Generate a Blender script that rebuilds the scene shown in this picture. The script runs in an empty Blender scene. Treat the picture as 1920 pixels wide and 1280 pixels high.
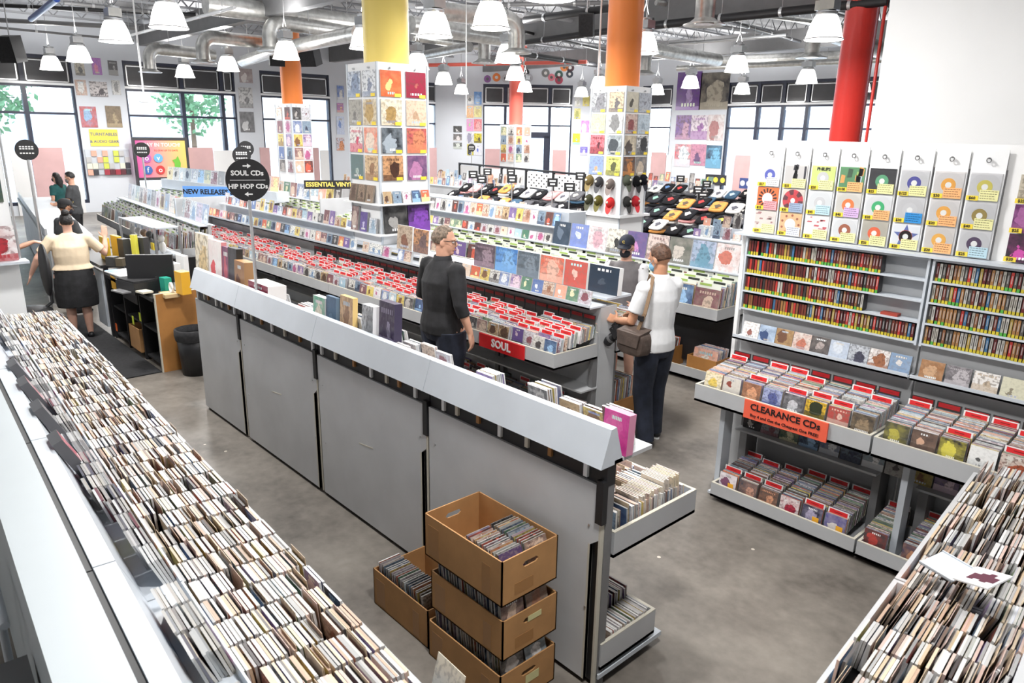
import bpy, bmesh, math, random
import numpy as np
from mathutils import Vector, Matrix

random.seed(7)
RNG = np.random.default_rng(7)
scene = bpy.context.scene
COL = scene.collection

# ------------------------------------------------------------------ camera
F_PX, HORIZON_Y, ROLL_SLOPE, CAM_H, YAW = 1370.0, 250.0, 0.018, 2.68, math.radians(47.3)
_pitch = math.atan((640 - HORIZON_Y) / F_PX)
_roll = math.atan(ROLL_SLOPE)


def _rz(v):
    c, s = math.cos(YAW), math.sin(YAW)
    return Vector((c * v[0] - s * v[1], s * v[0] + c * v[1], v[2]))


_fw = Vector((0, math.cos(_pitch), -math.sin(_pitch)))
_up = Vector((0, math.sin(_pitch), math.cos(_pitch)))
_rt = Vector((1, 0, 0))
_c, _s = math.cos(_roll), math.sin(_roll)
CR, CU, CF = _rz(_c * _rt + _s * _up), _rz(-_s * _rt + _c * _up), _rz(_fw)
cam_data = bpy.data.cameras.new('camera')
cam_data.sensor_width = 36.0
cam_data.lens = F_PX / 1920 * 36.0
cam_data.clip_start, cam_data.clip_end = 0.05, 300
cam_data.dof.use_dof = True
cam_data.dof.focus_distance = 6.6
cam_data.dof.aperture_fstop = 5.6
cam = bpy.data.objects.new('camera', cam_data)
COL.objects.link(cam)
_m = Matrix.Identity(4)
for i in range(3):
    _m[i][0], _m[i][1], _m[i][2] = CR[i], CU[i], -CF[i]
_m[2][3] = CAM_H
cam.matrix_world = _m
scene.camera = cam


def ray(px, py):
    return CR * ((px - 960) / F_PX) - CU * ((py - 640) / F_PX) + CF


def atz(px, py, z):
    d = ray(px, py)
    t = (z - CAM_H) / d.z
    return Vector((d.x * t, d.y * t, z))


def aty(px, py, y):
    d = ray(px, py)
    t = y / d.y
    return Vector((d.x * t, y, CAM_H + d.z * t))


def atx(px, py, x):
    d = ray(px, py)
    t = x / d.x
    return Vector((x, d.y * t, CAM_H + d.z * t))


# ------------------------------------------------------------------ world, exposure
world = bpy.data.worlds.new('world')
scene.world = world
world.use_nodes = True
wn = world.node_tree
bg = wn.nodes['Background']
bg.inputs['Color'].default_value = (0.80, 0.89, 1.0, 1)
bg.inputs['Strength'].default_value = 8.0
scene.view_settings.view_transform = 'Standard'
scene.view_settings.look = 'None'
scene.view_settings.gamma = 1.0
scene.view_settings.exposure = 0.2
scene.view_settings.use_curve_mapping = False
scene.cycles.use_denoising = True
scene.cycles.max_bounces = 6
scene.cycles.diffuse_bounces = 3
scene.cycles.glossy_bounces = 3
scene.cycles.transmission_bounces = 4
scene.cycles.transparent_max_bounces = 10
scene.cycles.caustics_reflective = False
scene.cycles.caustics_refractive = False
scene.cycles.sample_clamp_indirect = 6.0
LAMP_W = 105.0        # watts of every pendant lamp
LAMP_COL = (1.0, 0.985, 0.96)

# ------------------------------------------------------------------ materials
MATS = {}


def _bsdf(m):
    return m.node_tree.nodes['Principled BSDF']


def mat(name, col, rough=0.5, metal=0.0, var=0.0, scale=8.0, bump=0.0, spec=0.5):
    if name in MATS:
        return MATS[name]
    m = bpy.data.materials.new(name)
    m.use_nodes = True
    b = _bsdf(m)
    b.inputs['Base Color'].default_value = (*col, 1)
    b.inputs['Roughness'].default_value = rough
    b.inputs['Metallic'].default_value = metal
    b.inputs['Specular IOR Level'].default_value = spec
    nt = m.node_tree
    if var or bump:
        tc = nt.nodes.new('ShaderNodeTexCoord')
        nz = nt.nodes.new('ShaderNodeTexNoise')
        nz.inputs['Scale'].default_value = scale
        nz.inputs['Detail'].default_value = 4
        nt.links.new(tc.outputs['Object'], nz.inputs['Vector'])
        if var:
            cr = nt.nodes.new('ShaderNodeValToRGB')
            cr.color_ramp.elements[0].position = 0.35
            cr.color_ramp.elements[1].position = 0.65
            cr.color_ramp.elements[0].color = (*[c * (1 - var) for c in col], 1)
            cr.color_ramp.elements[1].color = (*[min(1, c * (1 + var)) for c in col], 1)
            nt.links.new(nz.outputs['Fac'], cr.inputs['Fac'])
            nt.links.new(cr.outputs['Color'], b.inputs['Base Color'])
        if bump:
            bp = nt.nodes.new('ShaderNodeBump')
            bp.inputs['Strength'].default_value = bump
            bp.inputs['Distance'].default_value = 0.02
            nt.links.new(nz.outputs['Fac'], bp.inputs['Height'])
            nt.links.new(bp.outputs['Normal'], b.inputs['Normal'])
    MATS[name] = m
    return m


def emis(name, col, strength):
    m = bpy.data.materials.new(name)
    m.use_nodes = True
    b = _bsdf(m)
    b.inputs['Base Color'].default_value = (*col, 1)
    b.inputs['Emission Color'].default_value = (*col, 1)
    b.inputs['Emission Strength'].default_value = strength
    MATS[name] = m
    return m


def attr_mat(name, rough=0.45, spec=0.5):
    m = bpy.data.materials.new(name)
    m.use_nodes = True
    nt = m.node_tree
    a = nt.nodes.new('ShaderNodeAttribute')
    a.attribute_name = 'Col'
    b = _bsdf(m)
    b.inputs['Roughness'].default_value = rough
    b.inputs['Specular IOR Level'].default_value = spec
    nt.links.new(a.outputs['Color'], b.inputs['Base Color'])
    MATS[name] = m
    return m


def cover_mat(name, rough=0.3):
    """printed sleeve: colours Col and Col2 on the face; the UV's whole part picks the layout."""
    m = bpy.data.materials.new(name)
    m.use_nodes = True
    nt = m.node_tree
    N, L = nt.nodes, nt.links

    def math_(op, a, b=None, c=None):
        n = N.new('ShaderNodeMath')
        n.operation = op
        for i, v in enumerate((a, b, c)):
            if v is None:
                continue
            if isinstance(v, (int, float)):
                n.inputs[i].default_value = v
            else:
                L.new(v, n.inputs[i])
        return n.outputs[0]

    def mix(f, a, b):
        n = N.new('ShaderNodeMix')
        n.data_type = 'RGBA'
        for s, v in ((n.inputs[0], f), (n.inputs[6], a), (n.inputs[7], b)):
            if isinstance(v, tuple):
                s.default_value = v
            elif isinstance(v, (int, float)):
                s.default_value = v
            else:
                L.new(v, s)
        return n.outputs[2]

    uv = N.new('ShaderNodeUVMap')
    uv.uv_map = 'UVMap'
    sp = N.new('ShaderNodeSeparateXYZ')
    L.new(uv.outputs[0], sp.inputs[0])
    fx, fy = math_('FRACT', sp.outputs[0]), math_('FRACT', sp.outputs[1])
    fl = N.new('ShaderNodeVectorMath')
    fl.operation = 'FLOOR'
    L.new(uv.outputs[0], fl.inputs[0])
    wn_ = N.new('ShaderNodeTexWhiteNoise')
    wn_.noise_dimensions = '2D'
    L.new(fl.outputs[0], wn_.inputs['Vector'])
    sc = N.new('ShaderNodeSeparateColor')
    L.new(wn_.outputs['Color'], sc.inputs[0])
    r1, r2, r3 = sc.outputs[0], sc.outputs[1], sc.outputs[2]
    c1 = N.new('ShaderNodeAttribute')
    c1.attribute_name = 'Col'
    c2 = N.new('ShaderNodeAttribute')
    c2.attribute_name = 'Col2'
    nz = N.new('ShaderNodeTexNoise')
    nz.inputs['Scale'].default_value = 3.3
    nz.inputs['Detail'].default_value = 5
    L.new(uv.outputs[0], nz.inputs['Vector'])
    # central figure: ellipse with a ragged edge, placed and sized by the random numbers
    dx = math_('SUBTRACT', fx, math_('MULTIPLY_ADD', r1, 0.3, 0.35))
    dy = math_('SUBTRACT', fy, math_('MULTIPLY_ADD', r2, 0.25, 0.32))
    dist = math_('SQRT', math_('ADD', math_('MULTIPLY', dx, dx), math_('MULTIPLY', math_('MULTIPLY', dy, dy), 0.6)))
    dist = math_('ADD', dist, math_('MULTIPLY_ADD', nz.outputs['Fac'], 0.5, -0.25))
    fig = math_('LESS_THAN', dist, math_('MULTIPLY_ADD', r3, 0.22, 0.10))
    mott = N.new('ShaderNodeMapRange')
    mott.inputs[1].default_value, mott.inputs[2].default_value = 0.35, 0.75
    L.new(nz.outputs['Fac'], mott.inputs[0])
    base = mix(math_('MULTIPLY', mott.outputs[0], math_('MULTIPLY', r3, 0.8)), c1.outputs['Color'], c2.outputs['Color'])
    base = mix(fig, base, c2.outputs['Color'])
    # smaller ragged shapes, like the tones of a photograph
    nd = N.new('ShaderNodeTexNoise')
    nd.inputs['Scale'].default_value = 7.5
    nd.inputs['Detail'].default_value = 4
    L.new(uv.outputs[0], nd.inputs['Vector'])
    md = N.new('ShaderNodeMapRange')
    md.inputs[1].default_value, md.inputs[2].default_value = 0.50, 0.58
    L.new(nd.outputs['Fac'], md.inputs[0])
    dk = mix(0.7, c2.outputs['Color'], (0.02, 0.018, 0.02, 1))
    base = mix(math_('MULTIPLY', md.outputs[0], math_('MULTIPLY_ADD', r1, 0.7, 0.05)), base, dk)
    # a plain lower or upper field on some
    fld = math_('MULTIPLY', math_('LESS_THAN', math_('ADD', fy, math_('MULTIPLY', nz.outputs['Fac'], 0.12)), math_('MULTIPLY_ADD', r2, 0.35, 0.12)), math_('GREATER_THAN', r1, 0.55))
    base = mix(math_('MULTIPLY', fld, 0.7), base, c2.outputs['Color'])
    # title: a row of letter-like ticks near the top or the foot
    ty = math_('MULTIPLY_ADD', math_('GREATER_THAN', r2, 0.45), 0.70, 0.10)
    band = math_('LESS_THAN', math_('ABSOLUTE', math_('SUBTRACT', fy, math_('ADD', ty, 0.04))), 0.045)
    inn = math_('LESS_THAN', math_('ABSOLUTE', math_('SUBTRACT', fx, 0.5)), math_('MULTIPLY_ADD', r1, 0.25, 0.15))
    tick = math_('LESS_THAN', math_('FRACT', math_('MULTIPLY', fx, math_('MULTIPLY_ADD', r3, 8, 7))), 0.62)
    tit = math_('MULTIPLY', math_('MULTIPLY', band, inn), tick)
    inv = N.new('ShaderNodeInvert')
    L.new(c1.outputs['Color'], inv.inputs['Color'])
    tcol = mix(math_('GREATER_THAN', r1, 0.6), inv.outputs[0], c2.outputs['Color'])
    fin = mix(math_('MULTIPLY', tit, 0.85), base, tcol)
    b = _bsdf(m)
    b.inputs['Roughness'].default_value = rough
    L.new(fin, b.inputs['Base Color'])
    MATS[name] = m
    return m


def glass_mat(name, tint=(0.93, 0.97, 1.0), refl=0.10, rough=0.02, fresnel=True):
    m = bpy.data.materials.new(name)
    m.use_nodes = True
    nt = m.node_tree
    N, L = nt.nodes, nt.links
    N.remove(_bsdf(m))
    tr = N.new('ShaderNodeBsdfTransparent')
    tr.inputs[0].default_value = (*tint, 1)
    gl = N.new('ShaderNodeBsdfGlossy')
    gl.inputs['Roughness'].default_value = rough
    fr = N.new('ShaderNodeFresnel')
    fr.inputs[0].default_value = 1.3
    ad = N.new('ShaderNodeMath')
    ad.operation = 'ADD'
    ad.inputs[1].default_value = refl
    if fresnel:
        L.new(fr.outputs[0], ad.inputs[0])
    else:
        ad.inputs[0].default_value = 0.02
    mx = N.new('ShaderNodeMixShader')
    L.new(ad.outputs[0], mx.inputs[0])
    L.new(tr.outputs[0], mx.inputs[1])
    L.new(gl.outputs[0], mx.inputs[2])
    L.new(mx.outputs[0], N['Material Output'].inputs[0])
    MATS[name] = m
    return m


def floor_mat():
    m = bpy.data.materials.new('concrete')
    m.use_nodes = True
    nt = m.node_tree
    N, L = nt.nodes, nt.links
    tc = N.new('ShaderNodeTexCoord')
    n1 = N.new('ShaderNodeTexNoise')
    n1.inputs['Scale'].default_value = 1.1
    n1.inputs['Detail'].default_value = 8
    n1.inputs['Roughness'].default_value = 0.62
    n2 = N.new('ShaderNodeTexNoise')
    n2.inputs['Scale'].default_value = 14
    n2.inputs['Detail'].default_value = 6
    n3 = N.new('ShaderNodeTexVoronoi')
    n3.inputs['Scale'].default_value = 3.4
    for n in (n1, n2, n3):
        L.new(tc.outputs['Object'], n.inputs['Vector'])
    cr = N.new('ShaderNodeValToRGB')
    e = cr.color_ramp.elements
    e[0].position, e[0].color = 0.30, (0.060, 0.052, 0.044, 1)
    e[1].position, e[1].color = 0.68, (0.26, 0.235, 0.205, 1)
    k = cr.color_ramp.elements.new(0.46)
    k.color = (0.155, 0.138, 0.12, 1)
    ad = N.new('ShaderNodeMath')
    ad.operation = 'MULTIPLY_ADD'
    ad.inputs[1].default_value = 0.22
    L.new(n2.outputs['Fac'], ad.inputs[0])
    sb = N.new('ShaderNodeMath')
    sb.operation = 'MULTIPLY_ADD'
    sb.inputs[1].default_value, sb.inputs[2].default_value = 0.9, -0.06
    L.new(n1.outputs['Fac'], sb.inputs[0])
    L.new(sb.outputs[0], ad.inputs[2])
    L.new(ad.outputs[0], cr.inputs['Fac'])
    # small pale paint flecks
    lt = N.new('ShaderNodeMath')
    lt.operation = 'LESS_THAN'
    lt.inputs[1].default_value = 0.045
    L.new(n3.outputs['Distance'], lt.inputs[0])
    mx = N.new('ShaderNodeMix')
    mx.data_type = 'RGBA'
    L.new(lt.outputs[0], mx.inputs[0])
    L.new(cr.outputs[0], mx.inputs[6])
    mx.inputs[7].default_value = (0.55, 0.50, 0.43, 1)
    b = _bsdf(m)
    L.new(mx.outputs[2], b.inputs['Base Color'])
    b.inputs['Roughness'].default_value = 0.42
    MATS['concrete'] = m


floor_mat()
attr_mat('paint', 0.45)
attr_mat('cloth', 0.9, 0.1)
cover_mat('cover', 0.28)
glass_mat('window_glass')
glass_mat('plexi', (0.985, 0.988, 0.99), 0.02, 0.06, False)
mat('grey', (0.46, 0.47, 0.485), 0.42, 0, 0.05, 3)
mat('grey_dark', (0.17, 0.17, 0.175), 0.45, 0, 0.06, 4)
mat('grey_light', (0.54, 0.58, 0.63), 0.35, 0, 0.05, 2.5)
mat('panel_grey', (0.55, 0.56, 0.575), 0.42, 0, 0.05, 3)
mat('half_wall', (0.50, 0.55, 0.58), 0.4, 0, 0.02, 2)
mat('edge_cream', (0.55, 0.52, 0.44), 0.5)
mat('black', (0.012, 0.012, 0.014), 0.45)
mat('black_matte', (0.018, 0.018, 0.02), 0.9, 0, 0.25, 30)
mat('white', (0.80, 0.80, 0.80), 0.5, 0, 0.015, 2)
mat('white_gloss', (0.82, 0.83, 0.84), 0.25)
mat('wall_paint', (0.66, 0.69, 0.74), 0.7, 0, 0.02, 1)
mat('frame_dark', (0.02, 0.025, 0.05), 0.4)
mat('header_dark', (0.05, 0.05, 0.055), 0.35, 0, 0.2, 1.2)
mat('pink', (0.62, 0.40, 0.40), 0.75, 0, 0.05, 2)
mat('steel', (0.62, 0.63, 0.64), 0.3, 0.9, 0.06, 6)
mat('galvanised', (0.60, 0.60, 0.58), 0.34, 0.85, 0.14, 9)
mat('ceiling_deck', (0.46, 0.47, 0.49), 0.7, 0, 0.12, 1.5)
mat('joist', (0.30, 0.31, 0.33), 0.6)
mat('cardboard', (0.42, 0.22, 0.085), 0.75, 0, 0.07, 9)
mat('tape', (0.34, 0.165, 0.055), 0.35)
mat('yellow_paint', (0.95, 0.74, 0.20), 0.35)
mat('orange_paint', (0.95, 0.27, 0.06), 0.35)
mat('red_paint', (0.72, 0.045, 0.035), 0.3)
mat('coral_paint', (0.86, 0.16, 0.12), 0.4)
mat('red', (0.62, 0.016, 0.02), 0.4)
mat('yellow', (0.82, 0.62, 0.05), 0.5)
mat('blue_sign', (0.12, 0.30, 0.68), 0.45)
mat('yellow_sign', (0.85, 0.68, 0.10), 0.5)
mat('orange_sign', (0.86, 0.13, 0.07), 0.45)
mat('chipboard', (0.38, 0.17, 0.045), 0.55, 0, 0.08, 6)
mat('text_white', (0.82, 0.82, 0.82), 0.5)
mat('text_black', (0.01, 0.01, 0.012), 0.5)
mat('text_yellow', (0.80, 0.60, 0.12), 0.5)
mat('text_blue', (0.10, 0.16, 0.26), 0.5)
mat('skin', (0.62, 0.34, 0.235), 0.5, 0, 0.05, 14)
mat('skin_fair', (0.66, 0.385, 0.29), 0.5, 0, 0.05, 14)
mat('skin_tan', (0.54, 0.27, 0.16), 0.5, 0, 0.06, 14)
mat('skin_brown', (0.40, 0.20, 0.115), 0.5, 0, 0.05, 14)
mat('hair_grey', (0.17, 0.125, 0.09), 0.6, 0, 0.45, 40, 0.6)
mat('hair_brown', (0.085, 0.04, 0.022), 0.6, 0, 0.4, 40, 0.6)
mat('hair_black', (0.012, 0.01, 0.01), 0.5, 0, 0.4, 40, 0.6)
mat('cloth_black', (0.012, 0.012, 0.014), 0.85, 0, 0.35, 12, 0.25)
mat('cloth_navy', (0.012, 0.016, 0.03), 0.85, 0, 0.3, 12, 0.25)
mat('cloth_white', (0.74, 0.745, 0.76), 0.85, 0, 0.03, 10, 0.25)
mat('cloth_cream', (0.74, 0.60, 0.43), 0.9, 0, 0.04, 10, 0.25)
mat('cloth_charcoal', (0.05, 0.052, 0.056), 0.9, 0, 0.15, 12, 0.25)
mat('cloth_slate', (0.16, 0.15, 0.155), 0.9, 0, 0.12, 12, 0.25)
mat('cloth_teal', (0.015, 0.09, 0.09), 0.9, 0, 0.15, 12, 0.25)
mat('mask_blue', (0.20, 0.43, 0.62), 0.8)
mat('mask_black', (0.012, 0.013, 0.02), 0.8)
mat('bag_brown', (0.075, 0.052, 0.042), 0.7, 0, 0.2, 14, 0.4)
mat('strap_brown', (0.20, 0.125, 0.07), 0.7)
mat('leaf', (0.12, 0.26, 0.13), 0.6, 0, 0.4, 2)
mat('bark', (0.12, 0.08, 0.05), 0.9)
mat('facade', (0.62, 0.62, 0.63), 0.8, 0, 0.05, 0.5)
mat('facade_glass', (0.42, 0.48, 0.56), 0.3)
mat('pavement', (0.50, 0.49, 0.47), 0.8, 0, 0.05, 1)
emis('lamp_glow', (1.0, 0.98, 0.95), 9.0)

# ------------------------------------------------------------------ object helpers
PM = {}
IDN = Matrix.Identity(4)


def tag(o, label=None, cat=None, group=None, kind=None):
    for k, v in (('label', label), ('category', cat), ('group', group), ('kind', kind)):
        if v:
            o[k] = v
    return o


def thing(name, loc, label, cat, group=None, kind=None, rz=0.0):
    o = bpy.data.objects.new(name, None)
    o.empty_display_size = 0.1
    COL.objects.link(o)
    o.location = loc
    o.rotation_euler = (0, 0, rz)
    PM[o.name] = Matrix.Translation(Vector(loc)) @ Matrix.Rotation(rz, 4, 'Z')
    return tag(o, label, cat, group, kind)


def link(name, me, parent=None, local=False):
    o = bpy.data.objects.new(name, me)
    COL.objects.link(o)
    PM[o.name] = IDN
    if parent is not None:
        o.parent = parent
        if not local:
            o.matrix_parent_inverse = PM[parent.name].inverted()
    return o


def copy_tree(o, loc, rz=0.0, label=None, group=None, parent=None):
    c = o.copy()
    COL.objects.link(c)
    if parent is None:
        c.location = loc
        c.rotation_euler = (0, 0, rz)
    else:
        c.parent = parent
    if label:
        c['label'] = label
    if group:
        c['group'] = group
    for ch in o.children:
        copy_tree(ch, None, parent=c)
    return c


def V3(*a):
    return Vector(a)


class MB:
    """collects polygons; per-face material slot, two colours and UVs"""

    def __init__(s):
        s.v, s.f, s.m, s.c, s.c2, s.uv, s.sm = [], [], [], [], [], [], []

    def face(s, pts, m=0, c=(1, 1, 1), c2=(0, 0, 0), uv=None, smooth=False):
        i = len(s.v)
        s.v.extend([tuple(p) for p in pts])
        s.f.append(tuple(range(i, i + len(pts))))
        s.m.append(m); s.c.append(c); s.c2.append(c2); s.sm.append(smooth)
        s.uv.append(uv or [(0, 0)] * len(pts))

    def mesh_(s, vs, fs, m=0, c=(1, 1, 1), smooth=False, c2=(0, 0, 0)):
        i = len(s.v)
        s.v.extend([tuple(p) for p in vs])
        for f in fs:
            s.f.append(tuple(i + k for k in f))
            s.m.append(m); s.c.append(c); s.c2.append(c2); s.sm.append(smooth)
            s.uv.append([(0, 0)] * len(f))

    def box(s, a, b, m=0, c=(1, 1, 1), M=None):
        x0, y0, z0 = a
        x1, y1, z1 = b
        vs = [Vector(p) for p in ((x0, y0, z0), (x1, y0, z0), (x1, y1, z0), (x0, y1, z0), (x0, y0, z1), (x1, y0, z1), (x1, y1, z1), (x0, y1, z1))]
        if M is not None:
            vs = [M @ p for p in vs]
        s.mesh_(vs, [(0, 3, 2, 1), (4, 5, 6, 7), (0, 1, 5, 4), (1, 2, 6, 5), (2, 3, 7, 6), (3, 0, 4, 7)], m, c)

    def prism(s, poly, axis, a, b, m=0, c=(1, 1, 1)):
        """poly: 2-D points in the plane across axis ('x': (y,z); 'y': (x,z); 'z': (x,y)), swept from a to b"""
        def P(p, t):
            return {'x': (t, p[0], p[1]), 'y': (p[0], t, p[1]), 'z': (p[0], p[1], t)}[axis]
        n = len(poly)
        vs = [P(p, a) for p in poly] + [P(p, b) for p in poly]
        fs = [tuple(range(n))[::-1], tuple(range(n, 2 * n))] + [(i, (i + 1) % n, n + (i + 1) % n, n + i) for i in range(n)]
        s.mesh_(vs, fs, m, c)

    def tube(s, pts, r, n=10, m=0, c=(1, 1, 1), caps=True, smooth=True):
        pts = [Vector(p) for p in pts]
        rs = r if isinstance(r, (list, tuple)) else [r] * len(pts)
        vs, fs = [], []
        prev = None
        for i, p in enumerate(pts):
            t = (pts[min(i + 1, len(pts) - 1)] - pts[max(i - 1, 0)]).normalized()
            if prev is None:
                a = Vector((0, 0, 1)) if abs(t.z) < 0.9 else Vector((1, 0, 0))
                u = t.cross(a).normalized()
            else:
                u = (prev - t * prev.dot(t)).normalized()
            prev = u
            w = t.cross(u)
            for k in range(n):
                g = 2 * math.pi * k / n
                vs.append(p + u * (rs[i] * math.cos(g)) + w * (rs[i] * math.sin(g)))
        for i in range(len(pts) - 1):
            for k in range(n):
                k2 = (k + 1) % n
                fs.append((i * n + k, i * n + k2, (i + 1) * n + k2, (i + 1) * n + k))
        s.mesh_(vs, fs, m, c, smooth)
        if caps:
            s.mesh_(vs[:n], [tuple(range(n))[::-1]], m, c)
            s.mesh_(vs[-n:], [tuple(range(n))], m, c)

    def lathe(s, prof, n=24, m=0, c=(1, 1, 1), o=(0, 0, 0), smooth=True):
        vs, fs = [], []
        for (r, z) in prof:
            for k in range(n):
                g = 2 * math.pi * k / n
                vs.append((o[0] + r * math.cos(g), o[1] + r * math.sin(g), o[2] + z))
        for i in range(len(prof) - 1):
            for k in range(n):
                k2 = (k + 1) % n
                fs.append((i * n + k, i * n + k2, (i + 1) * n + k2, (i + 1) * n + k))
        s.mesh_(vs, fs, m, c, smooth)

    def ball(s, c0, r, nu=12, nv=8, m=0, c=(1, 1, 1)):
        rr = r if isinstance(r, (tuple, list)) else (r, r, r)
        vs, fs = [], []
        for i in range(nv + 1):
            ph = math.pi * i / nv
            for k in range(nu):
                g = 2 * math.pi * k / nu
                vs.append((c0[0] + rr[0] * math.sin(ph) * math.cos(g), c0[1] + rr[1] * math.sin(ph) * math.sin(g), c0[2] - rr[2] * math.cos(ph)))
        for i in range(nv):
            for k in range(nu):
                k2 = (k + 1) % nu
                fs.append((i * nu + k, i * nu + k2, (i + 1) * nu + k2, (i + 1) * nu + k))
        s.mesh_(vs, fs, m, c, True)

    def slab(s, M, w, h, t, edge, c1, c2, seed, both=True):
        """printed slab: stands on M's origin, width along x, height along z, printed side towards -y (slot 1), edges slot 0"""
        x, y = w / 2, t / 2
        P = [M @ Vector(p) for p in ((-x, -y, 0), (x, -y, 0), (x, y, 0), (-x, y, 0), (-x, -y, h), (x, -y, h), (x, y, h), (-x, y, h))]
        for f in ((0, 3, 2, 1), (4, 5, 6, 7), (1, 2, 6, 5), (3, 0, 4, 7)):
            s.face([P[i] for i in f], 0, edge)
        a, b = seed * 1.0, (seed * 7) % 53
        e = 0.002
        uv = [(a + e, b + e), (a + 1 - e, b + e), (a + 1 - e, b + 1 - e), (a + e, b + 1 - e)]
        s.face([P[i] for i in (0, 1, 5, 4)], 1, c1, c2, uv)
        s.face([P[i] for i in (2, 3, 7, 6)], 1 if both else 0, c1 if both else edge, c2, uv)

    def data(s, name, mats):
        me = bpy.data.meshes.new(name)
        me.from_pydata(s.v, [], s.f)
        for m in mats:
            me.materials.append(MATS[m] if isinstance(m, str) else m)
        n = len(s.f)
        me.polygons.foreach_set('material_index', s.m)
        me.polygons.foreach_set('use_smooth', s.sm)
        cnt = [len(f) for f in s.f]
        if len(mats) > 1 or mats[0] in ('paint', 'cloth', 'cover'):
            for nm, src in (('Col', s.c), ('Col2', s.c2)):
                at = me.attributes.new(nm, 'FLOAT_COLOR', 'CORNER')
                arr = np.ones((sum(cnt), 4), np.float32)
                arr[:, :3] = np.repeat(np.array([q[:3] for q in src], np.float32).reshape(n, 3), cnt, axis=0)
                at.data.foreach_set('color', arr.ravel())
            ul = me.uv_layers.new(name='UVMap')
            ul.data.foreach_set('uv', np.array([q for u in s.uv for q in u], np.float32).ravel())
        me.update()
        return me

    def build(s, name, mats, parent=None, local=False):
        if not isinstance(mats, (list, tuple)):
            mats = [mats]
        return link(name, s.data(name, mats), parent, local)


def part(parent, name, mats, fn, local=False, label=None):
    b = MB()
    fn(b)
    o = b.build(name, mats, parent, local)
    if label:
        o['label'] = label
    return o


def boxo(name, a, b, m, parent=None, local=False):
    q = MB()
    q.box(a, b)
    return q.build(name, m, parent, local)


def frame(o, x, z):
    """matrix at o with x axis along x and z axis along z (y = z cross x)"""
    x, z = Vector(x).normalized(), Vector(z).normalized()
    y = z.cross(x).normalized()
    z = x.cross(y)
    M = Matrix.Identity(4)
    for i in range(3):
        M[i][0], M[i][1], M[i][2], M[i][3] = x[i], y[i], z[i], o[i]
    return M


_fc = {}


def text(txt, size, m, parent, M, bold=0.0, align='CENTER', name='lettering', local=False, shear=0.0):
    """flat letters; M: x along the line, z up the letters, facing -y"""
    key = (txt, size, m, bold, align, shear)
    if key not in _fc:
        cu = bpy.data.curves.new('lettering', 'FONT')
        cu.body = txt
        cu.size = size
        cu.align_x, cu.align_y = align, 'CENTER'
        cu.extrude = 0.0012
        cu.offset = bold * size
        cu.shear = shear
        cu.resolution_u = 2
        o = bpy.data.objects.new('tmp', cu)
        COL.objects.link(o)
        dg = bpy.context.evaluated_depsgraph_get()
        me = bpy.data.meshes.new_from_object(o.evaluated_get(dg))
        bpy.data.objects.remove(o)
        bpy.data.curves.remove(cu)
        me.transform(Matrix.Rotation(math.pi / 2, 4, 'X'))
        me.materials.clear()
        me.materials.append(MATS[m])
        _fc[key] = me
    o = link(name, _fc[key], parent, local)
    if local or parent is None:
        o.matrix_basis = M
    else:
        o.matrix_basis = M
    return o


def color_name(c):
    r, g, b = c
    mx, mn = max(c), min(c)
    if mx < 0.06:
        return 'black'
    if mx - mn < 0.12 * mx + 0.02:
        return 'white' if mx > 0.6 else ('pale grey' if mx > 0.3 else ('grey' if mx > 0.12 else 'charcoal'))
    if r >= g and r >= b:
        if g > 0.75 * r:
            return 'yellow' if b < 0.5 * r else 'cream'
        if g > 0.38 * r:
            return 'tan' if b > 0.35 * r else ('orange' if r > 0.4 else 'brown')
        if b > 0.6 * r:
            return 'magenta'
        return 'pink' if b > 0.3 * r and r > 0.5 else ('red' if r > 0.25 else 'maroon')
    if g >= b:
        return 'green' if g < 0.5 or r < 0.6 * g else 'lime'
    if r > 0.55 * b and g < 0.7 * b:
        return 'purple'
    return 'navy' if b < 0.15 else ('teal' if g > 0.85 * b else 'blue')


PAL = [((0.70, 0.68, 0.64), (0.08, 0.07, 0.07)), ((0.03, 0.03, 0.035), (0.45, 0.42, 0.40)), ((0.60, 0.10, 0.06), (0.85, 0.70, 0.35)),
       ((0.10, 0.16, 0.36), (0.70, 0.72, 0.75)), ((0.55, 0.40, 0.24), (0.12, 0.07, 0.05)), ((0.75, 0.60, 0.18), (0.20, 0.10, 0.05)),
       ((0.62, 0.62, 0.66), (0.25, 0.10, 0.12)), ((0.20, 0.08, 0.10), (0.65, 0.50, 0.40)), ((0.25, 0.33, 0.42), (0.05, 0.06, 0.10)),
       ((0.72, 0.35, 0.25), (0.80, 0.75, 0.68)), ((0.16, 0.10, 0.30), (0.70, 0.55, 0.62)), ((0.08, 0.20, 0.14), (0.72, 0.68, 0.45)),
       ((0.75, 0.72, 0.74), (0.45, 0.12, 0.25)), ((0.40, 0.55, 0.65), (0.85, 0.85, 0.85)), ((0.06, 0.05, 0.05), (0.60, 0.12, 0.08)),
       ((0.68, 0.55, 0.45), (0.35, 0.18, 0.12)), ((0.05, 0.08, 0.18), (0.35, 0.55, 0.80)), ((0.80, 0.78, 0.72), (0.20, 0.30, 0.45))]


def slab_mesh(name, w, h, t, edge, pal, seed):
    b = MB()
    b.slab(IDN, w, h, t, edge, pal[0], pal[1], seed)
    return b.data(name, ['paint', 'cover'])


def bulk_slabs(name, items, w, h, t, parent=None):
    """items: (matrix, edge, c1, c2, seed) or with own (w, h, t)"""
    b = MB()
    for it in items:
        M, e, c1, c2, sd = it[:5]
        ww, hh_, tt = it[5] if len(it) > 5 else (w, h, t)
        b.slab(M, ww, hh_, tt, e, c1, c2, sd)
    return b.build(name, ['paint', 'cover'], parent)
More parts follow.
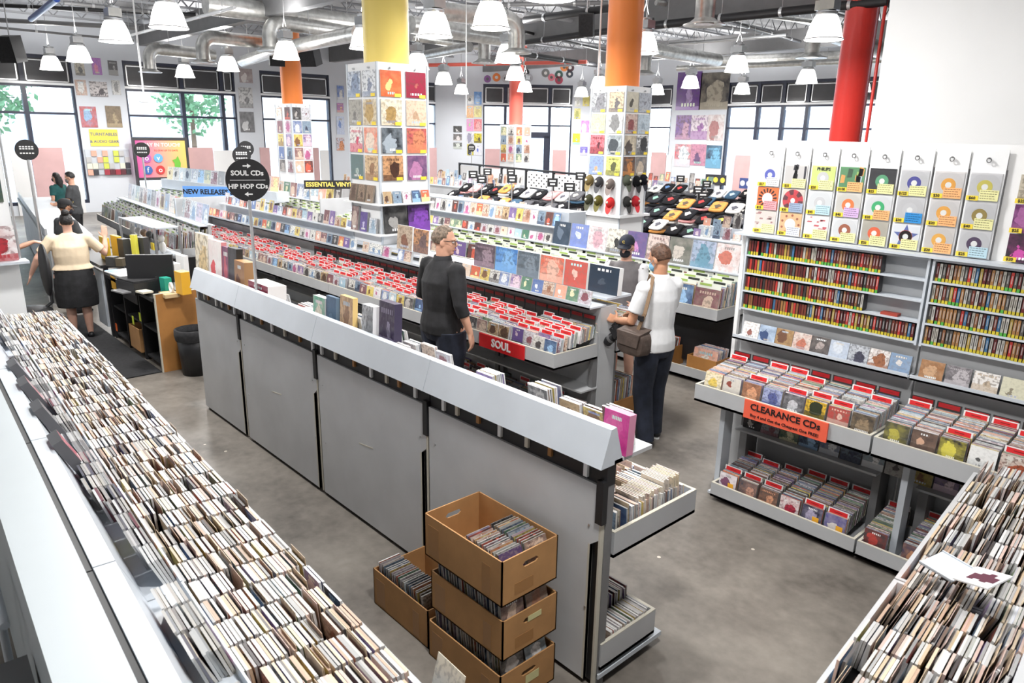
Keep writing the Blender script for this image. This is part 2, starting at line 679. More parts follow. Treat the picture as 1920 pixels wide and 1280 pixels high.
# ------------------------------------------------------------------ the shell
CEIL = 6.2
ZT, ZH, ZM, ZP, ZS = 4.70, 3.90, 2.99, 2.02, 0.30     # window: top, header foot, rail, board top, sill
XA, YB = -26.7, 26.2                                   # the two window walls
CA, CB = Vector((XA, 19.9, 0)), Vector((-20.85, YB, 0))  # the cut-off corner between them


def structure(o):
    o['kind'] = 'structure'
    return o


structure(boxo('floor', (-27.2, -3.4, -0.2), (4.2, 26.7, 0), 'concrete'))['label'] = 'mottled grey polished concrete shop floor'
ceil_ = structure(boxo('ceiling', (-27.2, -3.4, CEIL), (4.2, 26.7, CEIL + 0.2), 'ceiling_deck'))
ceil_['label'] = 'exposed grey metal deck ceiling over the shop'
jb = MB()
jb.box((-0.05, -3.2, 0), (0.05, 26.4, 0.05))
jb.box((-0.05, -3.2, 0.42), (0.05, 26.4, 0.46))
y = -3.2
while y < 26.0:
    jb.tube([(0, y, 0.03), (0, y + 0.37, 0.43)], 0.016, 5, caps=False)
    jb.tube([(0, y + 0.37, 0.43), (0, y + 0.74, 0.03)], 0.016, 5, caps=False)
    y += 0.74
jme = jb.data('joist', ['joist'])
for i in range(20):
    o = link('joist', jme, ceil_)
    o.location = (-26.2 + i * 1.55, 0, CEIL - 0.47)
bb = MB()
bb.box((-26.9, -0.12, 0), (3.9, 0.12, 0.55))
bme = bb.data('beam', ['grey_dark'])
for yy in (1.2, 8.2, 15.0, 21.5):
    o = link('beam', bme, ceil_)
    o.location = (0, yy, CEIL - 1.02)

wall_specs = [('wall_near', (-27.2, -3.4, 0), (4.2, -3.2, CEIL)), ('wall_side', (4.0, -3.2, 0), (4.2, 7.4, CEIL))]
for nm, a, b in wall_specs:
    structure(boxo(nm, a, b, 'white'))
wr = structure(boxo('wall_right', (-2.44, 5.95, 0), (4.2, 7.4, CEIL), 'white'))
wr['label'] = 'blank white wall rising behind the seven inch singles board'
wb2 = structure(boxo('wall_stub', (4.0, 7.4, 0), (4.2, 26.4, CEIL), 'white'))

PANE_N = [0]


def window_wall(nm, A, B, spans):
    """wall from A to B; spans: (s0, s1, [mullion s]) along it; outside is to the left of A->B"""
    A, B = Vector(A), Vector(B)
    u = (B - A).normalized()
    ln = (B - A).length
    nrm = Vector((-u.y, u.x, 0))
    M = Matrix.Identity(4)
    for i in range(3):
        M[i][0], M[i][1], M[i][3] = u[i], nrm[i], A[i]
    w = MB()
    w.box((0, 0, ZT), (ln, 0.3, CEIL), M=M)
    w.box((0, 0, 0), (ln, 0.3, ZS), M=M)
    s = 0.0
    for s0, s1, _ in spans:
        w.box((s, 0, ZS), (s0, 0.3, ZT), M=M)
        s = s1
    w.box((s, 0, ZS), (ln, 0.3, ZT), M=M)
    wo = structure(w.build(nm, 'wall_paint'))
    for s0, s1, mul in spans:
        PANE_N[0] += 1
        c = M @ Vector(((s0 + s1) / 2, 0.1, ZS))
        t = thing('window_%d' % PANE_N[0], c, 'tall dark framed shop window number %s of its wall' % PANE_N[0], None, kind='structure')
        t['label'] = 'tall dark framed shop window with black upper panels'
        xs = [s0] + list(mul) + [s1]
        for x in xs:
            f = MB(); f.box((x - 0.06, 0.03, ZS), (x + 0.06, 0.22, ZT), M=M); f.build('mullion', 'frame_dark', t)
        for z, hh in ((ZS, 0.1), (ZM, 0.07), (ZH - 0.12, 0.07), (ZT - 0.1, 0.1)):
            f = MB(); f.box((s0, 0.04, z), (s1, 0.2, z + hh), M=M); f.build('rail', 'frame_dark', t)
        f = MB(); f.box((s0, 0.0, ZH - 0.05), (s1, 0.03, ZH + 0.02), M=M); f.build('white_rail', 'white_gloss', t)
        for a, b in zip(xs[:-1], xs[1:]):
            f = MB(); f.box((a + 0.06, 0.08, ZH), (b - 0.06, 0.12, ZT - 0.1), M=M); f.build('upper_panel', 'header_dark', t)
            e = MB()
            for q in ((a + 0.1, ZH + 0.04, b - 0.1, ZH + 0.07), (a + 0.1, ZT - 0.17, b - 0.1, ZT - 0.14)):
                e.box((q[0], 0.06, q[1]), (q[2], 0.08, q[3]), M=M)
            for q in ((a + 0.1, a + 0.13), (b - 0.13, b - 0.1)):
                e.box((q[0], 0.06, ZH + 0.04), (q[1], 0.08, ZT - 0.14), M=M)
            e.build('panel_bead', 'steel', t)
            for z0, z1 in ((ZS + 0.1, ZM), (ZM + 0.07, ZH - 0.12)):
                f = MB(); f.box((a + 0.06, 0.10, z0), (b - 0.06, 0.115, z1), M=M); f.build('pane', 'window_glass', t)
    return M


def sA(px, py=150):
    return atx(px, py, XA).y


def sB(px, py=170):
    return atx(0, 0, 1).y * 0 + aty(px, py, YB).x


_cu = (CB - CA).normalized()
_cn = Vector((-_cu.y, _cu.x, 0))


def sC(px, py=170):
    d = ray(px, py)
    t = CA.dot(_cn) / (d.x * _cn.x + d.y * _cn.y)
    return (Vector((d.x * t, d.y * t, 0)) - CA).dot(_cu)


_y0 = -3.2
MA = window_wall('wall_left', (XA, _y0, 0), (XA, CA.y, 0),
                 [(1.0, sA(131, 105) - _y0, [sA(35, 105) - _y0]),
                  (sA(228, 115) - _y0, sA(438, 130) - _y0, [sA(340) - _y0, sA(415) - _y0]),
                  (sA(487) - _y0, sA(617) - _y0, [sA(552) - _y0]), (sA(760) - _y0, sA(836) - _y0, [])])
MC = window_wall('wall_corner', CA, CB, [(sC(906), sC(1074), [sC(948), sC(1032)])])
MBk = window_wall('wall_back', CB, (4.0, YB, 0),
                  [(sB(1205) - CB.x, sB(1262) - CB.x, []), (sB(1366) - CB.x, sB(1655) - CB.x, [sB(1423) - CB.x, sB(1470) - CB.x, sB(1516) - CB.x, sB(1590) - CB.x]), (20, 23.5, [])])

# boards taped inside the window foots
bn = 0
for M, fs, rng in ((MA, lambda p: sA(p, 300) - _y0, [(20, 57, 'white', 'white board inside the shop window beside the register'), (59, 119, 'pink', 'dusty pink board inside the window beside the register'), (120, 148, 'white', 'white board next to the pink one by the register window'), (352, 400, 'pink', 'dusty pink board inside the window right of the screen'), (401, 440, 'white', 'white board inside the window right of the screen'),
                                                            (488, 506, 'pink', 'narrow pink board behind the far orange column display'), (578, 598, 'pink', 'pink board beside the far orange column display'), (600, 616, 'white', 'narrow white board beside the far orange column display'), (800, 818, 'pink', 'pink board in the window past the yellow column')]),
                   (MC, lambda p: sC(p, 290), [(909, 942, 'pink', 'pink board left of the entrance door'), (1036, 1062, 'pink', 'pink board right of the entrance door')]),
                   (MBk, lambda p: sB(p, 290) - CB.x, [(1222, 1250, 'pink', 'pink board in the window past the cap display'), (1251, 1261, 'white', 'slim white board past the cap display'), (1380, 1412, 'pink', 'pink board in the window near the singles board'), (1366, 1379, 'white', 'slim white board in the window near the singles board')])):
    for p0, p1, m, lb in rng:
        q = MB()
        q.box((fs(p0), -0.04, 0.0), (fs(p1), -0.002, ZP - (0.1 if m == 'white' else 0)), M=M)
        tag(q.build('window_board', m), lb, 'board', 'boards across the lower shop windows')
# entrance door
t = thing('door_1', MC @ Vector(((sC(985) + sC(1032)) / 2, 0, 0)), 'glazed entrance door with dark frame in the cut corner', None, kind='structure')
d0, d1 = sC(984), sC(1032)
for a, b in (((d0, -0.08, 0.0), (d0 + 0.18, 0.02, 2.6)), ((d1 - 0.22, -0.08, 0.0), (d1, 0.02, 2.6)), ((d0 - 0.3, -0.08, 2.5), (d1, 0.02, 2.75))):
    q = MB(); q.box(a, b, M=MC); q.build('door_frame', 'frame_dark', t)
q = MB(); q.box((d0 + 0.18, -0.05, 0.05), (d1 - 0.22, -0.03, 2.5), M=MC); q.build('door_glass', 'window_glass', t)

# ------------------------------------------------------------------ outside
structure(boxo('ground_outside', (-80, -60, -0.4), (60, 90, -0.22), 'pavement'))
for (a, b, lb) in (((-62, -30, -0.2), (-58, 60, 16), 'pale concrete building across the street seen through the left windows'), ((-40, 58, -0.2), (50, 62, 14), 'pale building across the street seen through the back windows')):
    t = thing('street_building', ((a[0] + b[0]) / 2, (a[1] + b[1]) / 2, -0.2), lb, 'building')
    boxo('wall', a, b, 'facade', t)
    for k in range(12):
        for z in (1.0, 5.2, 9.4):
            if b[0] - a[0] < 10:
                y0 = a[1] + 4 + k * 7
                boxo('window', (b[0], y0, z), (b[0] + 0.05, y0 + 3.2, z + 2.4), 'facade_glass', t)
            else:
                x0 = a[0] + 4 + k * 7
                boxo('window', (x0, a[1] - 0.05, z), (x0 + 3.2, a[1], z + 2.4), 'facade_glass', t)


def tree(x, y, h, r, label, n=1400):
    t = thing('street_tree', (x, y, -0.2), label, 'tree', 'street trees outside the left windows')
    b = MB(); b.tube([(x, y, -0.2), (x + 0.1, y, h * 0.5), (x, y + 0.1, h * 0.8)], [0.16, 0.11, 0.05], 8); b.build('trunk', 'bark', t)
    b = MB()
    for _ in range(n):
        g, c, rr = random.uniform(0, 6.28), random.uniform(-1, 1), random.random() ** 0.4
        s = math.sqrt(1 - c * c)
        p = Vector((x + r * rr * s * math.cos(g), y + r * rr * s * math.sin(g), h * 0.68 + r * 0.95 * rr * c))
        u = Vector((random.gauss(0, 1), random.gauss(0, 1), random.gauss(0, 1))).normalized()
        w = u.orthogonal().normalized()
        k = random.uniform(0.10, 0.2)
        b.face([p - u * k, p + w * k * 0.6, p + u * k, p - w * k * 0.6])
    o = b.build('foliage', 'leaf', t)
    o['kind'] = 'stuff'


tree(-34, 4.2, 6.4, 2.3, 'leafy street tree outside the window beside the register')
tree(-35, -1.6, 6.0, 2.2, 'leafy street tree outside the leftmost window')
tree(-37, 13.2, 5.6, 1.6, 'small street tree outside the middle left window', 700)

# ------------------------------------------------------------------ columns
for (x, y, r, m, lb) in ((-8.33, 5.45, 0.285, 'yellow_paint', 'round yellow column rising out of the record display'), (-8.19, 9.92, 0.285, 'orange_paint', 'round orange column above the cap display'),
                         (-18.9, 9.4, 0.27, 'orange_paint', 'distant round orange column near the left windows'), (-21.9, 20.2, 0.27, 'coral_paint', 'distant coral red column before the entrance door'),
                         (-6.33, 14.3, 0.285, 'red_paint', 'round red column behind the singles board')):
    b = MB(); b.lathe([(r, 0.0), (r, CEIL - 0.6), (r + 0.12, CEIL - 0.45), (r + 0.12, CEIL)], 32, o=(x, y, 0))
    tag(b.build('column', m), lb, 'column', kind='structure')
b = MB()
b.tube([(-5.85, 14.1, 0.0), (-5.85, 14.1, CEIL - 0.01)], 0.03, 8)
tag(b.build('conduit_pipe', 'red_paint'), 'slim red pipe running up beside the red column', 'pipe')

# ------------------------------------------------------------------ pendant lamps
LZ = 4.15
lamp_px = [(317, 53), (218, 79), (149, 116), (97, 131), (347, 145), (428, 133), (537, 111), (684, 92), (920, 54), (952, 117), (966, 150), (984, 172), (832, 158), (865, 176),
           (783, 130), (1090, 181), (1123, 165), (1544, 75), (1381, 135), (1512, 156), (1294, 165), (1391, 176), (1231, 177), (1615, 172), (1206, 100)]
added_lamps = [(-1.0, 1.6), (-6.4, 1.9), (-3.2, 3.7), (-9.6, 2.0), (-6.4, 6.4), (-10.2, 7.6)]  # unseen lamps added to brighten the near bins and racks
pl = thing('pendant_lamp', (0, 0, 0), 'white prismatic high bay pendant lamp hanging lit from the ceiling', 'lamp', 'high bay pendant lamps')
PM[pl.name] = IDN
part(pl, 'dome', 'lamp_glow', lambda b: b.lathe([(0.13, 0.36), (0.17, 0.33), (0.225, 0.20), (0.26, 0.06), (0.285, 0.0), (0.265, 0.0), (0.24, 0.06), (0.2, 0.2), (0.15, 0.31), (0.02, 0.34)], 28), True)
part(pl, 'rim', 'white_gloss', lambda b: b.lathe([(0.283, 0.0), (0.295, 0.004), (0.295, 0.016), (0.283, 0.02)], 28), True)
part(pl, 'collar', 'steel', lambda b: b.lathe([(0.0, 0.345), (0.15, 0.345), (0.16, 0.36), (0.16, 0.40), (0.12, 0.42), (0.0, 0.42)], 20), True)
part(pl, 'ballast_box', 'steel', lambda b: (b.box((-0.15, -0.11, 0.42), (0.15, 0.11, 0.56)), b.lathe([(0.11, 0.56), (0.13, 0.60), (0.0, 0.62)], 16)), True)
part(pl, 'cable', 'grey_dark', lambda b: (b.tube([(-0.1, 0, 0.58), (0, 0, 0.86), (0, 0, CEIL - LZ)], 0.007, 5), b.tube([(0.1, 0, 0.58), (0, 0, 0.86)], 0.006, 5)), True)
ld = bpy.data.lights.new('lamp_light', 'AREA')
ld.shape = 'DISK'
ld.size = 0.5
ld.energy = LAMP_W
ld.color = LAMP_COL
lo = bpy.data.objects.new('lamp_light', ld)
COL.objects.link(lo)
lo.parent = pl
lo.location = (0, 0, -0.02)
lu_ = bpy.data.lights.new('lamp_uplight', 'AREA')     # the prismatic dome throws part of its light upwards
lu_.shape = 'DISK'
lu_.size = 0.5
lu_.energy = LAMP_W * 0.45
lu_.color = LAMP_COL
lu = bpy.data.objects.new('lamp_uplight', lu_)
COL.objects.link(lu)
lu.parent = pl
lu.rotation_euler = (math.pi, 0, 0)
lu.location = (0, 0, 0.66)
lpos = [atz(px, py, LZ) for px, py in lamp_px] + [Vector((x, y, LZ)) for x, y in added_lamps]
for i, p in enumerate(lpos):
    where = 'as added light over the used CD bins and near racks' if i >= len(lamp_px) else ('near the left window wall' if p.x < -17 and p.y < 12 else ('near the entrance corner' if p.x < -14 and p.y > 11 else ('near the back windows' if p.y > 14 else ('beside the orange column' if p.y > 8 else 'over the soul and register racks'))))
    lb = 'white high bay pendant lamp hanging lit ' + where
    o = pl if i == 0 else copy_tree(pl, p)
    if i == 0:
        pl.location = p
    o['label'] = lb
    o['group'] = 'pendant lamps ' + where

# ------------------------------------------------------------------ ducts, pipes, speakers
def duct(pts, r, label, elbow=None, name='air_duct'):
    pts = [Vector(p) for p in pts]
    t = thing(name, pts[0], label, 'duct', 'galvanised ventilation ducts under the ceiling')
    b = MB()
    b.tube(pts, r, 18)
    d = 0.0
    for p, q in zip(pts[:-1], pts[1:]):
        n = max(1, int((q - p).length / 0.55))
        for k in range(n):
            c = p + (q - p) * ((k + 0.5) / n)
            e = (q - p).normalized() * 0.012
            b.tube([c - e, c + e], r * 1.035, 18, caps=False)
    b.build('tube', 'galvanised', t)
    if elbow is not None:
        P, dirv = pts[elbow], (pts[elbow] - pts[1 if elbow == 0 else -2]).normalized()
        arc = [P + dirv * (0.3 * math.sin(a)) - Vector((0, 0, 0.3 * (1 - math.cos(a)))) for a in np.linspace(0, math.pi / 2, 7)]
        arc.append(arc[-1] - Vector((0, 0, 0.25)))
        part(t, 'elbow', 'galvanised', lambda b: b.tube(arc, r * 1.01, 18))
        e = arc[-1]
        part(t, 'diffuser', 'galvanised', lambda b: b.lathe([(r, 0.0), (r * 1.5, -0.05), (r * 1.85, -0.08), (r * 1.85, -0.095), (r * 1.2, -0.06), (0.01, -0.09)], 20, o=e))
    for k in (0.2, 0.75):
        c = pts[0] + (pts[1] - pts[0]) * k
        part(t, 'hanger', 'steel', lambda b: b.tube([c, (c.x, c.y, CEIL)], 0.008, 5))
    return t


Q = lambda x, y, z: atz(x, y, z)
duct([Q(385, 8, 5.3), Q(690, 47, 5.3)], 0.22, 'large spiral duct running left of the yellow column near the ceiling')
duct([Q(525, 43, 5.05), Q(690, 66, 5.05)], 0.165, 'duct with downturned end just left of the yellow column', 0)
duct([Q(400, 70, 4.9), Q(545, 84, 4.9)], 0.165, 'duct with downturned end over the middle left window', 0)
duct([Q(296, 92, 4.8), Q(400, 103, 4.8)], 0.165, 'farthest duct with downturned end over the left window', 0)
duct([Q(455, 115, 4.52), Q(522, 93, 4.52), Q(672, 62, 4.52)], 0.15, 'slanting duct crossing before the distant orange column')
duct([Q(770, 46, 4.9), Q(958, 74, 4.9)], 0.18, 'spiral duct right of the yellow column')
duct([Q(812, 20, 4.9), Q(945, 34, 4.9)], 0.17, 'duct right of the yellow column with an elbow at its right end', 1)
duct([Q(770, 68, 5.25), Q(905, 87, 5.25)], 0.13, 'thin duct right of the yellow column below the spiral one')
duct([Q(770, 108, 4.9), Q(880, 88, 4.9)], 0.13, 'duct slanting towards the entrance corner')
duct([Q(1222, 93, 4.9), Q(1346, 113, 4.9)], 0.18, 'duct right of the orange column with downturned end', 0)
duct([Q(1352, 114, 5.35), Q(1652, 102, 5.35)], 0.17, 'long duct passing before the red column')
duct([Q(1562, 62, 4.9), Q(1700, 112, 4.9)], 0.2, 'thick duct meeting the white wall')
duct([Q(1270, 128, 4.9), Q(1660, 112, 4.9)], 0.09, 'thin duct above the back windows')
for (px, py, lb) in ((1320, 46, 'short round duct drop with diffuser right of the orange column'), (1521, 108, 'short round duct drop with diffuser left of the red column'), (908, 118, 'square white duct drop near the entrance corner')):
    p = Q(px, py, 4.55)
    t = thing('duct_drop', p, lb, 'duct', 'duct drops with diffusers')
    part(t, 'tube', 'galvanised', lambda b: b.tube([p, (p.x, p.y, 5.12)], 0.17, 18))
    part(t, 'hanger', 'steel', lambda b: b.tube([(p.x, p.y, 5.12), (p.x, p.y, CEIL)], 0.012, 6))
    part(t, 'diffuser', 'galvanised', lambda b: b.lathe([(0.17, 0.1), (0.26, 0.03), (0.36, 0.0), (0.36, -0.015), (0.2, 0.03), (0.01, 0.0)], 22, o=p))


def pipe(p, q, r, m, label, name='ceiling_pipe'):
    p, q = Vector(p), Vector(q)
    t = thing(name, p, label, 'pipe', 'pipes under the ceiling')
    part(t, 'pipe_run', m, lambda b: b.tube([p, q], r, 10))
    n = max(2, int((q - p).length / 1.2))
    for k in range(n):
        c = p + (q - p) * ((k + 0.5) / n)
        e = (q - p).normalized() * 0.03
        part(t, 'clamp', 'steel', lambda b: (b.tube([c - e, c + e], r * 1.12, 10), b.tube([c, (c.x, c.y, CEIL)], 0.006, 4)))


pipe(Q(984, 38, 5.0), Q(1150, 15, 5.0), 0.075, 'black', 'black pipe running behind the hanging speaker')
pipe(Q(984, 80, 5.0), Q(1142, 58, 5.0), 0.075, 'black', 'black pipe below the hanging speaker')
pipe(Q(977, 101, 4.9), Q(1120, 122, 4.9), 0.08, 'black', 'black hose line above the entrance posters')
pipe(Q(1205, 50, 5.0), Q(1665, 2, 5.0), 0.085, 'black', 'long black pipe right of the orange column')
pipe(Q(1255, 83, 5.0), Q(1475, 66, 5.0), 0.04, 'steel', 'slim pale pipe right of the orange column')
pipe(Q(1330, 30, 5.3), Q(1500, 78, 5.3), 0.04, 'black', 'slim dark pipe crossing under the ceiling deck')
pipe(Q(230, 70, 5.0), Q(440, 14, 5.0), 0.035, 'white_gloss', 'thin white conduit slanting between the lamps at left')
pipe(Q(0, 38, 5.3), Q(260, 52, 5.3), 0.06, 'grey_dark', 'dark pipe along the left wall top')
pipe(Q(0, 52, 5.0), Q(250, 76, 5.0), 0.03, 'grey_dark', 'thin dark conduit along the left wall')
pipe(Q(805, 122, 4.9), Q(1100, 116, 4.9), 0.06, 'coral_paint', 'pink sprinkler pipe before the entrance corner')
for (x0, y0, x1, y1, z, r, m) in ((0, 10, 420, 30, 5.6, 0.05, 'black'), (120, 5, 660, 60, 5.6, 0.05, 'grey_dark'), (780, 12, 1140, 5, 5.6, 0.05, 'grey_dark'), (985, 60, 1140, 96, 5.3, 0.04, 'black'), (1210, 30, 1640, 92, 5.6, 0.05, 'grey_dark'), (985, 25, 1140, 50, 5.5, 0.04, 'grey'), (1230, 5, 1640, 55, 5.6, 0.06, 'galvanised')):
    pipe(Q(x0, y0, z), Q(x1, y1, z), r, m, 'dark service pipe high among the ceiling joists')
p, q = Q(58, 36, 4.9), Q(106, -2, 4.9)
b = MB(); b.tube([p, q], 0.06, 10)
tag(b.build('ceiling_tube', mat('blue_tube', (0.02, 0.07, 0.35), 0.3)), 'blue tube slanting under the ceiling at left', 'tube')


def speaker(p, yaw, pitch, sz, label):
    t = thing('ceiling_speaker', p, label, 'speaker', 'black speakers hung from the ceiling')
    R = Matrix.Translation(p) @ Matrix.Rotation(yaw, 4, 'Z') @ Matrix.Rotation(pitch, 4, 'X')
    w, d, h = sz
    part(t, 'cabinet', 'black', lambda b: b.box((-w / 2, -d / 2, -h / 2), (w / 2, d / 2, h / 2), M=R))
    part(t, 'grille', 'black_matte', lambda b: b.box((-w / 2 + 0.015, -d / 2 - 0.012, -h / 2 + 0.015), (w / 2 - 0.015, -d / 2, h / 2 - 0.015), M=R))
    part(t, 'bracket', 'steel', lambda b: b.tube([R @ Vector((0, d * 0.2, h / 2)), Vector((p[0], p[1], CEIL))], 0.012, 6))


speaker(Q(1100, 46, 4.75), 0.6, 0.25, (0.28, 0.25, 0.42), 'black speaker with grille left of the orange column')
speaker(Q(1212, 55, 4.7), 0.9, 0.1, (0.22, 0.25, 0.42), 'narrow black speaker right of the orange column')
speaker(Q(582, 108, 4.35), 0.5, 0.3, (0.42, 0.3, 0.36), 'black speaker right of the distant orange column')
speaker(Q(519, 111, 4.35), 1.2, 0.2, (0.36, 0.3, 0.3), 'black speaker left of the distant orange column')
speaker(Q(20, 92, 4.3), 0.7, 0.2, (0.4, 0.35, 0.55), 'black speaker in the upper left by the register window')
# hanging rods
for (px, py, z, r, lb, box) in ((270, 182, 3.2, 0.016, 'white rod hanging with a small sensor box before the left window', 1), (1121, 150, 3.6, 0.016, 'white rod hanging left of the orange column', 0), (874, 215, 2.9, 0.006, 'thin white wire hanging before the entrance window', 0)):
    p = Q(px, py, z)
    t = thing('hanging_rod', p, lb, 'rod')
    part(t, 'rod', 'white_gloss', lambda b: b.tube([p, (p.x, p.y, CEIL)], r, 6))
    if box:
        part(t, 'sensor_box', 'white_gloss', lambda b: (b.box((p.x - 0.06, p.y - 0.06, p.z - 0.06), (p.x + 0.06, p.y + 0.06, p.z + 0.01)), b.lathe([(0.0, -0.10), (0.09, -0.09), (0.09, -0.07), (0, -0.06)], 16, o=p)))
# ------------------------------------------------------------------ racks and their stock
GREYS = [(0.60, 0.60, 0.60), (0.50, 0.50, 0.50), (0.44, 0.43, 0.42), (0.68, 0.68, 0.68), (0.36, 0.36, 0.36), (0.56, 0.54, 0.51)]
TANS = [(0.56, 0.43, 0.30), (0.62, 0.51, 0.37), (0.50, 0.35, 0.26), (0.60, 0.45, 0.40)]
DARKS = [(0.10, 0.09, 0.09), (0.16, 0.15, 0.14), (0.07, 0.06, 0.06), (0.22, 0.16, 0.13)]


def edge_used():
    r = random.random()
    return random.choice(GREYS) if r < 0.66 else (random.choice(TANS) if r < 0.93 else random.choice(DARKS))


def edge_dark():
    r = random.random()
    return random.choice([(0.20, 0.19, 0.18), (0.26, 0.25, 0.24), (0.15, 0.14, 0.14), (0.32, 0.31, 0.30)]) if r < 0.9 else random.choice(GREYS)


def edge_mid():
    return random.choice([(0.42, 0.41, 0.40), (0.52, 0.51, 0.50), (0.36, 0.35, 0.34), (0.60, 0.59, 0.58), (0.30, 0.28, 0.27)])


def edge_lp():
    r = random.random()
    return random.choice([(0.78, 0.78, 0.77), (0.70, 0.71, 0.70), (0.62, 0.63, 0.62), (0.82, 0.83, 0.80)]) if r < 0.8 else random.choice(PAL)[0]


def column(base, back, width, n, pitch, edge, lean=0.12, rise=0.0, w=0.142, h=0.124, t=0.0095, jit=0.006, gap=0.05, tall=None):
    """matrices of n slabs filed one behind the other: base = foot of the front one, back = unit vector towards the rear"""
    back, width = Vector(back).normalized(), Vector(width).normalized()
    out = []
    pos = 0.0
    for k in range(n):
        if random.random() < gap:
            pos += pitch * random.uniform(1, 4)
        o = Vector(base) + back * pos + Vector((0, 0, rise * pos)) + width * random.uniform(-jit, jit)
        ln = lean + random.uniform(-0.05, 0.05)
        up = Vector((0, 0, 1)) * math.cos(ln) + back * math.sin(ln)
        M = frame(o, width, up)
        pal = random.choice(PAL)
        sz = (w, h * random.uniform(0.985, 1.015), t)
        e = edge()
        if tall and random.random() < tall:
            sz = (w * random.uniform(0.9, 1.0), h * random.uniform(1.10, 1.22), 0.002)
            e = random.choice(TANS)
            pal = (e, e)
        out.append((M, e, pal[0], pal[1], random.randint(1, 4000), sz))
        pos += pitch
    return out


CDV = {}


def cd_variant(key, w, h, t, edge, pal, seed):
    k = (key, w, h, t, edge, pal, seed)
    if k not in CDV:
        CDV[k] = slab_mesh('case_print', w, h, t, edge, pal, seed)
    return CDV[k]


def put_slab(name, M, w, h, t, edge, pal, seed, label, cat, group):
    o = link(name, cd_variant(name, w, h, t, edge, pal, seed))
    o.matrix_world = M
    return tag(o, label, cat, group)


def file_out(items, ids, name, label, group, stuff_name, stuff_label):
    """the slabs numbered in ids become objects of their own, the rest one mass"""
    ids = set(ids)
    rest = []
    for i, it in enumerate(items):
        if i in ids:
            M, e, c1, c2, sd, sz = it
            put_slab(name, M, round(sz[0], 3), round(sz[1], 3), sz[2], e, (c1, c2), sd % 12, label.replace('{c}', color_name(c1)).replace('{d}', color_name(c2)), 'CD' if name == 'cd_case' else 'record', group)
        else:
            rest.append(it)
    if rest:
        o = bulk_slabs(stuff_name, rest, 0, 0, 0)
        tag(o, stuff_label, 'CDs' if name == 'cd_case' else 'records', kind='stuff')


# divider card: white card with a red band along its head; stands on its origin, faces -y
def divider_mesh(w, h, red, lip=0.010):
    b = MB()
    b.box((-w / 2, -0.001, 0), (w / 2, 0.001, h), 0, (0.78, 0.76, 0.76) if red[0] > 0.5 or red[1] > 0.05 else (0.03, 0.025, 0.025))
    b.box((-w / 2 + lip, -0.0022, h - 0.036), (w / 2 - lip, 0.0022, h - 0.007), 0, red)
    b.box((-w / 2 + 0.045, -0.0032, h - 0.024), (w / 2 - 0.045, 0.0032, h - 0.019), 0, (0.25, 0.01, 0.01) if red[0] > 0.3 else (0.7, 0.8, 0.5))
    return b.data('divider_card', ['paint'])


DIV_RED = divider_mesh(0.142, 0.153, (0.66, 0.02, 0.025))
DIV_SHADED = divider_mesh(0.145, 0.165, (0.36, 0.008, 0.012))  # shade under the ledges painted in: darker red on a black card
DIV_GREEN = divider_mesh(0.31, 0.36, (0.05, 0.10, 0.03), 0.02)


def put_div(me, o, width, back, lean, label, group):
    up = Vector((0, 0, 1)) * math.cos(lean) + Vector(back).normalized() * math.sin(lean)
    q = link('divider_card', me)
    q.matrix_world = frame(o, width, up)
    return tag(q, label, 'divider', group)


def tray(b, x0, x1, y0, y1, z, lip, th=0.018, M=None, back=None):
    """open tray: floor and four boards; slot 0 face, slot 1 top edge"""
    B = lambda p, q, m=0: b.box(p, q, m, M=M)
    B((x0, y0, z), (x1, y1, z + th))
    bk = lip if back is None else back
    for p, q in (((x0, y0, z), (x1, y0 + th, z + lip)), ((x0, y1 - th, z), (x1, y1, z + bk)), ((x0, y0 + th, z), (x0 + th, y1 - th, z + lip)), ((x1 - th, y0 + th, z), (x1, y1 - th, z + lip))):
        B(p, q)
        B((p[0], p[1], q[2]), (q[0], q[1], q[2] + 0.004), 1)


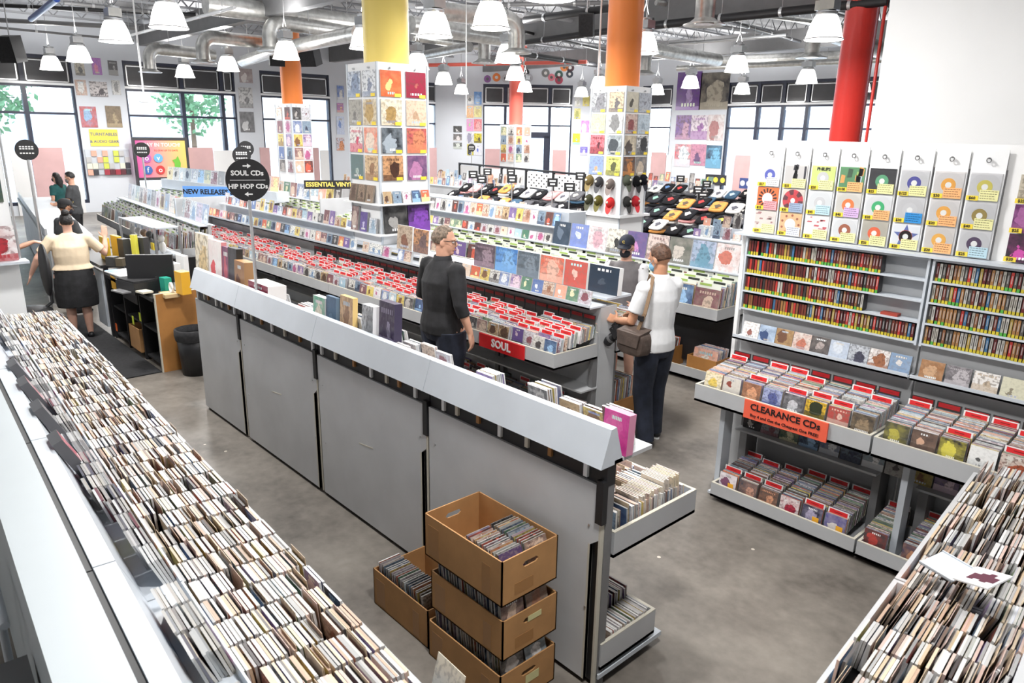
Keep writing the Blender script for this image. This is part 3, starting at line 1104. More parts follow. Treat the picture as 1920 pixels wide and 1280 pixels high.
# ================================================================== rack N: the low rack whose grey backs face the left aisle
NU = [(-7.05, -6.05), (-6.02, -4.69), (-4.66, -3.33), (-3.30, -1.96)]
for i, (x0, x1) in enumerate(NU):
    lb = ['grey browser rack unit beside the black counter', 'scratched grey browser rack unit between the counter end and the plain units', 'grey browser rack unit standing left of the cardboard boxes', 'grey browser rack unit with cardboard boxes stacked against its back'][i]
    t = thing('browser_rack', ((x0 + x1) / 2, 2.7, 0), lb, 'rack', 'grey browser rack units backing the aisle')
    bp = part(t, 'back_panel', 'panel_grey', lambda b: b.prism([(x0, 0.03), (x1 - 0.05, 0.03), (x1 - 0.05, 0.80), (x1, 0.84), (x1, 1.12), (x0, 1.12)], 'y', 2.385, 2.405))
    part(t, 'slot_shade', 'black', lambda b: b.box((x1 - 0.06, 2.406, 0.03), (x1 - 0.005, 2.41, 0.84)))  # black sheet painting in the darkness of the slot between panels
    for (sx, sz) in ((0.06, 0.9), (0.06, 0.45), (x1 - x0 - 0.06, 0.9), (x1 - x0 - 0.06, 0.45)):
        part(bp, 'screw', 'steel', lambda b: b.tube([(x0 + sx, 2.380, sz), (x0 + sx, 2.386, sz)], 0.006, 8))
    part(t, 'panel_edge', 'edge_cream', lambda b: b.box((x1 - 0.062, 2.384, 0.03), (x1 - 0.05, 2.406, 0.80)))
    part(t, 'end_strip', 'edge_cream', lambda b: b.box((x1, 2.385, 0.03), (x1 + 0.012, 2.41, 1.12)))
    part(t, 'upright', 'grey_dark', lambda b: b.box((x1 - 0.02, 2.41, 0.0), (x1 + 0.018, 2.46, 1.2)))
    part(t, 'upright', 'grey_dark', lambda b: b.box((x0 + 0.0, 2.41, 0.0), (x0 + 0.03, 2.46, 1.2)))
    part(t, 'bracket', 'black', lambda b: b.box((x1 - 0.02, 2.375, 0.93), (x1 + 0.022, 2.41, 1.15)))
    part(t, 'gap_shade', 'black', lambda b: b.box((x0, 2.40, 1.12), (x1 + 0.02, 2.46, 1.235)))  # black strip standing in for the shade of the gap under the ledge
    for k in range(7):
        cx = x0 + (k + 0.5 + random.uniform(-0.3, 0.3)) * (x1 - x0) / 7
        part(t, 'clip', ['white_gloss', 'edge_cream', 'tape'][k % 3], lambda b: b.box((cx - 0.012, 2.385, 1.135 + 0.01 * (k % 3)), (cx + 0.012, 2.40, 1.225)))
    le = part(t, 'ledge', 'grey_light', lambda b: b.prism([(2.345, 1.225), (2.405, 1.405), (2.44, 1.41), (2.50, 1.225)], 'x', x0, x1 + 0.026))
    part(t, 'tray', ['grey', 'edge_cream'], lambda b: tray(b, x0, x1 + 0.028, 2.47, 3.15, 0.725, 0.135))
    part(t, 'lower_tray', ['grey', 'edge_cream'], lambda b: tray(b, x0, x1 + 0.028, 2.42, 2.86, 0.11, 0.145))
    part(t, 'base_plate', 'grey_light', lambda b: b.box((x0, 2.41, 0.06), (x1 + 0.028, 2.93, 0.085)))
    part(t, 'foot', 'grey_dark', lambda b: b.box((x0 + 0.03, 2.45, 0.0), (x1 - 0.03, 2.85, 0.06)))
    part(t, 'shelf', 'grey', lambda b: b.box((x0, 2.44, 1.225), (x1 + 0.026, 2.72, 1.245)))
    if i in (1, 2):
        part(bp, 'scratch', 'edge_cream', lambda b: (b.box((-0.075, 2.3835, -0.004), (0.10, 2.385, 0.004), M=Matrix.Translation((x0 + 0.62, 0, 0.62)) @ Matrix.Rotation(-0.12, 4, 'Y'))))
items = []
x = -6.95
while x < -2.0:
    for it in column((x, 3.10, 0.755), (0, -1, 0), (-1, 0, 0), random.randint(24, 44), 0.0118, edge_used, 0.06, 0.06, h=0.135, tall=0.12):
        items.append(it)
    x += 0.153
nn = len(items)
x = -3.4
while x < -2.0:
    items += column((x, 2.83, 0.135), (0, -1, 0), (-1, 0, 0), 26, 0.0122, edge_mid, 0.05, 0.02, h=0.135 if random.random() < 0.5 else 0.19)
    x += 0.153
# tall cards at the open end of the N tray
for k in range(36):
    M = frame((-2.07 + random.uniform(-0.01, 0.01), 3.09 - 0.0135 * k, 0.755), (-1, 0, 0), (0, -0.1, 1))
    e = random.choice([(0.72, 0.58, 0.52), (0.76, 0.68, 0.58), (0.70, 0.60, 0.44), (0.62, 0.55, 0.48)])
    if k < 27:
        items.append((M, e, e, (0.75, 0.72, 0.7), k, (0.148, 0.205 if k < 12 else 0.18, 0.006)))
file_out(items, [], 'cd_case', '', '', 'filed_cds', 'CDs and cream cards filed in the trays behind the grey panels')
# cases lying along the head of rack N
items = []
x = -6.9
while x < -2.05:
    n = random.randint(3, 8)
    if random.random() < 0.82 and not (-6.95 < x < -4.55 and random.random() < 0.4):
        items += column((x, 2.66, 1.246), (0, -1, 0), (-1, 0, 0), n, 0.0115, lambda: random.choice(GREYS[:4]), 0.15, 0, h=random.choice([0.124, 0.124, 0.14, 0.18]))
    x += 0.156
file_out(items, range(0, len(items), 16), 'cd_case', 'white edged CD case standing along the sloping ledge top', 'CD cases along the ledge top', 'ledge_cds', 'white edged CD cases in a row behind the sloping ledge')
# boxed sets standing on the ledge
Y0 = 2.53
for (pa, pb, pt, pbm, t_, c1, c2, e, lb) in (
        (372, 396, 440, 510, 0.05, (0.80, 0.76, 0.66), (0.72, 0.55, 0.30), (0.8, 0.8, 0.8), 'white and gold boxed set with a red stripe on the ledge end'),
        (396, 420, 452, 520, 0.05, (0.80, 0.78, 0.76), (0.70, 0.10, 0.12), (0.75, 0.3, 0.3), 'white boxed set with pink side standing on the ledge'),
        (420, 434, 464, 525, 0.04, (0.14, 0.06, 0.13), (0.50, 0.10, 0.14), (0.2, 0.1, 0.15), 'dark purple boxed set with a red spot on the ledge'),
        (434, 449, 466, 530, 0.06, (0.015, 0.015, 0.018), (0.05, 0.05, 0.06), (0.03, 0.03, 0.03), 'black boxed set leaning on the ledge'),
        (450, 468, 490, 540, 0.10, (0.33, 0.17, 0.08), (0.12, 0.05, 0.03), (0.40, 0.22, 0.10), 'brown carved look box on the ledge by the sign pole'),
        (482, 518, 530, 552, 0.16, (0.22, 0.02, 0.05), (0.30, 0.05, 0.08), (0.78, 0.74, 0.72), 'low maroon boxed set with white top on the ledge'),
        (592, 613, 556, 598, 0.05, (0.03, 0.33, 0.22), (0.70, 0.62, 0.50), (0.75, 0.75, 0.75), 'green boxed set with a small figure on the ledge'),
        (614, 632, 556, 604, 0.03, (0.05, 0.11, 0.20), (0.10, 0.18, 0.28), (0.10, 0.16, 0.24), 'dark blue boxed set beside the green one'),
        (641, 664, 556, 612, 0.04, (0.60, 0.40, 0.24), (0.30, 0.17, 0.10), (0.70, 0.50, 0.20), 'tan disc box with a ring emblem on the ledge'),
        (684, 704, 572, 626, 0.06, (0.55, 0.56, 0.58), (0.30, 0.31, 0.33), (0.8, 0.8, 0.82), 'clear plastic case stack on the ledge'),
        (716, 744, 566, 642, 0.06, (0.035, 0.02, 0.06), (0.25, 0.22, 0.32), (0.05, 0.04, 0.08), 'tall dark violet boxed set on the ledge'),
        (1133, 1180, 768, 850, 0.05, (0.52, 0.03, 0.24), (0.60, 0.10, 0.30), (0.60, 0.25, 0.38), 'bright magenta boxed set at the near ledge end')):
    a, c = aty(pa, pbm, Y0), aty(pb, pbm, Y0)
    w = abs(c.x - a.x)
    cx = (a.x + c.x) / 2
    top = aty((pa + pb) / 2, pt, Y0).z
    h = max(0.12, top - 1.25)
    put_slab('boxed_set', frame((cx, Y0, 1.246), (1, 0, 0), (0, 0.06, 1)), round(w, 3), round(h, 3), t_, e, (c1, c2), int(pa), lb, 'boxed set', 'boxed sets on the sloping ledge')

# ================================================================== rack S: soul and hip hop CDs
SX0, SX1, SY = -13.15, -4.12, 4.30
nS = 7
su = (SX1 - SX0) / nS
for i in range(nS):
    x0, x1 = SX0 + i * su, SX0 + (i + 1) * su - 0.006
    t = thing('browser_rack', ((x0 + x1) / 2, 4.9, 0), ('grey CD browser rack unit at the red SOUL sign end' if i == nS - 1 else ('grey CD browser rack unit at the tall grey end panel' if i == 0 else 'grey CD browser rack unit, %s from the SOUL sign end' % ['', 'sixth', 'fifth', 'fourth', 'third', 'second'][i])), 'rack', 'CD browser rack units of the soul row')
    part(t, 'tray', ['grey', 'edge_cream'], lambda b: tray(b, x0, x1, SY, 4.86, 0.735, 0.135, back=0.24))
    part(t, 'rear_tray', ['grey', 'edge_cream'], lambda b: tray(b, x0, x1, 5.12, 5.66, 0.735, 0.135))
    part(t, 'middle_board', 'grey', lambda b: b.box((x0, 4.88, 0.05), (x1, 5.10, 1.20)))
    part(t, 'ledge', 'grey_light', lambda b: (b.box((x0, 4.72, 1.205), (x1, 4.95, 1.22)), b.box((x0, 4.72, 1.205), (x1, 4.728, 1.245))))
    part(t, 'top_shelf', 'grey_light', lambda b: b.box((x0, 4.95, 1.255), (x1, 5.30, 1.275)))
    part(t, 'lower_tray', ['grey', 'edge_cream'], lambda b: tray(b, x0, x1, 4.42, 4.86, 0.09, 0.11))
    part(t, 'lower_shelf', 'grey', lambda b: b.box((x0, 4.66, 0.44), (x1, 4.88, 0.455)))
    part(t, 'upright', 'grey_dark', lambda b: b.box((x0 + 0.01, 4.82, 0.0), (x0 + 0.06, 5.14, 0.74)))
    part(t, 'upright', 'grey_dark', lambda b: b.box((x1 - 0.06, 4.82, 0.0), (x1 - 0.01, 5.14, 0.74)))
    part(t, 'kick', 'black', lambda b: b.box((x0, 4.5, 0.0), (x1, 5.5, 0.088)))
ep = thing('end_panel', (SX0, 4.9, 0), 'tall grey end panel closing the soul rack', 'panel')
part(ep, 'board', 'grey', lambda b: b.box((SX0 - 0.05, 4.30, 0.0), (SX0 - 0.01, 5.7, 1.52)))
part(ep, 'edge_strip', 'grey_light', lambda b: b.box((SX0 - 0.05, 4.28, 0.0), (SX0 - 0.01, 4.30, 1.52)))
# stock: columns of CDs with red dividers
items, fronts, divs = [], [], []
ncol = int((SX1 - SX0 - 0.06) / 0.153)
for c in range(ncol):
    x = SX1 - 0.10 - c * 0.153
    colm = column((x, SY + 0.045, 0.85), (0, 1, 0), (1, 0, 0), random.randint(24, 33), 0.0125, edge_mid, 0.16, 0.16, gap=0.08)
    fronts.append(len(items))
    items += colm
    for k in sorted(random.sample(range(2, 11), random.choice([3, 4, 4, 5]))):
        divs.append(((x + random.uniform(-0.004, 0.004), SY + 0.045 + k * 0.042, 0.855 + k * 0.0068), 0.16))
    if c < 26:
        for k in range(3):
            items += []
file_out(items, fronts[:40], 'cd_case', '{c} CD case with {d} print at the front of the soul tray', 'CD cases fronting the soul tray', 'soul_cds', 'CDs filed between red dividers along the soul rack')
LB = 'white card with a red header standing between CDs in the soul rack'
for i, (o, ln) in enumerate(divs[:235]):
    put_div(DIV_RED, o, (1, 0, 0), (0, 1, 0), ln, LB, 'red divider cards in the soul rack')
rest = divs[235:]
if rest:
    b = MB()
    for o, ln in rest:
        M = frame(o, (1, 0, 0), (0, math.sin(ln), math.cos(ln)))
        b.box((-0.072, -0.001, 0), (0.072, 0.001, 0.165), 0, (0.78, 0.76, 0.76), M)
        b.box((-0.062, -0.0022, 0.129), (0.062, 0.0022, 0.158), 0, (0.66, 0.02, 0.025), M)
    tag(b.build('divider_cards', 'paint'), 'red headed divider cards at the far part of the soul rack', 'dividers', kind='stuff')
b = MB()
for i in range(nS):
    x0, x1 = SX0 + i * su, SX0 + (i + 1) * su - 0.006
    o = MB(); o.box((x0 + 0.02, SY + 0.02, 0.80), (x1 - 0.02, SY + 0.024, 0.905))
    tag(o.build('pocket_strip', 'plexi'), 'clear plastic pocket strip along the front of the soul tray', 'pocket strip', 'clear pocket strips on the soul tray')
# red cards under the ledge, its shade put into their colour
for c in range(0, ncol):
    if c < 34:
        put_div(DIV_SHADED, (SX1 - 0.10 - c * 0.153, 4.83, 0.965), (1, 0, 0), (0, 1, 0), 0.05, 'red header card darkened for the shade under the soul rack ledge', 'shade darkened red cards under the ledge')
# CDs facing out on the ledge
items = []
x = SX1 - 0.14
while x > SX0 + 0.1:
    if random.random() < 0.95:
        p = random.choice(PAL)
        items.append((frame((x, 4.80 + random.uniform(0, 0.01), 1.222), (1, 0, 0), (0, 0.22, 1)), random.choice(GREYS), p[0], p[1], random.randint(1, 4000), (0.142, 0.125, 0.012 + 0.02 * random.random())))
    x -= 0.153
file_out(items, range(20), 'cd_case', '{c} CD case with {d} print facing out on the soul rack ledge', 'CD cases on the soul rack ledge', 'ledge_display_cds', 'CDs displayed face out along the far ledge of the soul rack')
# second row higher up on the left half
t = thing('display_ledge', (-10.2, 5.0, 1.27), 'raised grey display ledge over the far half of the soul rack', 'ledge')
part(t, 'shelf', 'grey_light', lambda b: b.box((SX0 + 0.05, 5.0, 1.40), (-8.75, 5.14, 1.415)))
part(t, 'riser', 'grey_light', lambda b: b.box((SX0 + 0.05, 5.12, 1.275), (-8.75, 5.14, 1.40)))
items = []
x = -8.9
while x > SX0 + 0.1:
    p = random.choice(PAL)
    items.append((frame((x, 5.06, 1.415), (1, 0, 0), (0, 0.2, 1)), random.choice(GREYS), p[0], p[1], random.randint(1, 4000), (0.142, 0.125 if random.random() < 0.8 else 0.19, 0.02)))
    x -= 0.16
x = -7.75
while x > -8.8:
    x -= 0.16
file_out(items, [], 'cd_case', '', '', 'raised_display_cds', 'CDs face out on the raised ledge of the soul rack')
# LP boxes standing along the head of rack S
for (pa, pb, pt, th, c1, c2, e, lb) in ((742, 770, 425, 0.03, (0.55, 0.45, 0.34), (0.25, 0.12, 0.08), (0.7, 0.7, 0.7), 'tan LP sleeve with brown figure on the soul rack head'), (772, 800, 432, 0.03, (0.60, 0.30, 0.14), (0.15, 0.10, 0.10), (0.7, 0.7, 0.7), 'orange brown LP sleeve on the soul rack head'),
                                         (886, 924, 462, 0.05, (0.045, 0.03, 0.045), (0.30, 0.22, 0.26), (0.3, 0.3, 0.3), 'black LP box with small photo panel beside the blue sleeve'), (925, 966, 470, 0.05, (0.06, 0.19, 0.48), (0.20, 0.40, 0.68), (0.75, 0.75, 0.75), 'blue LP sleeve on the head of the soul rack'),
                                         (968, 1009, 478, 0.08, (0.10, 0.13, 0.16), (0.20, 0.24, 0.28), (0.7, 0.7, 0.7), 'slate coloured LP stack on the soul rack head'), (1010, 1054, 484, 0.07, (0.66, 0.11, 0.06), (0.75, 0.45, 0.35), (0.75, 0.72, 0.7), 'red LP sleeve with two faces on the soul rack head'),
                                         (1055, 1098, 495, 0.06, (0.55, 0.10, 0.08), (0.75, 0.50, 0.42), (0.7, 0.7, 0.68), 'red and pink patterned LP sleeve on the soul rack head'), (1101, 1158, 503, 0.06, (0.03, 0.045, 0.07), (0.07, 0.09, 0.12), (0.75, 0.75, 0.75), 'large midnight blue LP box at the SOUL end')):
    a, c = aty(pa, 520, 5.08), aty(pb, 520, 5.08)
    tp = aty((pa + pb) / 2, pt, 5.08).z
    put_slab('boxed_set', frame(((a.x + c.x) / 2, 5.12, 1.276), (1, 0, 0), (0, 0.08, 1)), round(abs(a.x - c.x) * 0.98, 3), round(min(0.34, max(0.25, tp - 1.27)), 3), th, e, (c1, c2), int(pa), lb, 'record', 'LP boxes on the head of the soul rack')
# rear LP side seen at the open end
items = []
for c in range(6):
    items += column((SX1 - 0.18 - c * 0.33, 5.62, 0.76), (0, -1, 0), (-1, 0, 0), 32, 0.0135, edge_lp, 0.05, 0.0, w=0.31, h=0.312, t=0.007)
file_out(items, range(28), 'record_sleeve', 'LP sleeve with {c} cover filed in the tray the two men browse', 'LPs in the tray at the soul rack end', 'rear_records', 'LP sleeves filed on the rear side of the soul rack')
# low tray stock of rack S
items = []
for c in range(34):
    items += column((SX1 - 0.12 - c * 0.16, 4.46, 0.115), (0, 1, 0), (1, 0, 0), 26, 0.0125, edge_dark, 0.14, 0.12)
file_out(items, [], 'cd_case', '', '', 'low_tray_cds', 'dark topped CDs filed in the floor level soul tray')
for c, k in ((0, 8), (1, 6), (2, 9), (4, 7), (5, 9), (7, 5), (9, 8), (10, 6)):
    put_div(DIV_RED, (SX1 - 0.12 - c * 0.16, 4.46 + k * 0.04, 0.125 + k * 0.005), (1, 0, 0), (0, 1, 0), 0.14, 'red headed divider card in the floor level soul tray', 'dividers in the low soul tray')
# SOUL sign
a, c = aty(900, 640, SY), aty(984, 665, SY)
t = thing('section_sign', ((a.x + c.x) / 2, SY - 0.01, 0.74), 'red sign with white lettering reading SOUL on the rack front', 'sign')
part(t, 'plate', 'red', lambda b: b.box((a.x, SY - 0.012, 0.738), (c.x, SY - 0.001, 0.868)))
text('SOUL', 0.105, 'text_white', t, Matrix.Translation(((a.x + c.x) / 2, SY - 0.014, 0.803)), 0.035)
t = thing('section_sign', (SX0 + 0.25, SY - 0.01, 0.74), 'small red sign with white lettering at the far end of the soul rack', 'sign')
part(t, 'plate', 'red', lambda b: b.box((SX0 + 0.06, SY - 0.012, 0.738), (SX0 + 0.5, SY - 0.001, 0.868)))
part(t, 'lettering', 'text_white', lambda b: [b.box((SX0 + 0.16 + 0.06 * k, SY - 0.015, 0.775), (SX0 + 0.20 + 0.06 * k, SY - 0.013, 0.83)) for k in range(4)])


# ================================================================== R: clearance CDs, cassette shelves, singles board
RU = [(-2.90, -1.60), (-1.585, -0.22)]
for i, (x0, x1) in enumerate(RU):
    t = thing('browser_rack', ((x0 + x1) / 2, 4.9, 0), ['grey wall rack unit carrying the orange clearance sign', 'grey wall rack unit next to the clearance unit'][i], 'rack', 'wall rack units under the singles board')
    part(t, 'tray', ['grey', 'edge_cream'], lambda b: tray(b, x0, x1, 4.57, 5.10, 0.755, 0.13, back=0.2))
    part(t, 'side_post', 'grey_light', lambda b: b.box((x0 + 0.16, 4.70, 0.06), (x0 + 0.20, 4.82, 0.755)))
    part(t, 'upright', 'grey_dark', lambda b: b.box((x0 + 0.20, 4.95, 0.06), (x0 + 0.26, 5.12, 0.755)))
    part(t, 'upright', 'grey_dark', lambda b: b.box((x1 - 0.08, 4.95, 0.06), (x1 - 0.03, 5.12, 0.755)))
    part(t, 'back_board', 'grey', lambda b: b.box((x0, 5.16, 0.06), (x1, 5.20, 1.40)))
    part(t, 'middle_shelf', 'grey', lambda b: b.box((x0 + 0.2, 4.86, 0.50), (x1 - 0.03, 5.10, 0.515)))
    part(t, 'ledge', 'grey_light', lambda b: (b.box((x0, 5.03, 1.165), (x1, 5.16, 1.178)), b.box((x0, 5.03, 1.165), (x1, 5.036, 1.20))))
    part(t, 'lower_tray', ['grey', 'edge_cream'], lambda b: tray(b, x0 + 0.21 if i == 0 else x0, x1, 4.58, 5.05, 0.035, 0.11))
    part(t, 'base_plate', 'grey_light', lambda b: b.box((x0 + 0.15, 4.64, 0.015), (x1, 5.16, 0.034)))
    part(t, 'foot', 'black', lambda b: b.box((x0 + 0.25, 4.75, 0.0), (x1 - 0.05, 5.1, 0.015)))
    # cassette shelf case
    s = thing('shelf_case', ((x0 + x1) / 2, 5.15, 1.39), ['grey shelf case with four rows of cassettes and empty right ends', 'grey shelf case full of pale cassettes beside the half empty one'][i], 'shelf', 'cassette shelf cases on the wall')
    part(s, 'back', 'grey', lambda b: b.box((x0, 5.205, 1.385), (x1, 5.22, 1.97)))
    part(s, 'side', 'grey_light', lambda b: b.box((x0, 5.09, 1.385), (x0 + 0.015, 5.205, 1.97)))
    part(s, 'side', 'grey_light', lambda b: b.box((x1 - 0.015, 5.09, 1.385), (x1, 5.205, 1.97)))
    for k in range(5):
        z = 1.395 + k * 0.138
        part(s, 'shelf', 'grey_light', lambda b: b.box((x0 + 0.015, 5.09, z), (x1 - 0.015, 5.205, z + 0.012)))
# cassettes: one mesh per look, 300 of them objects of their own
SPINES = [(0.16, 0.02, 0.02), (0.22, 0.05, 0.03), (0.10, 0.02, 0.02), (0.55, 0.52, 0.46), (0.62, 0.60, 0.56), (0.05, 0.04, 0.04), (0.30, 0.12, 0.05), (0.45, 0.22, 0.08), (0.12, 0.11, 0.10), (0.60, 0.05, 0.04), (0.06, 0.18, 0.35), (0.55, 0.38, 0.08)]


def cassette_mesh(spine, stick):
    b = MB()
    b.box((-0.0086, 0.0, 0), (0.0086, 0.068, 0.116), 0, (0.03, 0.03, 0.032))
    b.box((-0.0078, -0.0012, 0.022), (0.0078, 0.0, 0.114), 0, spine)
    b.box((-0.0078, -0.0014, 0.001), (0.0078, 0.0, 0.022), 0, stick)
    b.box((-0.0025, -0.0018, 0.045), (0.0025, -0.001, 0.095), 0, tuple(min(1, q * 0.4 + 0.3) if sum(spine) < 1 else q * 0.3 for q in spine))
    return b.data('cassette', ['paint'])


ST = [(0.56, 0.46, 0.03), (0.50, 0.40, 0.03), (0.08, 0.36, 0.05)]
SPINES = [tuple(q * 0.72 for q in s_) for s_ in SPINES]
CAS = {(i, j): cassette_mesh(s, ST[j]) for i, s in enumerate(SPINES) for j in range(3)}
cas = []
for u, (x0, x1) in enumerate(RU):
    for row in range(4):
        z = 1.407 + row * 0.138
        xe = x1 - 0.02
        if u == 0:
            xe = {3: -1.90, 2: -1.90, 1: -1.98, 0: -1.63}[row]
        x = x0 + 0.03
        bias = [3, 4, 7, 8] if u == 1 else [0, 1, 2, 9]
        while x < xe:
            if random.random() < 0.985:
                k = random.choice(bias) if random.random() < (0.5 if x < x0 + 0.45 else 0.25) else random.randrange(len(SPINES))
                j = 2 if random.random() < (0.14 if int(x * 8) % 3 else 0.3) else random.randint(0, 1)
                cas.append(((x, 5.10 + random.uniform(0, 0.008), z), (k, j), u))
            x += 0.0205
cas_near = sorted(range(len(cas)), key=lambda i: -cas[i][0][0])
pick = set(cas_near[60:360]) if len(cas) > 360 else set(range(len(cas)))
b = MB()
for i, (p, kj, u) in enumerate(cas):
    if i in pick:
        o = link('cassette', CAS[kj])
        o.location = p
        tag(o, '%s cassette with %s price sticker, %s row of the %s shelf case' % (color_name(SPINES[kj[0]]), ['yellow', 'yellow', 'green'][kj[1]], ['lowest', 'third', 'second', 'top'][round((p[2] - 1.407) / 0.138)], 'half empty' if u == 0 else 'full'), 'cassette', 'cassettes on the half empty shelf case' if u == 0 else 'cassettes on the full shelf case')
    else:
        M = Matrix.Translation(p)
        b.box((-0.0086, 0.0, 0), (0.0086, 0.068, 0.109), 0, (0.03, 0.03, 0.032), M)
        b.box((-0.0078, -0.0012, 0.026), (0.0078, 0.0, 0.107), 0, SPINES[kj[0]], M)
        b.box((-0.0078, -0.0014, 0.001), (0.0078, 0.0, 0.026), 0, ST[kj[1]], M)
if b.f:
    tag(b.build('cassettes', 'paint'), 'further cassettes packed along the wall shelves', 'cassettes', kind='stuff')
b = MB(); b.box((-1.86, 5.11, 1.407 + 0.138), (-1.75, 5.175, 1.407 + 0.155), 0, (0.35, 0.05, 0.03)); 
tag(b.build('cassette', 'paint'), 'single red cassette lying flat on an empty shelf end', 'cassette')
# stock of the clearance trays
fr = [((0.78, 0.72, 0.60), (0.75, 0.55, 0.12)), ((0.70, 0.66, 0.60), (0.30, 0.08, 0.06)), ((0.22, 0.10, 0.06), (0.70, 0.35, 0.20)), ((0.40, 0.45, 0.65), (0.10, 0.12, 0.30)), ((0.03, 0.03, 0.035), (0.55, 0.55, 0.58)), ((0.82, 0.52, 0.05), (0.03, 0.04, 0.02)), ((0.45, 0.07, 0.06), (0.75, 0.50, 0.42)), ((0.05, 0.045, 0.04), (0.30, 0.22, 0.14)),
      ((0.06, 0.06, 0.055), (0.45, 0.40, 0.08)), ((0.10, 0.07, 0.06), (0.65, 0.40, 0.28)), ((0.035, 0.03, 0.035), (0.70, 0.62, 0.10)), ((0.78, 0.78, 0.77), (0.10, 0.10, 0.10)), ((0.70, 0.68, 0.62), (0.40, 0.10, 0.05))]
xs = [RU[0][0] + 0.10 + k * 0.158 for k in range(8)] + [RU[1][0] + 0.10 + k * 0.158 for k in range(8)]
items, ids, dv = [], [], []
for i, x in enumerate(xs):
    cm = column((x, 4.645, 0.855), (0, 1, 0), (1, 0, 0), 31, 0.0122, edge_mid if i % 3 else edge_used, 0.15, 0.12, gap=0.01, jit=0.002)
    M, e, c1, c2, sd, sz = cm[0]
    pal = fr[i % len(fr)]
    cm[0] = (M, (0.45, 0.45, 0.45), pal[0], pal[1], 100 + i, (0.142, 0.125, 0.0095))
    put_slab('cd_case', M, 0.142, 0.125, 0.0095, (0.45, 0.45, 0.45), pal, 100 + i, '%s CD case with %s print fronting a clearance tray column' % (color_name(pal[0]), color_name(pal[1])), 'CD', 'CD cases fronting the clearance trays')
    items += cm[1:]
    dv.append((x, 5.03, 0.905, DIV_SHADED))
    for k in ([(9,), (), (2, 10), (10,), (1, 8), (2,), (1, 9), (7,)][i % 8]):
        dv.append((x, 4.65 + k * 0.036, 0.862 + k * 0.0043, DIV_RED))
    q = MB(); q.box((x - 0.075, 4.622, 0.80), (x + 0.075, 4.626, 0.91)); q.box((x - 0.075, 4.605, 0.80), (x - 0.073, 4.64, 0.90)); q.box((x + 0.073, 4.605, 0.80), (x + 0.075, 4.64, 0.90))
    tag(q.build('cd_pocket', 'plexi'), 'clear plastic pocket before a clearance tray column', 'pocket', 'clear pockets on the clearance trays')
xl = [RU[0][0] + 0.31 + k * 0.165 for k in range(6)] + [-1.50, -1.26, -1.05, -0.88]
for i, x in enumerate(xl):
    cm = column((x, 4.64, 0.10), (0, 1, 0), (1, 0, 0), 30, 0.0122, edge_dark, 0.14, 0.14, gap=0.01, jit=0.002)
    M = cm[0][0]
    pal = [((0.78, 0.74, 0.76), (0.20, 0.08, 0.14)), ((0.05, 0.06, 0.08), (0.55, 0.30, 0.22)), ((0.06, 0.05, 0.05), (0.62, 0.30, 0.18)), ((0.76, 0.74, 0.73), (0.42, 0.03, 0.06)), ((0.025, 0.025, 0.05), (0.40, 0.36, 0.50)), ((0.09, 0.08, 0.26), (0.70, 0.65, 0.62)), ((0.06, 0.05, 0.05), (0.45, 0.06, 0.05)), ((0.05, 0.05, 0.10), (0.50, 0.25, 0.14)), ((0.10, 0.10, 0.10), (0.5, 0.5, 0.5)), ((0.3, 0.1, 0.1), (0.6, 0.6, 0.6))][i]
    put_slab('cd_case', M, 0.142, 0.125, 0.0095, (0.3, 0.3, 0.3), pal, 140 + i, '%s CD case with %s print fronting a floor level column' % (color_name(pal[0]), color_name(pal[1])), 'CD', 'CD cases fronting the low clearance trays')
    items += cm[1:]
    for k in ([(1, 9), (1, 8), (1, 9), (10,), (0, 10), (0, 10), (9,), (10,), (9,), (9,)][i]):
        dv.append((x, 4.66 + k * 0.036, 0.108 + k * 0.005, DIV_RED))
    q = MB(); q.box((x - 0.074, 4.622, 0.07), (x + 0.074, 4.626, 0.165))
    tag(q.build('cd_pocket', 'plexi'), 'clear plastic pocket before a floor level column', 'pocket', 'clear pockets on the low trays')
    if i in (0, 4, 5):
        q = MB(); q.box((x + 0.02, 4.612, 0.13), (x + 0.065, 4.614, 0.175))
        tag(q.build('price_sticker', mat('sticker_orange', (0.85, 0.42, 0.03), 0.5)), 'orange square price sticker on a floor level CD', 'sticker', 'orange price stickers')
file_out(items, [], 'cd_case', '', '', 'clearance_cds', 'CDs filed in the clearance trays of the wall rack')
for (x, y_, z_, me) in dv:
    put_div(me, (x, y_, z_), (1, 0, 0), (0, 1, 0), 0.14 if me is DIV_RED else 0.05, 'white card with red header standing in the clearance trays' if me is DIV_RED else 'red header card darkened for the shade at the back of the clearance tray', 'red divider cards in the clearance trays' if me is DIV_RED else 'shade darkened header cards in the clearance trays')
# CDs on the R ledge, and in the dark shelf below
pals = [((0.80, 0.78, 0.76), (0.30, 0.12, 0.10)), ((0.45, 0.55, 0.68), (0.05, 0.08, 0.18)), ((0.42, 0.27, 0.13), (0.16, 0.08, 0.05)), ((0.66, 0.60, 0.55), (0.50, 0.18, 0.12)), ((0.06, 0.055, 0.055), (0.40, 0.34, 0.32)), ((0.42, 0.48, 0.58), (0.60, 0.64, 0.70)), ((0.55, 0.58, 0.62), (0.06, 0.06, 0.09)), ((0.80, 0.80, 0.79), (0.30, 0.12, 0.06)), ((0.20, 0.30, 0.45), (0.65, 0.62, 0.60)),
        ((0.30, 0.14, 0.06), (0.55, 0.34, 0.20)), ((0.10, 0.09, 0.10), (0.45, 0.42, 0.44)), ((0.76, 0.74, 0.72), (0.50, 0.40, 0.30)), ((0.62, 0.60, 0.46), (0.25, 0.22, 0.16)), ((0.5, 0.5, 0.5), (0.2, 0.1, 0.1))]
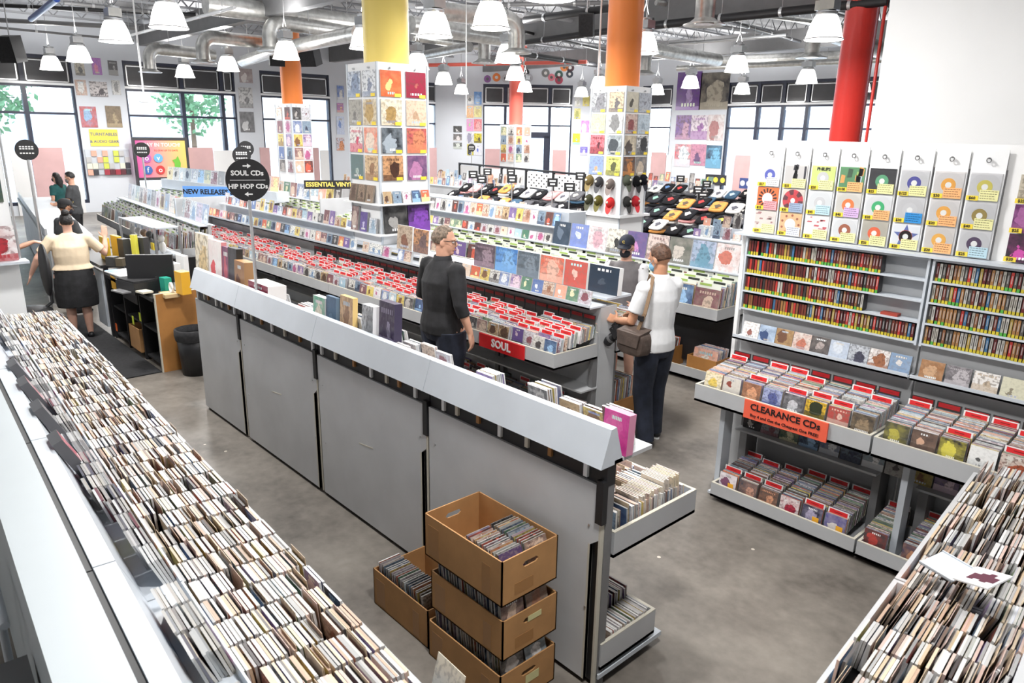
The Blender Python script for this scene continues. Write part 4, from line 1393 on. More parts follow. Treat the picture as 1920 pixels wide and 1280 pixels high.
for i, pal in enumerate(pals):
    x = -2.78 + i * 0.138 if i < 9 else -1.48 + (i - 9) * 0.155
    put_slab('cd_case', frame((x, 5.085, 1.179), (1, 0, 0), (0, 0.2, 1)), 0.135 if i < 9 else 0.142, 0.125, 0.02, (0.4, 0.4, 0.4), pal, 170 + i, '%s CD case with %s print on the ledge above the clearance tray' % (color_name(pal[0]), color_name(pal[1])), 'CD', 'CD cases on the ledge under the cassettes')
for i in range(11):
    x = -2.60 + i * 0.152
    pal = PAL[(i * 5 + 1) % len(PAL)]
    pal = (tuple(q * 0.5 for q in pal[0]), pal[1])  # cover colour darkened to paint in the shade of this shelf
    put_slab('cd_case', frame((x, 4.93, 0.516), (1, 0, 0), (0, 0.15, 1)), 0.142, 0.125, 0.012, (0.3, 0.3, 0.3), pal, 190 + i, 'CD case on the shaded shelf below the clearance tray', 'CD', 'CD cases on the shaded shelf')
# clearance sign
a, c = aty(1396, 770, 4.57), aty(1552, 815, 4.57)
t = thing('clearance_sign', ((a.x + c.x) / 2, 4.56, 0.75), 'orange red sign reading CLEARANCE CDs on the tray front', 'sign')
part(t, 'plate', 'orange_sign', lambda b: b.box((a.x, 4.556, 0.752), (c.x, 4.569, 0.888)))
text('CLEARANCE CDs', 0.066, 'text_black', t, Matrix.Translation(((a.x + c.x) / 2, 4.554, 0.845)), 0.02)
text('Buy 4 and Get the Cheapest One FREE!', 0.031, 'text_black', t, Matrix.Translation(((a.x + c.x) / 2, 4.554, 0.783)), 0.006)

# singles board
YS = 5.16
board = thing('singles_board', (-2.0, 5.21, 1.98), 'white board hung with strips of seven inch singles', 'board')
xb0, xb1 = aty(1413, 262, 5.2).x, -0.6
part(board, 'board', 'white', lambda b: b.box((xb0, 5.185, 1.975), (xb1, 5.22, 2.665)))
part(board, 'sill', 'grey_light', lambda b: b.box((xb0, 5.06, 1.965), (xb1, 5.185, 1.982)))
part(board, 'leg', 'white', lambda b: b.box((xb0, 5.185, 0.0), (xb0 + 0.03, 5.22, 1.975)))
xs0, xs1 = aty(1424, 300, YS).x, aty(1893, 300, YS).x
sw = (xs1 - xs0) / 8
W_, G_ = (0.70, 0.71, 0.73), (0.56, 0.56, 0.58)
NB, NY, NO, NP, NL, NS, NU_, ND = (0.62, 0.64, 0.72), (0.74, 0.72, 0.36), (0.84, 0.42, 0.18), (0.80, 0.33, 0.36), (0.60, 0.42, 0.68), (0.30, 0.38, 0.52), (0.45, 0.62, 0.70), (0.03, 0.25, 0.60)
SING = [  # strip by strip, top to bottom: sleeve, style, label colour, note colour, price
    [(W_, 'disc', (0.10, 0.12, 0.45), W_, '$27'), ((0.80, 0.17, 0.05), 'rays', (0.05, 0.02, 0.02), NP, '$25'), ((0.66, 0.60, 0.56), 'line', (0.40, 0.20, 0.20), NY, '$20')],
    [((0.55, 0.53, 0.52), 'tower', (0.04, 0.04, 0.05), NY, '$35'), ((0.62, 0.56, 0.50), 'wheel', (0.55, 0.05, 0.05), NS, '$20'), ((0.70, 0.45, 0.24), 'dots', (0.35, 0.10, 0.06), NB, '$20')],
    [((0.60, 0.72, 0.22), 'philips', (0.55, 0.55, 0.55), NY, '$20'), ((0.68, 0.70, 0.72), 'plain', G_, NU_, '$45'), ((0.74, 0.72, 0.72), 'line', (0.60, 0.10, 0.12), NY, '$25')],
    [((0.10, 0.26, 0.12), 'scene', (0.75, 0.45, 0.12), NO, '$100'), ((0.62, 0.60, 0.56), 'disc', (0.80, 0.20, 0.05), NL, '$40'), (W_, 'disc', (0.35, 0.10, 0.05), NY, '$20')],
    [((0.03, 0.03, 0.035), 'disc', (0.10, 0.35, 0.18), NY, '$25'), (W_, 'disc', (0.04, 0.42, 0.16), NO, '$20'), ((0.45, 0.42, 0.36), 'disc', (0.75, 0.12, 0.04), NY, '$20')],
    [(G_, 'disc', (0.06, 0.06, 0.30), NY, '$125'), (G_, 'plain', G_, ND, '$30'), ((0.72, 0.74, 0.78), 'star', (0.10, 0.14, 0.38), NY, '$20')],
    [((0.62, 0.60, 0.60), 'disc', (0.78, 0.36, 0.05), NO, '$30'), ((0.62, 0.60, 0.60), 'disc', (0.78, 0.36, 0.05), NO, '$20'), ((0.60, 0.57, 0.55), 'disc', (0.80, 0.40, 0.06), NO, '$20')],
    [(G_, 'disc', (0.55, 0.48, 0.08), NY, '$60'), (G_, 'disc', (0.28, 0.20, 0.04), NY, '$40'), (G_, 'disc', (0.06, 0.03, 0.08), NU_, '$25')]]
SWD = {'disc': 'showing its round label', 'rays': 'with a black sunray pattern', 'line': 'with faint line drawings', 'tower': 'with a dark tower drawing', 'wheel': 'with a red wheel ring', 'dots': 'with brown dots', 'philips': 'with green lettered cover', 'plain': 'with a pale label', 'scene': 'with a green picnic scene', 'star': 'with a blue star'}


def ring(b, cx, cz, y_, r0, r1, m, c, a0=0, a1=2 * math.pi, n=28):
    for k in range(n):
        g0, g1 = a0 + (a1 - a0) * k / n, a0 + (a1 - a0) * (k + 1) / n
        b.face([(cx + r0 * math.cos(g0), y_, cz + r0 * math.sin(g0)), (cx + r1 * math.cos(g0), y_, cz + r1 * math.sin(g0)), (cx + r1 * math.cos(g1), y_, cz + r1 * math.sin(g1)), (cx + r0 * math.cos(g1), y_, cz + r0 * math.sin(g1))], m, c)


for i in range(8):
    x0 = xs0 + i * sw
    cx = x0 + sw / 2
    t = thing('pocket_strip', (cx, YS, 1.985), ['white three pocket strip at the %s' % q for q in ('outer edge of the singles board', 'second place along the singles board', 'green lettered single', 'green picnic single', 'black sleeved single', 'blue star single', 'three orange label singles', 'three olive and brown label singles')][i], 'strip', 'pocket strips on the singles board')
    part(t, 'strip_back', 'white_gloss', lambda b: b.box((cx - 0.094, YS, 1.985), (cx + 0.094, YS + 0.006, 2.635)))
    part(t, 'hook', 'grey_dark', lambda b: (b.tube([(cx, YS + 0.02, 2.585), (cx, YS - 0.04, 2.585)], 0.004, 6), b.tube([(cx + 0.012 * math.cos(g), YS - 0.02, 2.575 + 0.014 * math.sin(g)) for g in np.linspace(0, 6.28, 13)], 0.003, 5)))
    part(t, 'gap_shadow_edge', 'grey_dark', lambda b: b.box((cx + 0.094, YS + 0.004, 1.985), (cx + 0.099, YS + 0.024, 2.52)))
    for k in range(3):
        z0 = 2.335 - k * 0.172
        part(t, 'pocket', 'plexi', lambda b: b.box((cx - 0.09, YS - 0.012, z0 - 0.004), (cx + 0.09, YS - 0.010, z0 + 0.155)))
        sl, sty, lc, nc, price = SING[i][k]
        s = thing('single_record', (cx, YS - 0.004, z0), '%s seven inch single %s, priced %s' % (color_name(sl), SWD[sty] + (' in %s' % color_name(lc) if sty == 'disc' else ''), price.replace('$', '')), 'record', 'seven inch singles on the board')
        b = MB()
        b.box((cx - 0.084, YS - 0.005, z0), (cx + 0.084, YS - 0.001, z0 + 0.164), 0, sl)
        b.build('sleeve', 'paint', s)
        b = MB()
        c0 = z0 + 0.082
        if sty in ('disc', 'plain', 'philips', 'rays', 'wheel', 'dots', 'star'):
            if sty in ('disc', 'plain'):
                ring(b, cx, c0, YS - 0.0055, 0.046, 0.083, 0, tuple(q * 0.93 for q in sl))
            if sty == 'rays':
                for g in range(16):
                    ring(b, cx, c0, YS - 0.0056, 0.045, 0.075, 0, lc, g * math.pi / 8, g * math.pi / 8 + 0.2, 2)
            if sty == 'wheel':
                for g in range(12):
                    ring(b, cx, c0, YS - 0.0056, 0.042, 0.078, 0, ((0.55, 0.05, 0.07), (0.12, 0.03, 0.04))[g % 2], g * math.pi / 6, (g + 1) * math.pi / 6, 3)
            if sty == 'dots':
                for g in range(9):
                    a_ = g * 0.7
                    ring(b, cx + 0.066 * math.cos(a_), c0 + 0.066 * math.sin(a_), YS - 0.0056, 0, 0.009, 0, lc, n=10)
            if sty == 'star':
                for g in range(5):
                    a_ = math.pi / 2 + g * 2 * math.pi / 5
                    b.face([(cx + 0.08 * math.cos(a_), YS - 0.0056, c0 + 0.08 * math.sin(a_)), (cx + 0.034 * math.cos(a_ + 0.63), YS - 0.0056, c0 + 0.034 * math.sin(a_ + 0.63)), (cx, YS - 0.0056, c0), (cx + 0.034 * math.cos(a_ - 0.63), YS - 0.0056, c0 + 0.034 * math.sin(a_ - 0.63))], 0, lc)
                ring(b, cx, c0, YS - 0.006, 0.016, 0.040, 0, (0.75, 0.10, 0.04))
            ring(b, cx, c0, YS - 0.006, 0.018, 0.042, 0, lc if sty not in ('rays', 'star', 'dots') else ((0.75, 0.72, 0.7) if sty != 'star' else (0.75, 0.12, 0.05)))
            ring(b, cx, c0, YS - 0.0062, 0.0, 0.018, 0, (0.78, 0.78, 0.77), n=16)
            b.build('disc_label', 'paint', s)
        else:
            for g in range(9):
                gx, gz = cx + random.uniform(-0.07, 0.06), z0 + random.uniform(0.06, 0.15)
                cc = lc if sty != 'scene' else random.choice([(0.30, 0.45, 0.12), (0.75, 0.35, 0.10), (0.05, 0.10, 0.06), (0.45, 0.60, 0.62)])
                ww, hh_ = (random.uniform(0.008, 0.02), random.uniform(0.012, 0.04)) if sty == 'scene' else (random.uniform(0.004, 0.022), random.uniform(0.002, 0.007))
                if sty == 'tower':
                    gx, ww, hh_ = cx + random.uniform(-0.012, 0.008), 0.012, 0.02
                b.face([(gx - ww, YS - 0.0056, gz - hh_), (gx + ww * 0.8, YS - 0.0056, gz - hh_ * 0.9), (gx + ww, YS - 0.0056, gz + hh_ * 0.8), (gx - ww * 0.7, YS - 0.0056, gz + hh_)], 0, cc)
            if sty == 'tower':
                b.face([(cx + 0.06, YS - 0.0056, z0 + 0.012), (cx + 0.075, YS - 0.0056, z0 + 0.012), (cx + 0.075, YS - 0.0056, z0 + 0.155), (cx + 0.06, YS - 0.0056, z0 + 0.155)], 0, lc)
            b.build('print', 'paint', s)
        if sty == 'philips':
            text('PHILIPS', 0.030, 'text_black', s, Matrix.Translation((cx, YS - 0.0065, z0 + 0.142)), 0.03)
        nt_ = MB()
        nt_.box((cx - 0.02, YS - 0.0145, z0 + 0.002), (cx + 0.083, YS - 0.0125, z0 + 0.066), 0, nc)
        for g in range(4):
            zz = z0 + 0.056 - g * 0.014
            xx = cx - 0.014
            while xx < cx + 0.066:
                l_ = random.uniform(0.006, 0.016)
                nt_.box((xx, YS - 0.0152, zz), (xx + l_, YS - 0.0146, zz + 0.0035), 0, tuple(q * 0.22 for q in nc))
                xx += l_ + 0.004
        nt_.build('note_card', 'paint', s)
        pt = MB(); pt.box((cx - 0.088, YS - 0.0145, z0), (cx - 0.022, YS - 0.0125, z0 + 0.028)); pto = pt.build('price_tag', 'yellow', s)
        text(price, 0.024, 'text_black', pto, Matrix.Translation((cx - 0.055, YS - 0.0155, z0 + 0.014)), 0.02)
# sleeves hung past the last strip
for k, (pal, pr) in enumerate([(((0.50, 0.45, 0.36), (0.25, 0.2, 0.15)), '$25'), (((0.10, 0.02, 0.10), (0.35, 0.12, 0.30)), '$25'), (((0.02, 0.02, 0.025), (0.55, 0.08, 0.35)), '$20')]):
    z0 = 2.335 - k * 0.172
    s = thing('single_record', (xs1 + 0.16, YS, z0), '%s picture sleeve single past the end of the pocket strips' % color_name(pal[0]), 'record', 'picture sleeves past the strips')
    b = MB(); b.slab(frame((xs1 + 0.16, YS, z0), (1, 0, 0), (0, 0, 1)), 0.168, 0.166, 0.004, (0.6, 0.6, 0.6), pal[0], pal[1], 33 + k); b.build('sleeve', ['paint', 'cover'], s)
    pt = MB(); pt.box((xs1 + 0.07, YS - 0.008, z0), (xs1 + 0.135, YS - 0.004, z0 + 0.028)); pto = pt.build('price_tag', 'yellow', s)
    text(pr, 0.024, 'text_black', pto, Matrix.Translation((xs1 + 0.102, YS - 0.0092, z0 + 0.014)), 0.02)
# ================================================================== cardboard boxes of CDs
def carton(x0, x1, y0, y1, z0, h, label, tag_side=False):
    t = thing('cardboard_box', ((x0 + x1) / 2, (y0 + y1) / 2, z0), label, 'box', 'cardboard boxes of CDs by the grey rack')
    th = 0.007
    part(t, 'bottom', 'cardboard', lambda b: b.box((x0, y0, z0), (x1, y1, z0 + th)))
    for (ya, yb) in ((y0, y0 + th), (y1 - th, y1)):
        part(t, 'long_side', 'cardboard', lambda b: b.box((x0, ya, z0), (x1, yb, z0 + h)))
    ym = (y0 + y1) / 2
    for (xa, xb) in ((x0, x0 + th), (x1 - th, x1)):
        def end(b):
            b.box((xa, y0, z0), (xb, y1, z0 + h * 0.66))
            b.box((xa, y0, z0 + h * 0.78), (xb, y1, z0 + h))
            b.box((xa, y0, z0 + h * 0.66), (xb, ym - 0.05, z0 + h * 0.78))
            b.box((xa, ym + 0.05, z0 + h * 0.66), (xb, y1, z0 + h * 0.78))
            for s in (-1, 1):   # rounded ends of the hand hole
                for zc in (h * 0.66, h * 0.78):
                    zq = zc + (0.012 if zc < h * 0.7 else -0.012)
                    b.prism([(ym + s * 0.05, z0 + zc), (ym + s * 0.036, z0 + zc), (ym + s * 0.05, z0 + zq)], 'x', xa, xb)
        part(t, 'end_side', 'cardboard', end)
    part(t, 'tape_strip', 'tape', lambda b: (b.box((x0 + 0.03, y0 - 0.001, z0 + 0.02), (x0 + 0.12, y0, z0 + h - 0.05))))
    part(t, 'tape_strip', 'tape', lambda b: b.box((x1 - 0.14, y0 - 0.001, z0 + 0.02), (x1 - 0.08, y0, z0 + h - 0.06)))
    part(t, 'tape_strip', 'tape', lambda b: b.box((x1, ym - 0.1, z0 + 0.03), (x1 + 0.001, ym + 0.02, z0 + 0.09)))
    if tag_side:
        part(t, 'paper_label', mat('label_cream', (0.62, 0.58, 0.30), 0.6), lambda b: b.box((x1 + 0.001, ym - 0.02, z0 + h * (0.40 if tag_side == 1 else 0.66)), (x1 + 0.002, ym + 0.07, z0 + h * (0.62 if tag_side == 1 else 0.80))))
    return t


def fill_box(xa, xb, ys, z, n, label, group, lean=0.1, cap=999, edge=edge_dark, order=1):
    """columns of cases filed along x inside a box"""
    its = []
    for y_ in ys:
        its += column((xb if order > 0 else xa, y_, z), (-1 if order > 0 else 1, 0, 0), (0, 1 if order > 0 else -1, 0), n, (xb - xa) / max(1, n), edge, lean, 0.0, gap=0.0, jit=0.004)
    for it in its:
        M, e, c1, c2, sd, sz = it
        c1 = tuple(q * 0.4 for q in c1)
        put_slab('cd_case', M, 0.142, 0.124, 0.0095, e, (c1, c2), sd % 10, label, 'CD', group)


BX0, BX1, BY0, BY1, BH = -2.70, -2.13, 1.93, 2.30, 0.295
BS = 0.215
carton(BX0, BX1, BY0, BY1, 0.0, BS, 'brown cardboard box of CDs at the foot of the stack', 1)
carton(BX0 + 0.015, BX1, BY0 + 0.01, BY1, BH + 0.003, BS, 'brown cardboard box of CDs in the middle of the stack', 2)
carton(BX0 - 0.02, BX1, BY0, BY1 - 0.01, 2 * BH + 0.006, BS + 0.02, 'open brown cardboard box of CDs on top of the stack')
carton(-3.27, -2.735, BY0 + 0.02, BY1 + 0.02, 0.0, 0.235, 'brown cardboard box of CDs on the floor beside the stack')
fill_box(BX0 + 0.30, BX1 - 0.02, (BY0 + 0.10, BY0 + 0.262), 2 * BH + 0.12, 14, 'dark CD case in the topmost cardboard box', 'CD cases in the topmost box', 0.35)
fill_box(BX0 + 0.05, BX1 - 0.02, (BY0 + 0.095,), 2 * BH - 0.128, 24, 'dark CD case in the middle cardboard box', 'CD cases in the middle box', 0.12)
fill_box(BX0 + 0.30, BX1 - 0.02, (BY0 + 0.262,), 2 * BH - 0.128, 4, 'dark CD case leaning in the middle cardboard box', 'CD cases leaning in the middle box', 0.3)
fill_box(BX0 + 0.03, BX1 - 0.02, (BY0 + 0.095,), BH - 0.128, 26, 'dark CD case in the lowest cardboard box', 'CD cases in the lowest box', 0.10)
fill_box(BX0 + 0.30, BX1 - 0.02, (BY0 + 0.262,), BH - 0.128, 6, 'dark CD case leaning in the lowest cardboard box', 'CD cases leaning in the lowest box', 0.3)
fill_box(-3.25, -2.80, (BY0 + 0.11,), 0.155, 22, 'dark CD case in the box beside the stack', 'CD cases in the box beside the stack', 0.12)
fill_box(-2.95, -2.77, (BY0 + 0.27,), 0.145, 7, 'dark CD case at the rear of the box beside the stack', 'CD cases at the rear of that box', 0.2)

# ================================================================== bins L: long bins of used CDs beside the white half wall
AL = math.radians(-2.555)
ML = Matrix.Rotation(AL, 4, 'Z')
lw = lambda s, v, z: ML @ Vector((s, v, z))
eS, eV = (ML @ Vector((1, 0, 0))), (ML @ Vector((0, 1, 0)))
hw = MB(); hw.box((-8.6, 0.115, 0.0), (0.4, 0.285, 1.30), M=ML)
tag(structure(hw.build('wall_low', 'half_wall')), 'white half wall with a flat top beside the used CD bins')
for i in range(5):
    s0, s1 = -8.15 + i * 1.38, -8.15 + (i + 1) * 1.38 - 0.008
    t = thing('browser_bin', lw((s0 + s1) / 2, 0.7, 0), 'grey bin of used CDs along the white half wall, %s the endcap' % ['right at', 'second from', 'third from', 'fourth from', 'farthest from'][i], 'rack', 'used CD bins along the half wall')
    part(t, 'tray', ['grey', 'grey'], lambda b: tray(b, s0, s1, 0.60, 1.10, 0.80, 0.10, M=ML))
    part(t, 'tray_floor', 'black', lambda b: b.box((s0 + 0.02, 0.62, 0.819), (s1 - 0.02, 1.08, 0.83), M=ML))
    part(t, 'cabinet', 'grey_dark', lambda b: b.box((s0, 0.32, 0.0), (s1, 1.0, 0.80), M=ML))
    part(t, 'ledge', 'grey_light', lambda b: (b.box((s0, 0.48, 0.98), (s1, 0.61, 0.995), M=ML), b.box((s0, 0.604, 0.80), (s1, 0.612, 1.03), M=ML)))
    part(t, 'sloping_board', 'grey_light', lambda b: b.mesh_([lw(s0, 0.49, 0.98), lw(s1, 0.49, 0.98), lw(s1, 0.40, 1.20), lw(s0, 0.40, 1.20), lw(s0, 0.33, 1.20), lw(s1, 0.33, 1.20), lw(s1, 0.33, 0.80), lw(s0, 0.33, 0.80), lw(s0, 0.49, 0.80), lw(s1, 0.49, 0.80)],
                                                             [(0, 1, 2, 3), (3, 2, 5, 4), (4, 5, 6, 7), (8, 9, 1, 0), (7, 6, 9, 8), (0, 3, 4, 7, 8), (1, 9, 6, 5, 2)]))
    part(t, 'seam_strip', 'black', lambda b: b.box((s0, 0.288, 1.15), (s1, 0.33, 1.19), M=ML))
items = []
s = -1.35
while s > -8.08:
    base = lw(s, 1.07, 0.845)
    items += [it for it in column(base, -eV, -eS, random.randint(33, 37), 0.0122, edge_used, 0.10 if random.random() < 0.75 else 0.24, 0.03, gap=0.04, jit=0.004, tall=0.11)]
    s -= 0.158
file_out(items, range(30, 90), 'cd_case', 'used CD case filed in the bin along the white half wall', 'used CD cases in the half wall bins', 'used_cds', 'used CDs and cream dividers filed along the half wall bins')
items = []
s = -1.5
while s > -8.0:
    if random.random() < 0.85:
        items += column(lw(s, 0.60, 0.996), -eV, -eS, random.randint(3, 9), 0.0118, lambda: random.choice(GREYS + GREYS + [(0.14, 0.14, 0.17), (0.2, 0.08, 0.1)]), 0.35, 0.0, gap=0)
    s -= 0.158
file_out(items, range(10), 'cd_case', 'white edged CD case leaning on the ledge behind the used CD bins', 'CD cases on the half wall ledge', 'ledge_stack_cds', 'CD cases leaning in groups on the half wall ledge')
for (s, col) in ((-4.45, (0.10, 0.10, 0.11)), (-5.4, (0.16, 0.16, 0.19)), (-4.95, (0.25, 0.10, 0.12)), (-3.9, (0.3, 0.05, 0.08))):
    put_slab('cd_box', frame(lw(s, 0.53, 1.0), -eS, (ML @ Vector((0, -0.5, 1)))), 0.16, 0.26, 0.05, (0.12, 0.12, 0.13), (col, tuple(q * 2.5 for q in col)), int(-s * 10), '%s boxed set leaning on the half wall ledge' % color_name(col), 'boxed set', 'boxed sets on the half wall ledge')
# card sticking up at the near end
put_slab('divider_card', frame(lw(-1.62, 1.09, 0.845), -eS, (ML @ Vector((0, 0.25, 1)))), 0.15, 0.20, 0.002, (0.70, 0.66, 0.52), ((0.72, 0.68, 0.55), (0.70, 0.66, 0.52)), 3, 'blank cream card leaning out at the bin end', 'card', None)
# grey steps and blue pad in the corner behind the half wall
t = thing('step_stool', lw(-2.2, -0.12, 0.0), 'grey stepped fixture behind the white half wall', 'steps')
for k in range(4):
    part(t, 'tread', 'grey_dark', lambda b: b.box((-2.6 + k * 0.22, -0.30, 0.0), (-2.4 + k * 0.22, 0.10, 0.98 - k * 0.12), M=ML))
part(t, 'handrail', 'grey_light', lambda b: b.tube([lw(-3.1, 0.06, 0.3), lw(-3.1, 0.06, 1.05), lw(-2.7, 0.06, 1.05)], 0.015, 8))

# ================================================================== bins Q: used CDs across the near right corner
QO = Vector((-0.80, 2.10, 0))
qd = Vector((-0.10, 1.25, 0)).normalized()
qn = Vector((qd.y, -qd.x, 0))            # away from the aisle
MQ = Matrix.Identity(4)
for i in range(3):
    MQ[i][0], MQ[i][1], MQ[i][3] = qd[i], qn[i], QO[i]
for i in range(2):
    s0, s1 = -0.5 + i * 1.42, -0.5 + (i + 1) * 1.42 - 0.01
    t = thing('browser_bin', MQ @ Vector(((s0 + s1) / 2, 0.25, 0)), ['grey bin of used CDs holding the open clear case', 'grey bin of used CDs meeting the wall rack'][1 - i] if False else ['grey bin of used CDs at the free end of the cross row', 'grey bin of used CDs meeting the clearance wall rack'][i], 'rack', 'used CD bins of the cross row')
    part(t, 'tray', ['grey', 'grey'], lambda b: tray(b, s0, s1, 0.0, 0.50, 0.82, 0.09, M=MQ))
    part(t, 'tray_floor', 'black', lambda b: b.box((s0 + 0.02, 0.02, 0.838), (s1 - 0.02, 0.48, 0.85), M=MQ))
    part(t, 'cabinet', 'grey_dark', lambda b: b.box((s0, 0.10, 0.0), (s1, 0.50, 0.82), M=MQ))
    part(t, 'back_board', 'grey', lambda b: b.box((s0, 0.50, 0.0), (s1, 0.53, 1.12), M=MQ))
items = []
s = -0.42
while s < 2.30:
    items += column(MQ @ Vector((s, 0.03, 0.862)), qn, -qd, random.randint(32, 36), 0.0124, edge_used, 0.12 if random.random() < 0.55 else 0.32, 0.03, gap=0.05, tall=0.2)
    s += 0.158
nq = len(items)
near = sorted(range(nq), key=lambda i: (items[i][0].translation - Vector((-0.8, 2.6, 0.9))).length)
file_out(items, near[:42], 'cd_case', 'used CD case filed in the cross row bin', 'used CD cases in the cross row bins', 'used_cds', 'used CDs and yellow cream dividers filed in the cross row bins')
p = atz(1810, 1085, 1.09)
t = thing('open_cd_case', p, 'clear CD case lying open on the used CDs, white cover with dark figures', 'CD')
Mo = Matrix.Translation(p) @ Matrix.Rotation(-0.35, 4, 'Z') @ Matrix.Rotation(0.15, 4, 'X')
part(t, 'tray_half', 'grey_light', lambda b: (b.box((-0.15, -0.06, 0), (-0.01, 0.07, 0.006), M=Mo), b.box((-0.15, -0.06, 0.0), (-0.01, -0.055, 0.012), M=Mo), b.box((-0.15, 0.065, 0.0), (-0.01, 0.07, 0.012), M=Mo)))
part(t, 'lid_half', 'white_gloss', lambda b: b.box((0.0, -0.06, 0.02), (0.14, 0.07, 0.026), M=Mo @ Matrix.Rotation(-0.3, 4, 'Y')))
part(t, 'cover_print', mat('print_maroon', (0.09, 0.02, 0.04), 0.4), lambda b: [b.box((0.03 + 0.025 * k, -0.03 + 0.01 * (k % 2), 0.0265), (0.055 + 0.025 * k, 0.02 + 0.012 * (k % 3), 0.0272), M=Mo @ Matrix.Rotation(-0.3, 4, 'Y')) for k in range(4)])

# ================================================================== LP racks farther back
def lp_rack(M, ln, nm_label, unit=1.32, depth=0.56, cols_w=0.335, edge=edge_lp, zl=0.74, ledge=True, n_lp=30, indiv=0, ilabel='', igroup='', slabel='', dark=False, green=True, end_panel=None):
    n = max(1, round(ln / unit))
    for i in range(n):
        x0, x1 = ln * i / n, ln * (i + 1) / n - 0.006
        t = thing('browser_rack', M @ Vector(((x0 + x1) / 2, depth / 2, 0)), nm_label, 'rack', nm_label + ' units')
        part(t, 'tray', ['grey', 'edge_cream'], lambda b: tray(b, x0, x1, 0, depth, zl, 0.135, M=M, back=0.26))
        part(t, 'back_board', 'grey', lambda b: b.box((x0, depth + 0.01, 0.0), (x1, depth + 0.06, 1.22), M=M))
        part(t, 'under_panel', 'black', lambda b: b.box((x0, 0.34, 0.12), (x1, 0.38, zl), M=M))
        part(t, 'lower_tray', ['grey', 'edge_cream'], lambda b: tray(b, x0, x1, 0.0, 0.42, 0.035, 0.12, M=M))
        part(t, 'foot', 'black', lambda b: b.box((x0 + 0.03, 0.1, 0.0), (x1 - 0.03, 0.5, 0.034), M=M))
        if ledge:
            part(t, 'ledge', 'grey_light', lambda b: b.box((x0, depth - 0.13, 1.195), (x1, depth + 0.12, 1.21), M=M))
    b = M.to_3x3() @ Vector((0, 1, 0))
    w = M.to_3x3() @ Vector((1, 0, 0))
    items = []
    ids = []
    x = ln - cols_w / 2 - 0.03
    b2 = MB()
    while x > cols_w / 2:
        ids.append(len(items))
        items += column(M @ Vector((x, 0.04, zl + 0.03)), b, w, n_lp, (depth - 0.14) / n_lp, edge, 0.14, 0.16, w=0.312, h=0.312, t=0.0045, jit=0.008, gap=0.02)
        for k in range(5):
            o = M @ Vector((x, 0.07 + k * 0.085 + random.uniform(-0.02, 0.02), zl + 0.04 + k * 0.014))
            Md = frame(o, w, Vector((0, 0, 1)) + b * 0.14)
            b2.box((-0.15, -0.001, 0), (0.15, 0.001, 0.355), 0, (0.76, 0.79, 0.70) if green else (0.78, 0.78, 0.78), Md)
            b2.box((-0.12 + 0.1 * (k % 2), -0.003, 0.325), (0.03 + 0.1 * (k % 2), 0.003, 0.35), 0, (0.03, 0.035, 0.03) if k % 2 else (0.35, 0.50, 0.12), Md)
        x -= cols_w
    ids = ids[:indiv]
    file_out(items, ids, 'record_sleeve', ilabel, igroup, 'filed_records', slabel)
    o = b2.build('divider_cards', 'paint')
    tag(o, 'label cards standing among the LPs of ' + slabel[-40:].lstrip(), 'dividers', kind='stuff')


MT = Matrix.Translation((-12.6, 6.85, 0))
lp_rack(MT, 8.45, 'grey LP browser rack behind the soul row', indiv=14, ilabel='{c} LP sleeve with {d} print fronting the green divider tray', igroup='LP sleeves fronting the tray behind the soul row', slabel='LPs filed in the rack behind the soul row')
# LPs face out on the right of its ledge, CDs on the left of it
lps = [((0.02, 0.04, 0.07), (0.12, 0.16, 0.22)), ((0.16, 0.22, 0.50), (0.55, 0.60, 0.75)), ((0.74, 0.66, 0.66), (0.55, 0.35, 0.40)), ((0.72, 0.68, 0.60), (0.05, 0.05, 0.05)), ((0.10, 0.09, 0.22), (0.55, 0.25, 0.50)), ((0.62, 0.52, 0.48), (0.25, 0.15, 0.15)), ((0.12, 0.13, 0.11), (0.55, 0.50, 0.45)), ((0.45, 0.48, 0.62), (0.15, 0.30, 0.40)), ((0.80, 0.80, 0.80), (0.60, 0.20, 0.15))]
for i, pal in enumerate(lps):
    put_slab('record_sleeve', frame((-7.0 + i * 0.325, 7.34, 1.211), (1, 0, 0), (0, 0.15, 1)), 0.312, 0.312, 0.006, (0.6, 0.6, 0.6), pal, 300 + i, '%s LP sleeve with %s print standing on the ledge behind the browsing men' % (color_name(pal[0]), color_name(pal[1])), 'record', 'LP sleeves on the ledge behind the browsing men')
items = []
for zz, y_ in ((1.211, 7.34), (1.42, 7.50)):
    x = -7.25
    while x > -12.5:
        p_ = random.choice(PAL)
        items.append((frame((x, y_, zz), (1, 0, 0), (0, 0.2, 1)), random.choice(GREYS), p_[0], p_[1], random.randint(1, 4000), (0.142, 0.125 if zz < 1.3 else 0.19, 0.015)))
        x -= 0.155
file_out(items, [], 'cd_case', '', '', 'far_ledge_cds', 'CDs face out on two ledges behind the soul row')
t = thing('display_ledge', (-9.9, 7.5, 1.21), 'pale stepped ledge carrying CDs behind the soul row', 'ledge')
part(t, 'shelf', 'grey_light', lambda b: b.box((-12.6, 7.42, 1.405), (-7.1, 7.62, 1.42)))
part(t, 'riser', 'grey_light', lambda b: b.box((-12.6, 7.56, 1.211), (-7.1, 7.60, 1.405)))
part(t, 'top_board', 'grey_light', lambda b: b.box((-12.6, 7.60, 1.21), (-7.1, 7.95, 1.62)))
